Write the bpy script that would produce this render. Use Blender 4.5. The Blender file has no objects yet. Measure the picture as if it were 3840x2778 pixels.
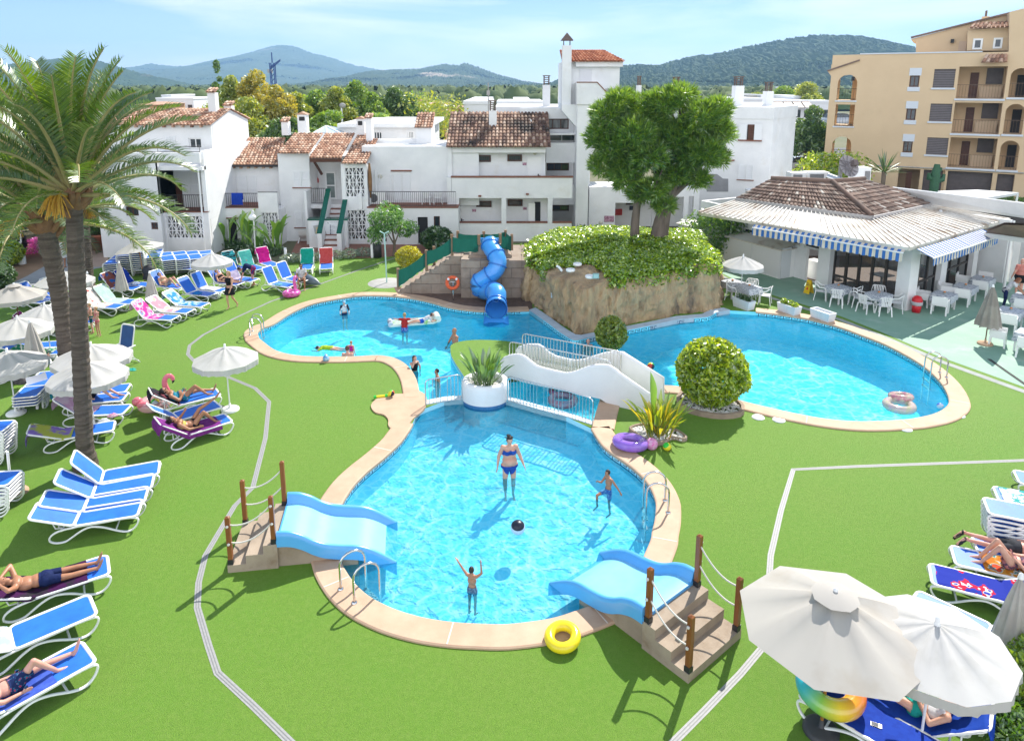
import bpy,bmesh,math,random
import numpy as np
from mathutils import Vector,Matrix,Euler,noise
from mathutils.geometry import delaunay_2d_cdt
R=math.radians;PI=math.pi;cos=math.cos;sin=math.sin
SC=bpy.context.scene;COL=SC.collection
rng=random.Random(7);nr=np.random.default_rng(7)
V=Vector
# ------------------------------------------------------------------ camera geometry
CH=9.8;FN=2650.0;CX=1920.0;HOR=313.0;CY=864.0
TH=math.atan((CY-HOR)/FN);CT=cos(TH);ST=sin(TH)
def y_(Y):
 v=(9.8*.9553-Y*.2957)/(Y*.9553+9.8*.2957);y=1389+3471*v;v=(y-CY)/FN;return CH*(CT-v*ST)/(ST+v*CT)
ZR=dict(N=(0,0,1),O=(0,0,1/1.6931),A1=(0,100,2.52),A2=(700,250,2.188),A3=(1500,100,2.188),A4=(2400,200,2.735),A5=(3040,0,2.279),A6=(0,700,2.735),A7=(300,850,2.268),B1=(0,1200,2.52),B2=(0,1600,2.734),B3=(0,2050,2.254),B4=(1350,850,2.268),B5=(1400,1200,2.0618),B6=(2550,600,1.758),B7=(2700,1900,1.869),C1=(800,1650,2.051),C2=(1900,1950,2.387),C3=(2250,1400,4.536),C4=(1700,1550,2.52),C5=(3240,1500,2.052),C6=(2900,2300,2.4128),C7=(900,250,2.835),D1=(1150,780,8.4),D3=(1200,1080,4.1236),D4=(0,1080,4.3615),D5=(3300,950,3.646),D6=(0,650,4.1024),D7=(2100,600,3.24))
def zp(k,x,y):
 a,b,s=ZR[k];return a+x/s,b+y/s
def ray(k,x,y):
 x,y=zp(k,x,y);u=(x-CX)/FN;v=(y-CY)/FN
 return V((u,CT-v*ST,-ST-v*CT))
def g(k,x,y,z=0.0):
 d=ray(k,x,y);t=(z-CH)/d.z
 return V((d.x*t,d.y*t,z))
def atY(k,x,y,Y):
 d=ray(k,x,y);t=Y/d.y
 return V((d.x*t,Y,CH+d.z*t))
def scl(p):
 return FN/(p.y*CT-(p.z-CH)*ST)
# ------------------------------------------------------------------ mesh builder
class MB:
 def __init__(s):s.v=[];s.f=[];s.mi=[];s.sm=[];s.m=0;s.T=None
 def add(s,vs,fs,smooth=False):
  o=len(s.v)
  if s.T is not None:vs=[s.T@V(p)for p in vs]
  s.v+=[tuple(p)for p in vs]
  for f in fs:
   s.f.append(tuple(i+o for i in f));s.mi.append(s.m);s.sm.append(smooth)
  return s
 def box(s,x0,x1,y0,y1,z0,z1,skip=''):
  vs=[(x0,y0,z0),(x1,y0,z0),(x1,y1,z0),(x0,y1,z0),(x0,y0,z1),(x1,y0,z1),(x1,y1,z1),(x0,y1,z1)]
  F=dict(b=(3,2,1,0),t=(4,5,6,7),f=(0,1,5,4),r=(1,2,6,5),k=(2,3,7,6),l=(3,0,4,7))
  return s.add(vs,[q for k,q in F.items()if k not in skip])
 def cbox(s,c,sz,rot=None):
  M_=Matrix.Translation(c)@(Euler(rot).to_matrix().to_4x4()if rot else Matrix())
  vs=[M_@V((a*sz[0]/2,b*sz[1]/2,d*sz[2]/2))for d in(-1,1)for a,b in((-1,-1),(1,-1),(1,1),(-1,1))]
  return s.add(vs,[(3,2,1,0),(4,5,6,7),(0,1,5,4),(1,2,6,5),(2,3,7,6),(3,0,4,7)])
 def tube(s,pts,r,n=8,closed=False,flat=None,smooth=True):
  pts=[V(p)for p in pts];N=len(pts)
  rs=r if isinstance(r,(list,tuple))else[r]*N
  vs=[];up=None
  for i,p in enumerate(pts):
   a=pts[(i-1)%N]if(closed or i)else p;b=pts[(i+1)%N]if(closed or i<N-1)else p
   t=(b-a)
   if t.length<1e-9:t=V((0,0,1))
   t.normalize()
   if up is None:
    up=V((0,0,1))if abs(t.z)<.9 else V((1,0,0))
    if flat:up=V(flat)
   x=up.cross(t)
   if x.length<1e-6:x=t.orthogonal()
   x.normalize();y=t.cross(x)
   if not flat:up=y
   for k in range(n):
    q=2*PI*k/n
    if isinstance(rs[i],tuple):vs.append(p+x*cos(q)*rs[i][0]+y*sin(q)*rs[i][1])
    else:vs.append(p+x*cos(q)*rs[i]+y*sin(q)*rs[i])
  fs=[]
  for i in range(N if closed else N-1):
   j=(i+1)%N
   for k in range(n):
    l=(k+1)%n;fs.append((i*n+k,i*n+l,j*n+l,j*n+k))
  s.add(vs,fs,smooth)
  if not closed:s.add(vs[:n],[tuple(range(n))[::-1]])if s.T is None else s._cap(vs[:n],True);s._cap(vs[-n:],False)if s.T is not None else s.add(vs[-n:],[tuple(range(n))])
  return s
 def _cap(s,vs,rev):s.add(vs,[tuple(range(len(vs)))[::-1]if rev else tuple(range(len(vs)))])
 def bar(s,a,b,w,h=None,smooth=False):
  return s.tube([a,b],(w*.7071)if h is None else[(w*.7071,h*.7071)]*2,4,smooth=False)if False else s._bar(V(a),V(b),w,h or w)
 def _bar(s,a,b,w,h):
  t=(b-a).normalized();up=V((0,0,1))if abs(t.z)<.95 else V((0,1,0))
  x=up.cross(t).normalized()*w/2;y=t.cross(x).normalized()*h/2
  vs=[a-x-y,a+x-y,a+x+y,a-x+y,b-x-y,b+x-y,b+x+y,b-x+y]
  return s.add(vs,[(3,2,1,0),(4,5,6,7),(0,1,5,4),(1,2,6,5),(2,3,7,6),(3,0,4,7)])
 def lathe(s,prof,n=20,c=(0,0,0),smooth=True):
  vs=[(c[0]+r*cos(2*PI*k/n),c[1]+r*sin(2*PI*k/n),c[2]+z)for r,z in prof for k in range(n)]
  fs=[(i*n+k,i*n+(k+1)%n,(i+1)*n+(k+1)%n,(i+1)*n+k)for i in range(len(prof)-1)for k in range(n)]
  return s.add(vs,fs,smooth)
 def ell(s,c,r,n=14,m=9,rot=None,smooth=True):
  Mx=Euler(rot).to_matrix()if rot else Matrix.Identity(3);c=V(c)
  vs=[];
  for i in range(m+1):
   a=PI*i/m
   for k in range(n):
    q=2*PI*k/n;vs.append(c+Mx@V((r[0]*sin(a)*cos(q),r[1]*sin(a)*sin(q),-r[2]*cos(a))))
  return s.add(vs,[(i*n+k,i*n+(k+1)%n,(i+1)*n+(k+1)%n,(i+1)*n+k)for i in range(m)for k in range(n)],smooth)
 def torus(s,c,R_,r,n=28,m=12,rot=None,sq=1.0):
  Mx=Euler(rot).to_matrix()if rot else Matrix.Identity(3);c=V(c)
  vs=[c+Mx@V(((R_+r*cos(b))*cos(a),(R_+r*cos(b))*sin(a),r*sq*sin(b)))for a in[2*PI*i/n for i in range(n)]for b in[2*PI*j/m for j in range(m)]]
  return s.add(vs,[(i*m+j,((i+1)%n)*m+j,((i+1)%n)*m+(j+1)%m,i*m+(j+1)%m)for i in range(n)for j in range(m)],True)
 def prism(s,poly,z0,z1):
  n=len(poly)
  return s.add([(x,y,z0)for x,y in poly]+[(x,y,z1)for x,y in poly],[tuple(range(n))[::-1],tuple(range(n,2*n))]+[(i,(i+1)%n,n+(i+1)%n,n+i)for i in range(n)])
 def prismY(s,poly,y0,y1):
  n=len(poly)
  return s.add([(x,y0,z)for x,z in poly]+[(x,y1,z)for x,z in poly],[tuple(range(n)),tuple(range(n,2*n))[::-1]]+[(i,n+i,n+(i+1)%n,(i+1)%n)for i in range(n)])
 def grid(s,P,smooth=True,closed_u=False):
  a=len(P);b=len(P[0]);fs=[]
  for i in range(a-1+(1 if closed_u else 0)):
   for j in range(b-1):fs.append((i*b+j,((i+1)%a)*b+j,((i+1)%a)*b+j+1,i*b+j+1))
  return s.add([p for row in P for p in row],fs,smooth)
 def quad(s,*p):return s.add(p,[tuple(range(len(p)))])
 def build(s,name,mats,parent=None,loc=None,rot=None):
  me=bpy.data.meshes.new(name);me.from_pydata(s.v,[],s.f)
  if not isinstance(mats,(list,tuple)):mats=[mats]
  for m in mats:me.materials.append(m)
  if len(mats)>1:me.polygons.foreach_set('material_index',s.mi)
  me.polygons.foreach_set('use_smooth',s.sm);me.update()
  return link(name,me,parent,loc,rot)
def link(name,me,parent=None,loc=None,rot=None):
 o=bpy.data.objects.new(name,me);COL.objects.link(o)
 if parent is not None:o.parent=parent
 if loc is not None:o.location=loc
 if rot is not None:o.rotation_euler=rot if isinstance(rot,(tuple,list,Euler))else(0,0,rot)
 return o
def np_mesh(name,verts,quads,mat,parent=None,smooth=False,loc=None):
 me=bpy.data.meshes.new(name);nq,k=quads.shape
 me.vertices.add(len(verts));me.vertices.foreach_set('co',np.asarray(verts,np.float32).ravel())
 me.loops.add(nq*k);me.loops.foreach_set('vertex_index',quads.astype(np.int32).ravel())
 me.polygons.add(nq);me.polygons.foreach_set('loop_start',np.arange(0,nq*k,k,dtype=np.int32))
 me.polygons.foreach_set('loop_total',np.full(nq,k,np.int32))
 if smooth:me.polygons.foreach_set('use_smooth',np.ones(nq,bool))
 me.update(calc_edges=True);me.materials.append(mat)
 return link(name,me,parent,loc)
def tag(o,label=None,cat=None,group=None,kind=None):
 if label:o['label']=label
 if cat:o['category']=cat
 if group:o['group']=group
 if kind:o['kind']=kind
 return o
def thing(name,label,cat,loc=(0,0,0),rot=0,group=None):
 o=bpy.data.objects.new(name,None);COL.objects.link(o);o.empty_display_size=.1
 o.location=loc;o.rotation_euler=rot if isinstance(rot,(tuple,list))else(0,0,rot)
 return tag(o,label,cat,group)
def copy_tree(o,parent=None):
 c=o.copy();COL.objects.link(c)
 if parent is not None:c.parent=parent
 for ch in o.children:copy_tree(ch,c)
 return c
def dup(o,loc,rot=None,label=None,group=None,scale=None):
 c=copy_tree(o);c.location=loc
 if rot is not None:c.rotation_euler=rot if isinstance(rot,(tuple,list))else(0,0,rot)
 if label:c['label']=label
 if group:c['group']=group
 if scale:c.scale=(scale,)*3 if not isinstance(scale,tuple)else scale
 return c
ORD=['','first','second','third','fourth','fifth','sixth','seventh','eighth','ninth','tenth','eleventh','twelfth']
# ------------------------------------------------------------------ materials
def nodes(name):
 m=bpy.data.materials.new(name);m.use_nodes=True;nt=m.node_tree
 b=nt.nodes['Principled BSDF'];return m,nt,b
def N(nt,t,**kw):
 n=nt.nodes.new(t)
 for k,v in kw.items():
  if k[0]=='_':n.inputs[int(k[1:])].default_value=v
  elif k.startswith('i_'):n.inputs[k[2:].replace('_',' ')].default_value=v
  else:setattr(n,k,v)
 return n
def mix(nt,fac,a,b,blend='MIX'):
 n=nt.nodes.new('ShaderNodeMix');n.data_type='RGBA';n.blend_type=blend
 for i,x in((0,fac),(6,a),(7,b)):
  if hasattr(x,'links')or isinstance(x,bpy.types.NodeSocket):nt.links.new(x,n.inputs[i])
  else:n.inputs[i].default_value=x if i==0 else(*x[:3],1)
 return n.outputs[2]
def ramp(nt,src,stops,mode='LINEAR'):
 n=nt.nodes.new('ShaderNodeValToRGB');n.color_ramp.interpolation=mode;e=n.color_ramp.elements
 while len(e)<len(stops):e.new(.5)
 for q,(p,c)in zip(e,stops):
  q.position=p;q.color=(*c[:3],1)if not isinstance(c,(int,float))else(c,c,c,1)
 nt.links.new(src,n.inputs[0]);return n.outputs[0]
def tex(nt,scale,detail=4,rough=.55,coord='Object',st=None,kind='ShaderNodeTexNoise',dist=0):
 tc=nt.nodes.new('ShaderNodeTexCoord');out=tc.outputs[coord]
 if st:
  mp=nt.nodes.new('ShaderNodeMapping');mp.inputs[3].default_value=st;nt.links.new(out,mp.inputs[0]);out=mp.outputs[0]
 n=nt.nodes.new(kind);nt.links.new(out,n.inputs[0]);n.inputs['Scale'].default_value=scale
 if kind=='ShaderNodeTexNoise':
  n.inputs['Detail'].default_value=detail;n.inputs['Roughness'].default_value=rough;n.inputs['Distortion'].default_value=dist
 return n
def island(nt):return nt.nodes.new('ShaderNodeNewGeometry').outputs['Random Per Island']
MATS={}
def M(name,col,col2=None,scale=6,rough=.6,bump=0,bscale=None,spec=.4,metal=0,st=None,lo=.35,hi=.65,isl=None,dirt=None,dscale=1.2,dlo=.55,dhi=.75,coat=0,sheen=0,bdist=.02,sss=0,alpha=1):
 if name in MATS:return MATS[name]
 m,nt,b=nodes(name);L=nt.links
 b.inputs['Roughness'].default_value=rough;b.inputs['Specular IOR Level'].default_value=spec;b.inputs['Metallic'].default_value=metal
 b.inputs['Coat Weight'].default_value=coat
 if sheen:b.inputs['Sheen Weight'].default_value=sheen
 if sss:b.inputs['Subsurface Weight'].default_value=sss;b.inputs['Subsurface Radius'].default_value=(.02,.008,.004)
 c=None
 if isl:c=ramp(nt,island(nt),isl)
 if col2 is not None:
  n=tex(nt,scale,5,.6,st=st);f=ramp(nt,n.outputs[0],[(lo,0),(hi,1)])
  c=mix(nt,f,c if c is not None else col,col2)
 if dirt is not None:
  n=tex(nt,dscale,6,.65,st=st);f=ramp(nt,n.outputs[0],[(dlo,0),(dhi,1)])
  c=mix(nt,f,c if c is not None else col,dirt)
 if c is None:b.inputs['Base Color'].default_value=(*col,1)
 else:L.new(c,b.inputs['Base Color'])
 if bump:
  n=tex(nt,bscale or scale*3,4,.6,st=st);bp=N(nt,'ShaderNodeBump');bp.inputs['Strength'].default_value=bump;bp.inputs['Distance'].default_value=bdist
  L.new(n.outputs[0],bp.inputs['Height']);L.new(bp.outputs[0],b.inputs['Normal'])
 if alpha<1:b.inputs['Alpha'].default_value=alpha
 MATS[name]=m;return m
def leafmat(name,cols,trans=.35,rough=.45,gloss=.12,big=None,bigscale=.8,LF=1.75):
 if name in MATS:return MATS[name]
 m,nt,b=nodes(name);L=nt.links;nt.nodes.remove(b)
 cols=[tuple(min(.8,v*LF)for v in q)for q in cols];trans=min(.6,trans+.08)
 c=ramp(nt,island(nt),[(i/(len(cols)-1),q)for i,q in enumerate(cols)])
 if big is not None:
  n=tex(nt,bigscale,3);f=ramp(nt,n.outputs[0],[(.42,0),(.6,1)]);c=mix(nt,f,c,big)
 d=N(nt,'ShaderNodeBsdfDiffuse');t=N(nt,'ShaderNodeBsdfTranslucent');gl=N(nt,'ShaderNodeBsdfGlossy',i_Roughness=rough)
 L.new(c,d.inputs[0]);c2=mix(nt,1.0,c,(1.35,1.2,.5),'MULTIPLY');L.new(c2,t.inputs[0])
 a=N(nt,'ShaderNodeMixShader',_0=trans);L.new(d.outputs[0],a.inputs[1]);L.new(t.outputs[0],a.inputs[2])
 e=N(nt,'ShaderNodeMixShader',_0=gloss);L.new(a.outputs[0],e.inputs[1]);L.new(gl.outputs[0],e.inputs[2])
 gl.inputs[0].default_value=(.8,.85,.8,1)
 L.new(e.outputs[0],nt.nodes['Material Output'].inputs[0]);MATS[name]=m;return m
def clothmat(name,col,col2=None,trans=.25,scale=9,lo=.45,hi=.55,st=None,isl=None,rough=.8):
 if name in MATS:return MATS[name]
 m,nt,b=nodes(name);L=nt.links;b.inputs['Roughness'].default_value=rough;b.inputs['Specular IOR Level'].default_value=.15
 t=N(nt,'ShaderNodeBsdfTranslucent');a=N(nt,'ShaderNodeMixShader',_0=trans)
 c=None
 if isl:c=ramp(nt,tex(nt,scale,2,st=st).outputs[0],isl,'CONSTANT')
 elif col2 is not None:c=mix(nt,ramp(nt,tex(nt,scale,4,st=st).outputs[0],[(lo,0),(hi,1)]),col,col2)
 if c is not None:L.new(c,b.inputs['Base Color']);L.new(c,t.inputs[0])
 else:b.inputs['Base Color'].default_value=(*col,1);t.inputs[0].default_value=(*col,1)
 L.new(b.outputs[0],a.inputs[1]);L.new(t.outputs[0],a.inputs[2]);L.new(a.outputs[0],nt.nodes['Material Output'].inputs[0])
 MATS[name]=m;return m
WHITE=M('white_plaster',(.80,.80,.80),(.72,.725,.73),.9,.75,.12,14,dirt=(.66,.63,.58),dscale=.8,dlo=.58,dhi=.86)
WPLAS=M('white_plastic',(.84,.84,.83),rough=.3,spec=.5)
WMETAL=M('white_enamel',(.8,.8,.8),rough=.35)
STEEL=M('stainless_steel',(.62,.62,.62),rough=.18,metal=1)
IRON=M('black_iron',(.025,.025,.028),rough=.45)
WOOD=M('brown_wood',(.20,.085,.03),(.11,.045,.018),14,.5,.2,30,st=(1,1,.15))
REDWOOD=M('terracotta_trim',(.26,.10,.06),(.19,.075,.05),5,.7)
GLASS=M('window_glass',(.03,.04,.05),rough=.04,spec=.9)
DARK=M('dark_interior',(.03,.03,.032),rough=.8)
GREY=M('grey_concrete',(.42,.41,.39),(.33,.32,.30),3,.85,.3,25)
BLUESL=M('blue_mesh_fabric',(.018,.13,.62),(.022,.17,.70),3,.5,.15,240,bdist=.003)
# ------------------------------------------------------------------ camera, sun, sky
cam=bpy.data.cameras.new('camera');camo=bpy.data.objects.new('camera',cam);COL.objects.link(camo);SC.camera=camo
cam.sensor_width=36;cam.lens=FN/3840*36;cam.clip_end=30000;cam.clip_start=.1
cam.shift_y=-(1389-CY)/3840;camo.location=(0,0,CH);camo.rotation_euler=(PI/2-TH,0,0)
SUN_AZ=R(28);SUN_EL=R(44)
sl=bpy.data.lights.new('sun','SUN');so=bpy.data.objects.new('sun',sl);COL.objects.link(so)
sl.energy=5.0;sl.angle=R(.53);sl.color=(1,.95,.87)
sd=V((sin(SUN_AZ)*cos(SUN_EL),cos(SUN_AZ)*cos(SUN_EL),sin(SUN_EL)))
so.rotation_euler=(-sd).to_track_quat('-Z','Y').to_euler()
wd=bpy.data.worlds.new('World');SC.world=wd;wd.use_nodes=True;wt=wd.node_tree
bg=wt.nodes['Background'];sky=wt.nodes.new('ShaderNodeTexSky');sky.sky_type='NISHITA';sky.sun_disc=False
sky.sun_elevation=SUN_EL;sky.sun_rotation=SUN_AZ;sky.air_density=1.0;sky.dust_density=.35;sky.ozone_density=2.0;sky.altitude=50
tcw=wt.nodes.new('ShaderNodeTexCoord');mpw=wt.nodes.new('ShaderNodeMapping');mpw.inputs[3].default_value=(1.6,1.6,9)
wt.links.new(tcw.outputs['Generated'],mpw.inputs[0])
cn=N(wt,'ShaderNodeTexNoise');cn.inputs['Scale'].default_value=2.3;cn.inputs['Detail'].default_value=7;cn.inputs['Distortion'].default_value=.4
wt.links.new(mpw.outputs[0],cn.inputs[0])
cf=ramp(wt,cn.outputs[0],[(.46,0),(.70,.8)])
sx=wt.nodes.new('ShaderNodeSeparateXYZ');wt.links.new(tcw.outputs['Generated'],sx.inputs[0])
zr_=ramp(wt,sx.outputs[2],[(0,(4.9,5.6,6.2)),(.055,(3.0,4.4,5.9)),(.14,(1.35,2.65,4.75)),(.45,(1.1,1.8,2.8)),(1,(.8,1.4,2.4))])
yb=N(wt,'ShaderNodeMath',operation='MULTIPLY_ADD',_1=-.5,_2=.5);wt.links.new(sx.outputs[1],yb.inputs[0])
bank=ramp(wt,yb.outputs[0],[(.5,0),(.8,1)]);up_=ramp(wt,sx.outputs[2],[(.0,.55),(.15,1),(.5,1),(.8,.1)])  # bright sky bank behind the camera, out of view, added to fill shaded facades
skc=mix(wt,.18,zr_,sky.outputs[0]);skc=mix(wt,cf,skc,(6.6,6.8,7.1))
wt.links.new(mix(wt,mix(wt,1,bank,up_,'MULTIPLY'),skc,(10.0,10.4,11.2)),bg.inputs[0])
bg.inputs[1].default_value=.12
SC.view_settings.view_transform='Standard';SC.view_settings.look='None';SC.view_settings.exposure=.70;SC.view_settings.gamma=1
SC.cycles.use_denoising=True;SC.cycles.max_bounces=6;SC.cycles.transparent_max_bounces=12;SC.cycles.diffuse_bounces=3;SC.cycles.glossy_bounces=3
SC.cycles.volume_bounces=0;SC.cycles.sample_clamp_indirect=6;SC.cycles.use_adaptive_sampling=True
# ------------------------------------------------------------------ outlines
def smooth_closed(pts,n=6):
 out=[];N_=len(pts)
 for i in range(N_):
  p0,p1,p2,p3=(pts[(i+k-1)%N_]for k in range(4))
  for j in range(n):
   t=j/n;out.append(.5*((2*p1)+(-p0+p2)*t+(2*p0-5*p1+4*p2-p3)*t*t+(-p0+3*p1-3*p2+p3)*t*t*t))
 return out
def smooth_open(pts,n=6):
 out=[];N_=len(pts)
 for i in range(N_-1):
  p0=pts[max(i-1,0)];p1=pts[i];p2=pts[i+1];p3=pts[min(i+2,N_-1)]
  for j in range(n):
   t=j/n;out.append(.5*((2*p1)+(-p0+p2)*t+(2*p0-5*p1+4*p2-p3)*t*t+(-p0+3*p1-3*p2+p3)*t*t*t))
 return out+[pts[-1]]
def inside(p,poly):
 c=False;j=len(poly)-1
 for i in range(len(poly)):
  a,b=poly[i],poly[j]
  if(a[1]>p[1])!=(b[1]>p[1])and p[0]<(b[0]-a[0])*(p[1]-a[1])/(b[1]-a[1])+a[0]:c=not c
  j=i
 return c
def sheet(name,outer,holes,z,mat,extra=()):
 vs=[];es=[]
 for loop in[outer]+list(holes):
  o=len(vs);n=len(loop);vs+=[V((p[0],p[1]))for p in loop];es+=[(o+i,o+(i+1)%n)for i in range(n)]
 vs+=[V(p)for p in extra]
 r=delaunay_2d_cdt(vs,es,[],0,1e-5);fs=[]
 for f in r[2]:
  c=sum((r[0][i]for i in f),V((0,0)))/len(f)
  if inside(c,outer)and not any(inside(c,h)for h in holes):
   a,b,d=(r[0][i]for i in f[:3])
   fs.append(tuple(f)if(b-a).cross(d-a)>0 else tuple(f)[::-1])
 mb=MB();mb.add([(p[0],p[1],z)for p in r[0]],fs)
 return mb.build(name,mat)
def offs(poly,d,closed=True):
 out=[];n=len(poly)
 for i in range(n):
  a=poly[(i-1)%n]if closed or i else poly[i];b=poly[(i+1)%n]if closed or i<n-1 else poly[i]
  t=V((b[0]-a[0],b[1]-a[1])).normalized();dd=d[i]if isinstance(d,list)else d
  out.append(V((poly[i][0]-t.y*dd,poly[i][1]+t.x*dd)))
 return out
WZ=-.13
def o2(pts,k='O',z=0):return[g(k,x,y,z).xy for x,y in pts]
UP=[(569,742),(571,735),(582,728),(604,719.5),(646,693.5),(698,672.7),(768,659.7),(797,656),(836,655.7),(875,657.5),(915,662),(954,670),(985,679),(1019,685.7),(1058,689.6),(1085,690.5),(1123,690),(1172,688.3)]
UPR=[(1204,710.4),(1235,733.8),(1250,744),(1266,753.4),(1279,755),(1305,749.5),(1360,739),(1440,723),(1506,709),(1567,703.8),(1587,693.7),(1617,688.7)]
UP2=[(1674,692),(1721,697),(1770,704),(1809,712),(1859,725.7),(1909,744),(1960,764),(2003,786),(2037,806),(2065,828),(2088,853),(2102,880),(2101,900),(2075,917.6),(2029,929),(1986,933.5),(1914,936.4),(1860,934),(1800,926),(1740,914),(1690,902.5),(1640,890),(1590,876),(1545,866),(1500,858),(1466,856)]
UP3=[(1430,858),(1385,866),(1350,876),(1331,886)]
FENCE=[(1311,950.9),(1254,933),(1196.5,918),(1122,896.4)]
PLANT=[(1024.6,895)]
FENCE2=[(984,898),(941,906)]
UP4=[(929,881),(921.5,846),(910,823),(893,806),(870,794.6),(844,790),(827,789.8),(780,792),(721.5,792.5),(672,791),(635.5,786),(604,775.5),(573,752)]
up_a=smooth_open([V(p)for p in o2(UP)],5);up_b=smooth_open([V(p)for p in o2(UPR)],3);up_c=smooth_open([V(p)for p in o2(UP2)],5)
up_d=o2(UP3);up_f=[g('O',x,y,WZ).xy for x,y in FENCE+PLANT+FENCE2];up_e=smooth_open([V(p)for p in o2(UP4)],5)
upper=up_a+up_b+up_c+up_d+[o2([(1313,946)])[0]]+[p+V((0,.28))for p in up_f]+up_e
KID_R=[(1311,950.9),(1332,983.5),(1351,1002),(1379,1021),(1407,1042),(1430.7,1065.5),(1444.8,1086.6),(1454,1110),(1455.4,1126.5),(1453,1154.6),(1447,1180),(1444,1199),(1431.6,1228.5),(1421.7,1249.6),(1400,1283),(1370,1312),(1336,1334),(1303,1348.5),(1275.7,1358.4),(1238.6,1370.8),(1196.5,1379.5),(1122,1388),(1060,1387),(1004,1383.6),(944.8,1374.9),(890,1360.5),(846.9,1343),(812,1323),(783.6,1297),(763,1268),(753.3,1248),(744,1215),(742,1180),(745,1150),(752,1125.8),(763.4,1104),(783.6,1075),(812,1046.6),(847,1017.8),(881.5,986),(900,962),(912.8,940.8),(925.7,915),(941,906)]
kid_r=smooth_open([V(p)for p in o2(KID_R)],4)
kid=kid_r+[p.copy()for p in up_f[::-1][1:-1]]
ISL=[(997.6,775),(999,768),(1010.5,762),(1033,757.5),(1062,756),(1099,757),(1131,760),(1165,770),(1180,790),(1165,812),(1130,828),(1105,845),(1060,858),(1035,846),(1022,828),(1007.6,806),(999,789)]
isl=smooth_closed([V(p)for p in o2(ISL)],3)
# ------------------------------------------------------------------ ground, lawn, pools
grassM,nt,b=nodes('artificial_turf')
n1=tex(nt,160,3,.7,st=(1,.45,1));n2=tex(nt,.55,4);n3=tex(nt,9,5,.65);n4=tex(nt,900,2)
c=mix(nt,ramp(nt,n1.outputs[0],[(.36,0),(.64,1)]),(.082,.162,.018),(.190,.345,.040))
c=mix(nt,ramp(nt,n2.outputs[0],[(.35,0),(.68,.55)]),c,(.115,.265,.022))
c=mix(nt,ramp(nt,n3.outputs[0],[(.45,0),(.75,.5)]),c,(.195,.30,.055))
nt.links.new(c,b.inputs['Base Color']);b.inputs['Roughness'].default_value=.62;b.inputs['Specular IOR Level'].default_value=.22
bp=N(nt,'ShaderNodeBump');bp.inputs['Strength'].default_value=.75;bp.inputs['Distance'].default_value=.03
nt.links.new(n1.outputs[0],bp.inputs['Height']);nt.links.new(bp.outputs[0],b.inputs['Normal'])
soilM=M('dry_soil',(.30,.19,.12),(.22,.14,.085),1.2,.9,.4,20)
fieldM=M('far_ground',(.10,.12,.045),(.16,.14,.08),.02,.9)
big=[V((-9000,-40)),V((9000,-40)),V((9000,9000)),V((-9000,9000))]
tag(sheet('ground',big,[upper,kid],0,M('ground_mix',(.16,.14,.09),(.10,.12,.05),.03,.95)),kind='structure')
lawn_o=o2([(-900,1900),(-700,1100),(-420,800),(-160,680),(0,655),(40,640),(190,600),(262,586),(335,583),(420,580),(470,585),(640,580),(700,572),(820,565),(900,548),(1140,540),(1560,555),(1590,560),(1720,600),(1900,680),(2100,760),(2400,860),(2900,960),(3000,1300),(3000,1900)])
coping_all=[]
tag(sheet('lawn',lawn_o,[upper,kid],.004,grassM),kind='structure')
poolF=M('deep_pool_floor',(.34,.88,.98),(.38,.90,.98),1.5,.5)
poolK=M('shallow_pool_floor',(.44,.80,.93),(.48,.82,.94),1.5,.5)
tag(sheet('pool_floor',upper,[],-1.25,poolF),kind='structure')
tag(sheet('wading_pool_floor',kid,[],-.72,poolK),kind='structure')
def wallstrip(mb,pts,z0,z1,closed=True):
 n=len(pts)
 for i in range(n if closed else n-1):
  a,b_=pts[i],pts[(i+1)%n];mb.quad((a[0],a[1],z0),(b_[0],b_[1],z0),(b_[0],b_[1],z1),(a[0],a[1],z1))
mb=MB();wallstrip(mb,upper,-1.25,.02);wallstrip(mb,isl,-1.25,.04);tag(mb.build('pool_wall',M('deep_pool_wall',(.20,.74,.92),(.24,.78,.93),2,.4)),kind='structure')
mb=MB();wallstrip(mb,kid,-.72,.02);tag(mb.build('wading_pool_wall',M('shallow_pool_wall',(.36,.74,.88),(.40,.78,.90),2,.4)),kind='structure')
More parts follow.
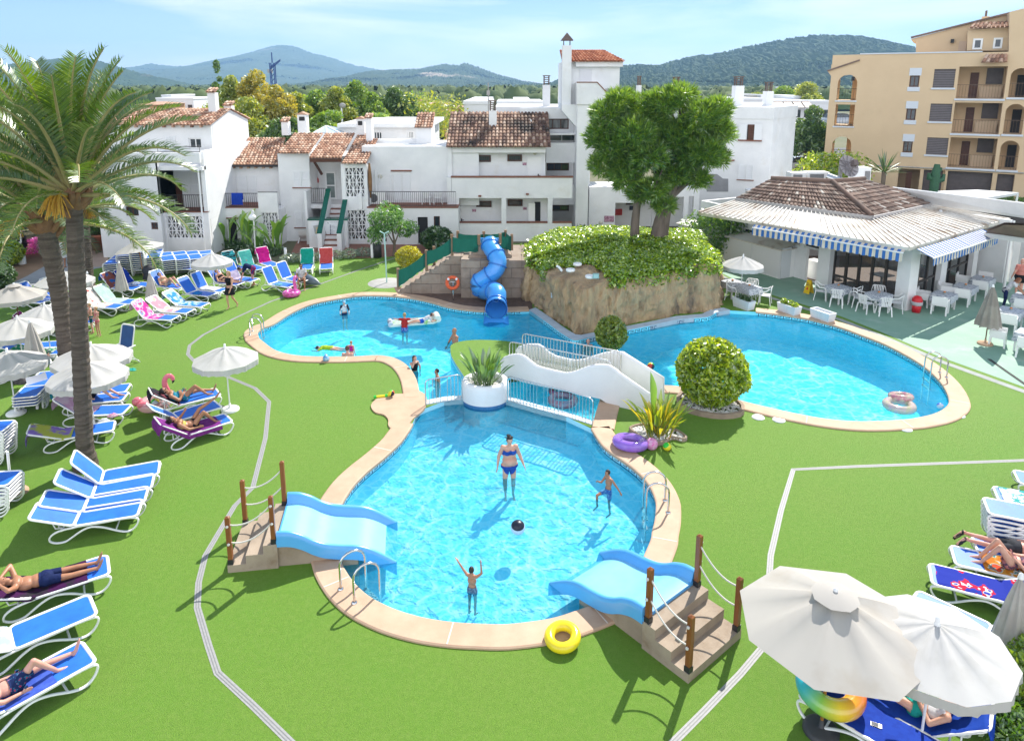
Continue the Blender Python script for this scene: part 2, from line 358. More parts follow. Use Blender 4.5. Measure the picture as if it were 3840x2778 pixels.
def watermat(name,tint,dens,w1=1.0):
 m,nt,b=nodes(name);L=nt.links;nt.nodes.remove(b)
 a1=tex(nt,1.6*w1,3,.5,dist=.6);a2=tex(nt,7*w1,3,.5,dist=.8)
 ad=N(nt,'ShaderNodeMath',operation='MULTIPLY_ADD',_1=.28);L.new(a2.outputs[0],ad.inputs[0]);L.new(a1.outputs[0],ad.inputs[2])
 bp=N(nt,'ShaderNodeBump');bp.inputs['Strength'].default_value=.22;bp.inputs['Distance'].default_value=.10;L.new(ad.outputs[0],bp.inputs['Height'])
 fr=N(nt,'ShaderNodeFresnel',i_IOR=1.33);L.new(bp.outputs[0],fr.inputs['Normal'])
 gl=N(nt,'ShaderNodeBsdfGlossy',i_Roughness=.03);L.new(bp.outputs[0],gl.inputs['Normal'])
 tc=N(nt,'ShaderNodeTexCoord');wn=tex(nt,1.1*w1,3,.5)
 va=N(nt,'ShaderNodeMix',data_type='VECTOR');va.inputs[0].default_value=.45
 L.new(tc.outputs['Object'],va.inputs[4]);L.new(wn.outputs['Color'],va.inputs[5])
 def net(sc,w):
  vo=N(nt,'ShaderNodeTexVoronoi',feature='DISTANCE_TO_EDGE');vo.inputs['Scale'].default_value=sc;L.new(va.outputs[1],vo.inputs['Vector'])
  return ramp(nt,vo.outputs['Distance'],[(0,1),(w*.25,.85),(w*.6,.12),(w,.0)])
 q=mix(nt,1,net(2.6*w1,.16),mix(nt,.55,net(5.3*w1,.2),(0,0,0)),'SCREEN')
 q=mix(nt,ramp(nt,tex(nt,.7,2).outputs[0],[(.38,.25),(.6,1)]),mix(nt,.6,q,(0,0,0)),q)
 caustic_tint=mix(nt,q,tuple(t*dens for t in tint),(1,1,1))  # sunlight caustics painted into the transparent tint as a bright net
 tr=N(nt,'ShaderNodeBsdfTransparent');L.new(caustic_tint,tr.inputs[0])
 ms=N(nt,'ShaderNodeMixShader');L.new(fr.outputs[0],ms.inputs[0]);df=N(nt,'ShaderNodeBsdfDiffuse');df.inputs[0].default_value=(.035,.47,.78,1);mt=N(nt,'ShaderNodeMixShader',_0=.18);L.new(tr.outputs[0],mt.inputs[1]);L.new(df.outputs[0],mt.inputs[2]);L.new(mt.outputs[0],ms.inputs[1]);L.new(gl.outputs[0],ms.inputs[2])
 L.new(ms.outputs[0],nt.nodes['Material Output'].inputs[0]);return m
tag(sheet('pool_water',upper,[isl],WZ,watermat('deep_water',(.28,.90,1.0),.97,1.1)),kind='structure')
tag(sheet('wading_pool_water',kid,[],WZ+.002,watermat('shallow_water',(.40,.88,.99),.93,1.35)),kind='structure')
copM=M('pink_stone_coping',(.53,.36,.245),(.46,.305,.205),2.2,.7,.12,40,dirt=(.56,.41,.29),dscale=.7,dlo=.5,dhi=.8)
jointM=M('coping_joint',(.68,.62,.54),rough=.8)
def coping(name,pts,w,sidew=None):
 out=offs(pts,w,False);mb=MB();inn=offs(pts,-.03,False);n=len(pts);T=.055
 rows=[[(p.x,p.y,-.03)for p in inn],[(p.x,p.y,T-.015)for p in inn],[(p.x,p.y,T)for p in pts],[(p.x,p.y,T)for p in offs(pts,w-.03,False)],[(p.x,p.y,T-.02)for p in out],[(p.x,p.y,-.02)for p in out]]
 mb.grid(rows,False)
 for e in(0,-1):mb.quad(*[r[e]for r in rows])
 mb.m=1;d=0
 for i in range(1,n-1):
  d+=(V(pts[i])-V(pts[i-1])).length
  if d>2.6:
   d=0;t=(V(pts[i+1])-V(pts[i-1])).normalized()*.012
   a,b_=V(pts[i]),offs(pts,w-.03,False)[i]
   mb.quad((a.x-t.x,a.y-t.y,T+.003),(a.x+t.x,a.y+t.y,T+.003),(b_.x+t.x,b_.y+t.y,T+.003),(b_.x-t.x,b_.y-t.y,T+.003))
 return tag(mb.build(name,[copM,jointM]),kind='structure')
coping('pool_coping',up_e+up_a[1:],.5)
coping('pool_coping',up_c+up_d[:1],.55)
coping('wading_pool_coping',kid_r[:-8],.55)
coping('pool_coping',[o2([(1331,886)])[0],o2([(1322,915)])[0],o2([(1313,948)])[0]],.62)
plat=smooth_closed([V(p)for p in o2([(944,880),(925,868),(900,874),(868,876),(838,884),(822,900),(830,915),(850,921),(860,932),(862,948),(890,960),(915,930),(942,905)])],4)
mb=MB();mb.prism([(p.x,p.y)for p in plat],-.02,.051);tag(mb.build('pool_coping',copM),kind='structure')
keyM=M('navy_mosaic',(.015,.035,.12),rough=.25);
def keyband(name,pts,side=-1):
 mb=MB();L_=[0]
 for i in range(1,len(pts)):L_.append(L_[-1]+(V(pts[i])-V(pts[i-1])).length)
 def at(s):
  s=min(max(s,0),L_[-1]-1e-6)
  k=max(j for j in range(len(L_))if L_[j]<=s);t=(s-L_[k])/max(1e-9,L_[k+1]-L_[k])if k+1<len(L_)else 0
  a,b_=V(pts[k]),V(pts[min(k+1,len(pts)-1)]);p=a.lerp(b_,t);n_=(b_-a).normalized()
  return p.x+n_.y*.006,p.y-n_.x*.006
 P_=.34;s=.1;zt=-.015;u=.022
 def q(s0,s1,z0,z1):
  a,b_=at(s0),at(s1);mb.quad((*a,z0),(*b_,z0),(*b_,z1),(*a,z1))
 while s<L_[-1]-P_:
  q(s,s+.27,zt-u,zt);q(s+.0,s+.03,zt-.13,zt-u);q(s+.24,s+.27,zt-.085,zt-u);q(s+.10,s+.24,zt-.085,zt-.085+u);q(s+.0,s+P_,zt-.13-u,zt-.13)
  s+=P_
 return tag(mb.build(name,keyM),kind='structure')
keyband('waterline_tiles',up_a);keyband('waterline_tiles',up_b);keyband('waterline_tiles',up_c[:60]);keyband('waterline_tiles',kid_r[:46]);keyband('waterline_tiles',kid_r[-40:]);keyband('waterline_tiles',up_e[:20])
mb=MB();mb.prism([(p.x,p.y)for p in isl],-.05,.06);mb.add([(p.x,p.y,.064)for p in isl],[tuple(range(len(isl)))]);
mb.mi[-1]=1;tag(mb.build('pool_island',[WHITE,grassM]),kind='structure')
chM=M('drain_channel',(.27,.27,.27),(.33,.33,.32),20,.6)
def channel(pts):
 P_=o2(pts);mb=MB();w=.062;L1=offs(P_,w,False);L2=offs(P_,-w,False)
 for i in range(len(P_)-1):
  mb.m=0;mb.quad((*L2[i],.008),(*L2[i+1],.008),(*L1[i+1],.008),(*L1[i],.008))
  mb.m=1;l=(P_[i+1]-P_[i]).length;t=(P_[i+1]-P_[i]).normalized();nn=V((-t.y,t.x))
  for o_ in(-.022,.022):
   a=P_[i]+nn*o_;c_=P_[i+1]+nn*o_;mb.quad(*((*(q_+nn*e),.0115)for q_,e in((a,-.006),(c_,-.006),(c_,.006),(a,.006))))
 return tag(mb.build('drain_channel',[chM,M('drain_slot',(.2,.2,.2))]),kind='structure')
channel([(880,570),(790,600),(680,640),(600,668),(520,705),(450,742),(420,765),(416,785),(430,800),(500,833),(565,860),(596,890),(588,970),(560,1080),(520,1120),(455,1230),(440,1290),(437,1345),(462,1430),(482,1490),(560,1562),(660,1660)])
channel([(1470,1665),(1560,1575),(1640,1492),(1692,1430),(1698,1370),(1707,1230),(1730,1130),(1757,1040),(1900,1033),(2400,1015)])
channel([(2190,795),(2225,820),(2290,865)])
mb=MB();pv=o2([(872,636),(1019,640),(1172,645),(1180,682),(1180,687),(1123,687),(1058,685),(985,674),(915,658),(880,651)]);mb.add([(p.x,p.y,.01)for p in pv],[tuple(range(len(pv)))[::-1]]);tag(mb.build('soil_strip',M('dark_soil',(.16,.10,.075),(.10,.065,.05),5,.9,.5,30)),kind='structure')
mb=MB()
terM=M('pale_green_terrace',(.19,.335,.25),(.235,.38,.285),.7,.7,.1,30,dirt=(.31,.42,.35),dscale=.9)
ter=o2([(1588,600),(1668,640),(1770,672),(1860,700),(1950,735),(2080,790),(2270,858),(2500,940),(2900,940),(2700,640),(2300,500),(1560,520)])
mb.add([(p.x,p.y,.008)for p in ter],[tuple(range(len(ter)))[::-1]]);tag(mb.build('terrace',terM),kind='structure')
mb=MB();P_=o2([(1588,610),(1668,650),(1770,682),(1860,711),(1950,747),(2080,803),(2270,872)]);L1=offs(P_,.28,False)
for i in range(len(P_)-1):mb.quad((*P_[i],.012),(*P_[i+1],.012),(*L1[i+1],.012),(*L1[i],.012))
tag(mb.build('terrace_edge',M('grey_terrace_edge',(.33,.35,.33),(.27,.29,.27),3,.8)),kind='structure')
pavM=M('brick_paving',(.30,.14,.095),(.24,.11,.08),2.5,.8,.2,18)
mb=MB();pv=o2([(640,572),(660,530),(900,520),(985,560),(820,572)]);mb.add([(p.x,p.y,.008)for p in pv],[tuple(range(5))]);tag(mb.build('brick_paving',pavM),kind='structure')
mb=MB();pv=o2([(-250,700),(0,640),(60,612),(120,578),(190,563),(262,586),(190,600),(40,642),(-100,690)]);mb.add([(p.x,p.y,.012)for p in pv],[tuple(range(len(pv)))]);tag(mb.build('path',M('grey_path',(.33,.34,.36),(.28,.29,.31),2,.85)),kind='structure')
mb=MB();pv=o2([(-600,760),(-300,660),(-60,560),(60,525),(230,505),(240,575),(190,600),(40,635),(-60,680)]);mb.add([(p.x,p.y,.006)for p in pv],[tuple(range(len(pv)))]);tag(mb.build('garden_soil',soilM),kind='structure')
mb=MB();pv=o2([(195,560),(235,545),(240,578),(470,574),(470,590),(262,590),(205,592)]);mb.add([(p.x,p.y,.014)for p in pv],[tuple(range(len(pv)))]);tag(mb.build('tiled_walkway',M('tile_walk',(.42,.30,.24),(.36,.26,.21),2,.7)),kind='structure')
# ------------------------------------------------------------------ building kit
TILE=M('clay_tiles',(.36,.20,.13),rough=.85,isl=[(0,(.16,.085,.06)),(.25,(.34,.17,.105)),(.5,(.44,.25,.165)),(.75,(.52,.34,.24)),(1,(.60,.45,.35))],dirt=(.06,.045,.035),dscale=.55,dlo=.56,dhi=.74)
TILE2=M('weathered_tiles',(.22,.15,.12),rough=.9,isl=[(0,(.11,.07,.055)),(.5,(.20,.13,.10)),(.85,(.27,.19,.15)),(.93,(.36,.30,.25)),(1,(.62,.58,.52))],dirt=(.10,.08,.07),dscale=.8,dlo=.5,dhi=.75)
TILE3=M('red_tiles',(.45,.15,.07),rough=.8,isl=[(0,(.28,.09,.045)),(.5,(.42,.14,.065)),(1,(.58,.27,.15))])
SHUT=M('white_shutter',(.78,.79,.80),rough=.5)
WOODF=M('dark_wood_frame',(.10,.035,.018),(.07,.025,.012),8,.5)
DOORW=M('white_door',(.80,.80,.79),rough=.4)
def rc(k,x0,y0,x1,y1,Y):
 ym=(y0+y1)/2;xm=(x0+x1)/2
 return atY(k,x0,ym,Y).x,atY(k,x1,ym,Y).x,atY(k,xm,y1,Y).z,atY(k,xm,y0,Y).z
class Plane:
 def __init__(s,p0,p1):s.o=V((p0.x,p0.y,0));s.e=V((p1.x-p0.x,p1.y-p0.y,0)).normalized();s.n=V((-s.e.y,s.e.x,0));s.yaw=math.atan2(s.e.y,s.e.x)
 def px(s,k,x,y):
  d=ray(k,x,y);c=V((0,0,CH));t=(s.o-c).dot(s.n)/d.dot(s.n);p=c+d*t;return(p-s.o).dot(s.e),p.z
 def rc(s,k,x0,y0,x1,y1):
  ym=(y0+y1)/2;xm=(x0+x1)/2;return s.px(k,x0,ym)[0],s.px(k,x1,ym)[0],s.px(k,xm,y1)[1],s.px(k,xm,y0)[1]
def wall(mb,r,holes,y=0,th=.22):
 x0,x1,z0,z1=r;hs=[(max(h[0],x0),min(h[1],x1),max(h[2],z0),min(h[3],z1))for h in holes];hs=[h for h in hs if h[1]>h[0]+.01 and h[3]>h[2]+.01]
 xs=sorted({x0,x1,*[h[0]for h in hs],*[h[1]for h in hs]});zs=sorted({z0,z1,*[h[2]for h in hs],*[h[3]for h in hs]})
 for i in range(len(xs)-1):
  for j in range(len(zs)-1):
   cx=(xs[i]+xs[i+1])/2;cz=(zs[j]+zs[j+1])/2
   if any(h[0]<cx<h[1]and h[2]<cz<h[3]for h in hs):continue
   mb.quad((xs[i],y,zs[j]),(xs[i+1],y,zs[j]),(xs[i+1],y,zs[j+1]),(xs[i],y,zs[j+1]))
 for a,b,c,d in hs:
  mb.quad((a,y,c),(a,y,d),(a,y+th,d),(a,y+th,c));mb.quad((b,y,d),(b,y,c),(b,y+th,c),(b,y+th,d))
  mb.quad((a,y,c),(a,y+th,c),(b,y+th,c),(b,y,c));mb.quad((a,y,d),(b,y,d),(b,y+th,d),(a,y+th,d))
 for a,b in((x0,x1),):
  mb.quad((a,y,z0),(a,y,z1),(a,y+th,z1),(a,y+th,z0));mb.quad((b,y,z1),(b,y,z0),(b,y+th,z0),(b,y+th,z1));mb.quad((a,y,z1),(b,y,z1),(b,y+th,z1),(a,y+th,z1))
def tiles(mb,eL,eR,rL,rR,cw=.20,rh=.34,rad=None):
 eL,eR,rL,rR=map(V,(eL,eR,rL,rR));W_=max((eR-eL).length,(rR-rL).length);Hh=((rL+rR)/2-(eL+eR)/2).length
 nc=max(2,round(W_/cw));nr_=max(2,round(Hh/rh));up=(eR-eL).cross(rL-eL).normalized();
 if up.z<0:up=-up
 def at(u,v):return eL.lerp(eR,u).lerp(rL.lerp(rR,u),v)
 c=[eL,eR,rR,rL];mb.add([p-up*.02 for p in c],[(0,1,2,3)]);
 r_=rad or cw*.42
 for i in range(nc):
  for j in range(nr_):
   u=(i+.5)/nc;v0=max(0,(j-.08)/nr_);v1=(j+1)/nr_
   a=at(u,v0);b_=at(u,v1);sx=(at(min(1,u+.02),v0)-at(max(0,u-.02),v0)).normalized()
   jt=sx*rng.uniform(-.012,.012)
   vs=[]
   for p,k_ in((a,1.0),(b_,.82)):
    for q in range(5):
     an=PI*q/4;vs.append(p+jt+sx*(-cos(an)*r_*k_)+up*(sin(an)*r_*k_*.8+(.045 if k_==1 else.0)))
   mb.add(vs,[(q,q+1,q+6,q+5)for q in range(4)]+[(0,1,2,3,4)],False)
def railing(name,parent,r,y,mat=IRON,step=.12,post=1.6,w=.018,top=.035):
 x0,x1,z0,z1=r;mb=MB();mb.cbox(((x0+x1)/2,y,z1),(x1-x0,top,top));mb.cbox(((x0+x1)/2,y,z0+.06),(x1-x0,top*.8,top*.8));n=max(2,int((x1-x0)/step))
 for i in range(n+1):mb.cbox((x0+(x1-x0)*i/n,y,(z0+z1)/2+.01),(w,w,z1-z0-.03))
 return mb.build(name,mat,parent)
def window(parent,r,y,fm=WOODF,fw=.07,cols=2,rows=1,name='window',pane=GLASS,curtain=False,bars=False):
 x0,x1,z0,z1=r;mb=MB();d=.05
 mb.box(x0,x0+fw,y,y+d,z0,z1);mb.box(x1-fw,x1,y,y+d,z0,z1);mb.box(x0+fw,x1-fw,y,y+d,z1-fw,z1);mb.box(x0+fw,x1-fw,y,y+d,z0,z0+fw)
 for i in range(1,cols):x=x0+(x1-x0)*i/cols;mb.box(x-fw*.4,x+fw*.4,y+.003,y+d-.003,z0+fw,z1-fw)
 for i in range(1,rows):z=z0+(z1-z0)*i/rows;mb.box(x0+fw,x1-fw,y+.006,y+d-.006,z-fw*.4,z+fw*.4)
 w=mb.build(name,fm,parent);p=MB();p.quad((x0+fw*.5,y+.035,z0+fw*.5),(x1-fw*.5,y+.035,z0+fw*.5),(x1-fw*.5,y+.035,z1-fw*.5),(x0+fw*.5,y+.035,z1-fw*.5));p.build('pane',pane,w)
 if bars:
  q=MB();n=int((x1-x0)/.13)
  for i in range(n+1):q.cbox((x0+(x1-x0)*i/n,y-.04,(z0+z1)/2),(.016,.016,z1-z0))
  q.build('window_bars',IRON,w)
 return w
def shutters(parent,r,y,sill=True,name='shutter'):
 x0,x1,z0,z1=r;xm=(x0+x1)/2;out=None
 for a,b in((x0,xm-.012),(xm+.012,x1)):
  mb=MB();f=.06;mb.box(a,a+f,y-.05,y-.005,z0,z1);mb.box(b-f,b,y-.05,y-.005,z0,z1);mb.box(a+f,b-f,y-.05,y-.005,z0,z0+f);mb.box(a+f,b-f,y-.05,y-.005,z1-f,z1);mb.box(a+f,b-f,y-.05,y-.005,(z0+z1)/2-.03,(z0+z1)/2+.03)
  n=int((z1-z0-2*f)/.06)
  for i in range(n):
   z=z0+f+(i+.5)*(z1-z0-2*f)/n;mb.quad((a+f,y-.02,z+.03),(b-f,y-.02,z+.03),(b-f,y-.045,z-.022),(a+f,y-.045,z-.022))
  out=mb.build(name,SHUT,parent)
 if sill:mb=MB();mb.box(x0-.08,x1+.08,y-.09,y-.001,z0-.06,z0-.004);mb.build('sill',REDWOOD,parent)
 return out
def lattice(parent,r,y,cols,rows,name='lattice_screen'):
 x0,x1,z0,z1=r;mb=MB();cw=(x1-x0)/cols;rh=(z1-z0)/rows;d=.1;f=.028
 for i in range(cols+1):mb.box(x0+i*cw-f,x0+i*cw+f,y,y+d,z0,z1)
 for j in range(rows+1):mb.box(x0,x1,y+.004,y+d-.004,z0+j*rh-f,z0+j*rh+f)
 for i in range(cols):
  for j in range(rows):
   fl=(i+j)%2;pts=[]
   for t in range(9):
    q=t/8;sx=.5-.5*cos(PI*q);sx=.12+.76*sx
    pts.append((x0+i*cw+cw*(sx if fl else 1-sx),z0+j*rh+rh*q))
   for(ax,az),(bx,bz)in zip(pts,pts[1:]):
    mb.quad((ax-.026,y+.012,az),(ax+.026,y+.012,az),(bx+.026,y+.012,bz),(bx-.026,y+.012,bz));mb.quad((ax+.026,y+.012,az),(ax+.026,y+.08,az),(bx+.026,y+.08,bz),(bx+.026,y+.012,bz))
 return mb.build(name,WHITE,parent)
def box_part(name,mat,parent,r,y0,y1):mb=MB();mb.box(r[0],r[1],y0,y1,r[2],r[3]);return mb.build(name,mat,parent)
def chimney_cap(mb,x,y,z,w):
 for i in range(4):mb.box(x-w,x+w,y-w,y+w,z+.08+i*.13,z+.13+i*.13)
 for a in(-1,1):
  for b_ in(-1,1):mb.cbox((x+a*w*.8,y+b_*w*.8,z+.3),(.07,.07,.62))
 mb.box(x-w-.05,x+w+.05,y-w-.05,y+w+.05,z+.6,z+.66)
CAPM=M('brown_chimney_cap',(.12,.085,.07),(.17,.12,.1),5,.8)
def chimney(parent,k,x0,y0,x1,y1,Y,kind,d=.55):
 a,b,z0,z1=rc(k,x0,y0,x1,y1,Y);mb=MB();mb.box(a,b,Y,Y+d,z0,z1);c=mb.build('chimney',WHITE,parent);mb=MB();xm=(a+b)/2
 if kind=='slat':chimney_cap(mb,xm,Y+d/2,z1,(b-a)/2*.82);mb.build('chimney_cap',CAPM,c)
 elif kind=='gable':
  h=(b-a)*.3;mb.add([(a-.1,Y-.06,z1),(xm,Y-.06,z1+h),(b+.1,Y-.06,z1),(b+.1,Y+d+.06,z1),(xm,Y+d+.06,z1+h),(a-.1,Y+d+.06,z1)],[(0,1,4,5),(1,2,3,4),(0,2,1),(5,4,3)]);mb.build('chimney_cap',TILE,c)
  mb=MB();mb.box(a+.12,b-.12,Y-.01,Y+.02,z1-.42,z1-.14);mb.build('smoke_opening',DARK,c)
 else:
  tiles(mb,(a-.06,Y-.1,z1+.02),(b+.06,Y-.1,z1+.02),(a-.06,Y+d+.05,z1+.28),(b+.06,Y+d+.05,z1+.28),.2,.3);mb.build('chimney_cap',TILE,c)
 return c
def lampdisc(parent,k,x,y,Y):
 p=atY(k,x,y,Y);mb=MB();mb.lathe([(0,.07),(.09,.06),(.14,.02),(.15,0)],14);o=mb.build('wall_lamp',M('lamp_glass',(.6,.58,.5),rough=.3),parent,p,(PI/2,0,0));return o
# ------------------------------------------------------------------ left gabled house
t=thing('white_house','white gabled house at the left end of the row, tiled roof and two tall chimneys','house');Y=y_(54.2)
mb=MB();hl=[rc('A6',1548,368,1620,440,Y),rc('A6',1290,205,1420,300,Y)]
f1=rc('A6',1030,120,1665,760,Y);f1=(f1[0],atY('A7',715,200,Y).x,0,f1[3]);z_ter=atY('A1',1600,1195,Y).z;f1=(f1[0],f1[1],0,z_ter)
wall(mb,f1,hl,Y);mb.box(f1[0],f1[1],Y+.25,Y+9,0,z_ter-.9,'ft');
xb0=f1[1];xb1=atY('A1',1965,1400,Y+.9).x;Yb=Y+.5
zb=atY('A6',1880,265,Yb).z
lat=rc('A6',1718,305,2092,530,Yb);wall(mb,(xb0,xb1,0,zb),[lat],Yb);mb.box(xb0-.3,xb1,Yb+.25,Yb+9,0,zb-.25,'f')
up0=(f1[0],xb1,zb,z_ter);xu1_=atY('A1',2000,1050,Y+2.6).x;
dr=rc('A6',1790,-30,1875,262,Yb+1.5);
wall(mb,(xb0-.25,xb1,zb,z_ter),[(dr[0],dr[1],zb,dr[3])],Yb+1.5);mb.box(xb1-.22,xb1,Yb,Yb+9,zb,z_ter);mb.box(xb1-.25,xb1+.004,Y+.7,Y+9.4,zb-.4,z_ter+.03);mb.box(xu1_-.3,xb1+.002,Y+2.9,Y+9.3,z_ter-.9,z_ter+.02);mb.box(xb0-.22,xb0,Y+.01,Yb+1.6,zb,z_ter)
mb.box(f1[0],xb1,Y+.003,Y+.2,z_ter-.55,z_ter-.003);mb.box(f1[0],xb1,Y+.2,Y+9,z_ter-1.0,z_ter-.8)
Yu=Y+2.6;xu0=atY('A1',1300,1050,Yu).x;xu1=atY('A1',2000,1050,Yu).x;ze=atY('A1',1700,925,Yu).z
aw=rc('A1',1785,1055,1905,1155,Yu);sh=rc('A1',1570,1035,1660,1165,Yu)
wall(mb,(xu0-2,xu1,z_ter-.9,ze),[aw],Yu);zr=atY('A1',2060,785,Yu+3).z
mb.add([(xu1,Yu+.25,z_ter-1),(xu1,Yu+6,z_ter-1),(xu1,Yu+6,ze),(xu1,Yu+3,zr),(xu1,Yu+.25,ze+.1),(xu1-.25,Yu+.25,z_ter-1),(xu1-.25,Yu+6,z_ter-1),(xu1-.25,Yu+6,ze),(xu1-.25,Yu+3,zr),(xu1-.25,Yu+.25,ze+.1)],[(0,1,2,3,4),(9,8,7,6,5),(4,3,8,9),(3,2,7,8)])
mb.box(xu0-2,xu1-.25,Yu+6,Yu+6.2,0,ze)
mb.build('wall',WHITE,t)
mb=MB();tiles(mb,(xu0-2,Yu-.3,ze-.02),(xu1+.1,Yu-.3,ze-.02),(xu0-2,Yu+3,zr+.05),(xu1+.1,Yu+3,zr+.05));tiles(mb,(xu1+.1,Yu+6.3,ze),(xu0-2,Yu+6.3,ze),(xu1+.1,Yu+3,zr+.05),(xu0-2,Yu+3,zr+.05));
for i in range(8):x=xu0+i*(xu1-xu0)/8;mb.box(x,x+.1,Yu-.28,Yu,ze-.17,ze-.05)
mb.build('roof',TILE,t)
window(t,hl[0],Y+.1);window(t,hl[1],Y+.1,bars=True);window(t,aw,Yu+.08,WPLAS,.07,2)
shutters(t,sh,Yu);lattice(t,lat,Yb+.05,9,3)
box_part('door',WOODF,t,(dr[0],dr[1],zb+.02,dr[3]),Yb+1.6,Yb+1.66);shutters(t,(dr[1]+.05,dr[1]+1.0,zb+.05,dr[3]-.05),Yb+1.5,False)
railing('balcony_railing',t,(xb0+.05,xb1-.05,zb+.05,zb+1.0),Yb+.06);box_part('balcony_slab',REDWOOD,t,(xb0,xb1,zb+.003,zb+.06),Yb-.06,Yb+1.5)
railing('terrace_railing',t,(xb0-1,xb1,z_ter,z_ter+.35),Y+.1,step=.9)
chimney(t,'A1',1965,625,2035,835,Yu+2.2,'tile');chimney(t,'A1',2130,750,2200,1150,Yu+4.5,'tile')
mb=MB();mb.tube([(xb1-.12,Y-.05,.2),(xb1-.12,Y-.05,zb+2.6)],.045);mb.build('drain_pipe',WPLAS,t)
# ------------------------------------------------------------------ middle house 1 (balcony with the blue towel)
t=thing('white_house','white two storey house with low tiled roof and balcony with a blue towel','house');Y=y_(58.3);Yu=Y+2
r1=rc('A2',190,1160,760,1480,Y);zb=r1[3];r1=(r1[0],r1[1],0,zb)
wn=rc('A2',228,1258,280,1400,Y);dd=rc('A2',332,1252,415,1490,Y);dd=(dd[0],dd[1],0.05,dd[3]);lt=rc('A2',622,1200,770,1420,Y);lt=(lt[0],min(lt[1],r1[1]-.06),lt[2],lt[3])
mb=MB();wall(mb,r1,[wn,dd,lt],Y);mb.box(r1[0],r1[1],Y+.25,Y+8,0,zb-.15,'f')
pr=rc('A2',585,1035,760,1160,Y);mb.box(pr[0],r1[1],Y,Y+.15,zb,pr[3])
ru=rc('A2',205,812,755,1045,Yu);sw=rc('A2',228,940,293,1003,Yu);sd_=rc('A2',425,893,578,1110,Yu)
x0=r1[0]-.1;ze=ru[3];mb2=mb;wall(mb,(x0,ru[1]+.3,zb-.1,ze),[sw],Yu);mb.box(x0,ru[1]+.3,Yu+.25,Yu+6,zb-.1,ze-.1,'f');mb.box(x0-.02,x0+.2,Y+.01,Yu,zb,zb+1.3);mb.build('wall',WHITE,t)
rL=atY('A2',318,588,Yu+3.6);rR=atY('A2',775,582,Yu+3.6)
mb=MB();eL=atY('A2',190,815,Yu-.4);eR=atY('A2',748,802,Yu-.4);eL.z=eR.z=(eL.z+eR.z)/2;rL.z=rR.z=(rL.z+rR.z)/2;rR.x+=.3;rL.x=min(rL.x,eL.x+1.2);tiles(mb,eL,eR,rL,rR)
n=8
for i in range(n):x=eL.x+.4+i*(eR.x-eL.x-.5)/n;mb.box(x,x+.1,Yu-.35,Yu,ze-.16,ze-.03)
mb.build('roof',TILE,t);mb=MB();mb.tube([(eL.x,Yu-.46,eL.z-.05),(eR.x,Yu-.46,eR.z-.05)],.06);mb.build('gutter',IRON,t)
window(t,wn,Y+.1,cols=1);window(t,sw,Yu+.1,cols=1);lattice(t,lt,Y+.05,5,4)
box_part('door',DARK,t,dd,Y+.18,Y+.21);box_part('door_leaf',DOORW,t,(dd[0],dd[0]+.12,dd[2],dd[3]),Y+.02,Y+.16)
box_part('lintel',REDWOOD,t,(dd[0]-.35,dd[1]+.15,dd[3]+.03,dd[3]+.1),Y-.05,Y-.002);shutters(t,sd_,Yu,False)
xr=atY('A2',585,1100,Y).x;railing('balcony_railing',t,(r1[0]+.05,xr,zb+.03,pr[3]-.05),Y+.06);box_part('balcony_slab',REDWOOD,t,(r1[0]+.05,xr,zb+.003,zb+.05),Y-.05,Y+1.9)
box_part('handrail',IRON,t,(xr,r1[1],pr[3]+.002,pr[3]+.04),Y+.05,Y+.1)
mb=MB();px=atY('A2',205,900,Yu-.1).x;mb.tube([(px,Yu-.07,zb),(px,Yu-.07,ze-.2),(px+.1,Yu-.3,ze-.05)],.05);mb.build('drain_pipe',WPLAS,t)
TOWELB=clothmat('royal_blue_towel',(.012,.05,.38),(.014,.06,.43))
a=rc('A2',367,1040,460,1135,Y-.02);mb=MB()
P_=[[(a[0]+(a[1]-a[0])*i/8,Y+y_+.012*sin(i*2.1),z)for z,y_ in((a[2],-.03),((a[2]+a[3])/2,-.035),(a[3]-.02,.02),(a[3]+.015,.06),(a[3]-.02,.1),(a[2]+.3,.11))]for i in range(9)]
mb.grid(P_);tag(mb.build('towel',TOWELB),'royal blue towel hung over the black balcony railing of the white house','towel')
# ------------------------------------------------------------------ middle house 2 (outside stair, green tiled edges)
t=thing('white_house','white house with outside stairs, porch and two oval pattern screens','house');Y=y_(60.2)
Yt=y_(59)
def tl(k,x,y,Yq):p=atY(k,x,y,Yq);return p
mb=MB();x0=atY('A2',757,900,Y).x;xp=atY('A2',1012,900,Y).x;xq=atY('A2',1268,900,y_(59)).x;zE=atY('A2',880,715,Y).z
wn1=rc('A2',875,857,1010,990,Y);mb.box(x0,xp,Y,Y+6,0,zE);xr2=atY('A2',1480,900,y_(59)).x
Yp=Y+1.8;mb.box(xp,xq+.3,Yp,Y+6,0,zE-.4);zf=atY('A2',1190,1100,Yp-.5).z
mb.box(xp+.002,xq+.3,Y-.2,Yp,zf-.25,zf);zl=rc('A2',1302,832,1455,1070,y_(59));zl2=rc('A2',1315,1180,1470,1418,y_(59))
zT=atY('A2',1370,800,y_(59)).z;wall(mb,(xq,xr2,0,zT),[zl,zl2],Yt);mb.box(xq,xr2,Yt+.25,Y+6,0,zT-.1,'f');mb.box(xp-.15,xp,Y-1.0,Y,0,zf+.95);mb.build('wall',WHITE,t)
lattice(t,zl,Yt+.06,5,4);lattice(t,zl2,Yt+.06,5,4)
shutters(t,wn1,Y);shutters(t,rc('A2',890,1185,1015,1318,Y),Y)
mb=MB();
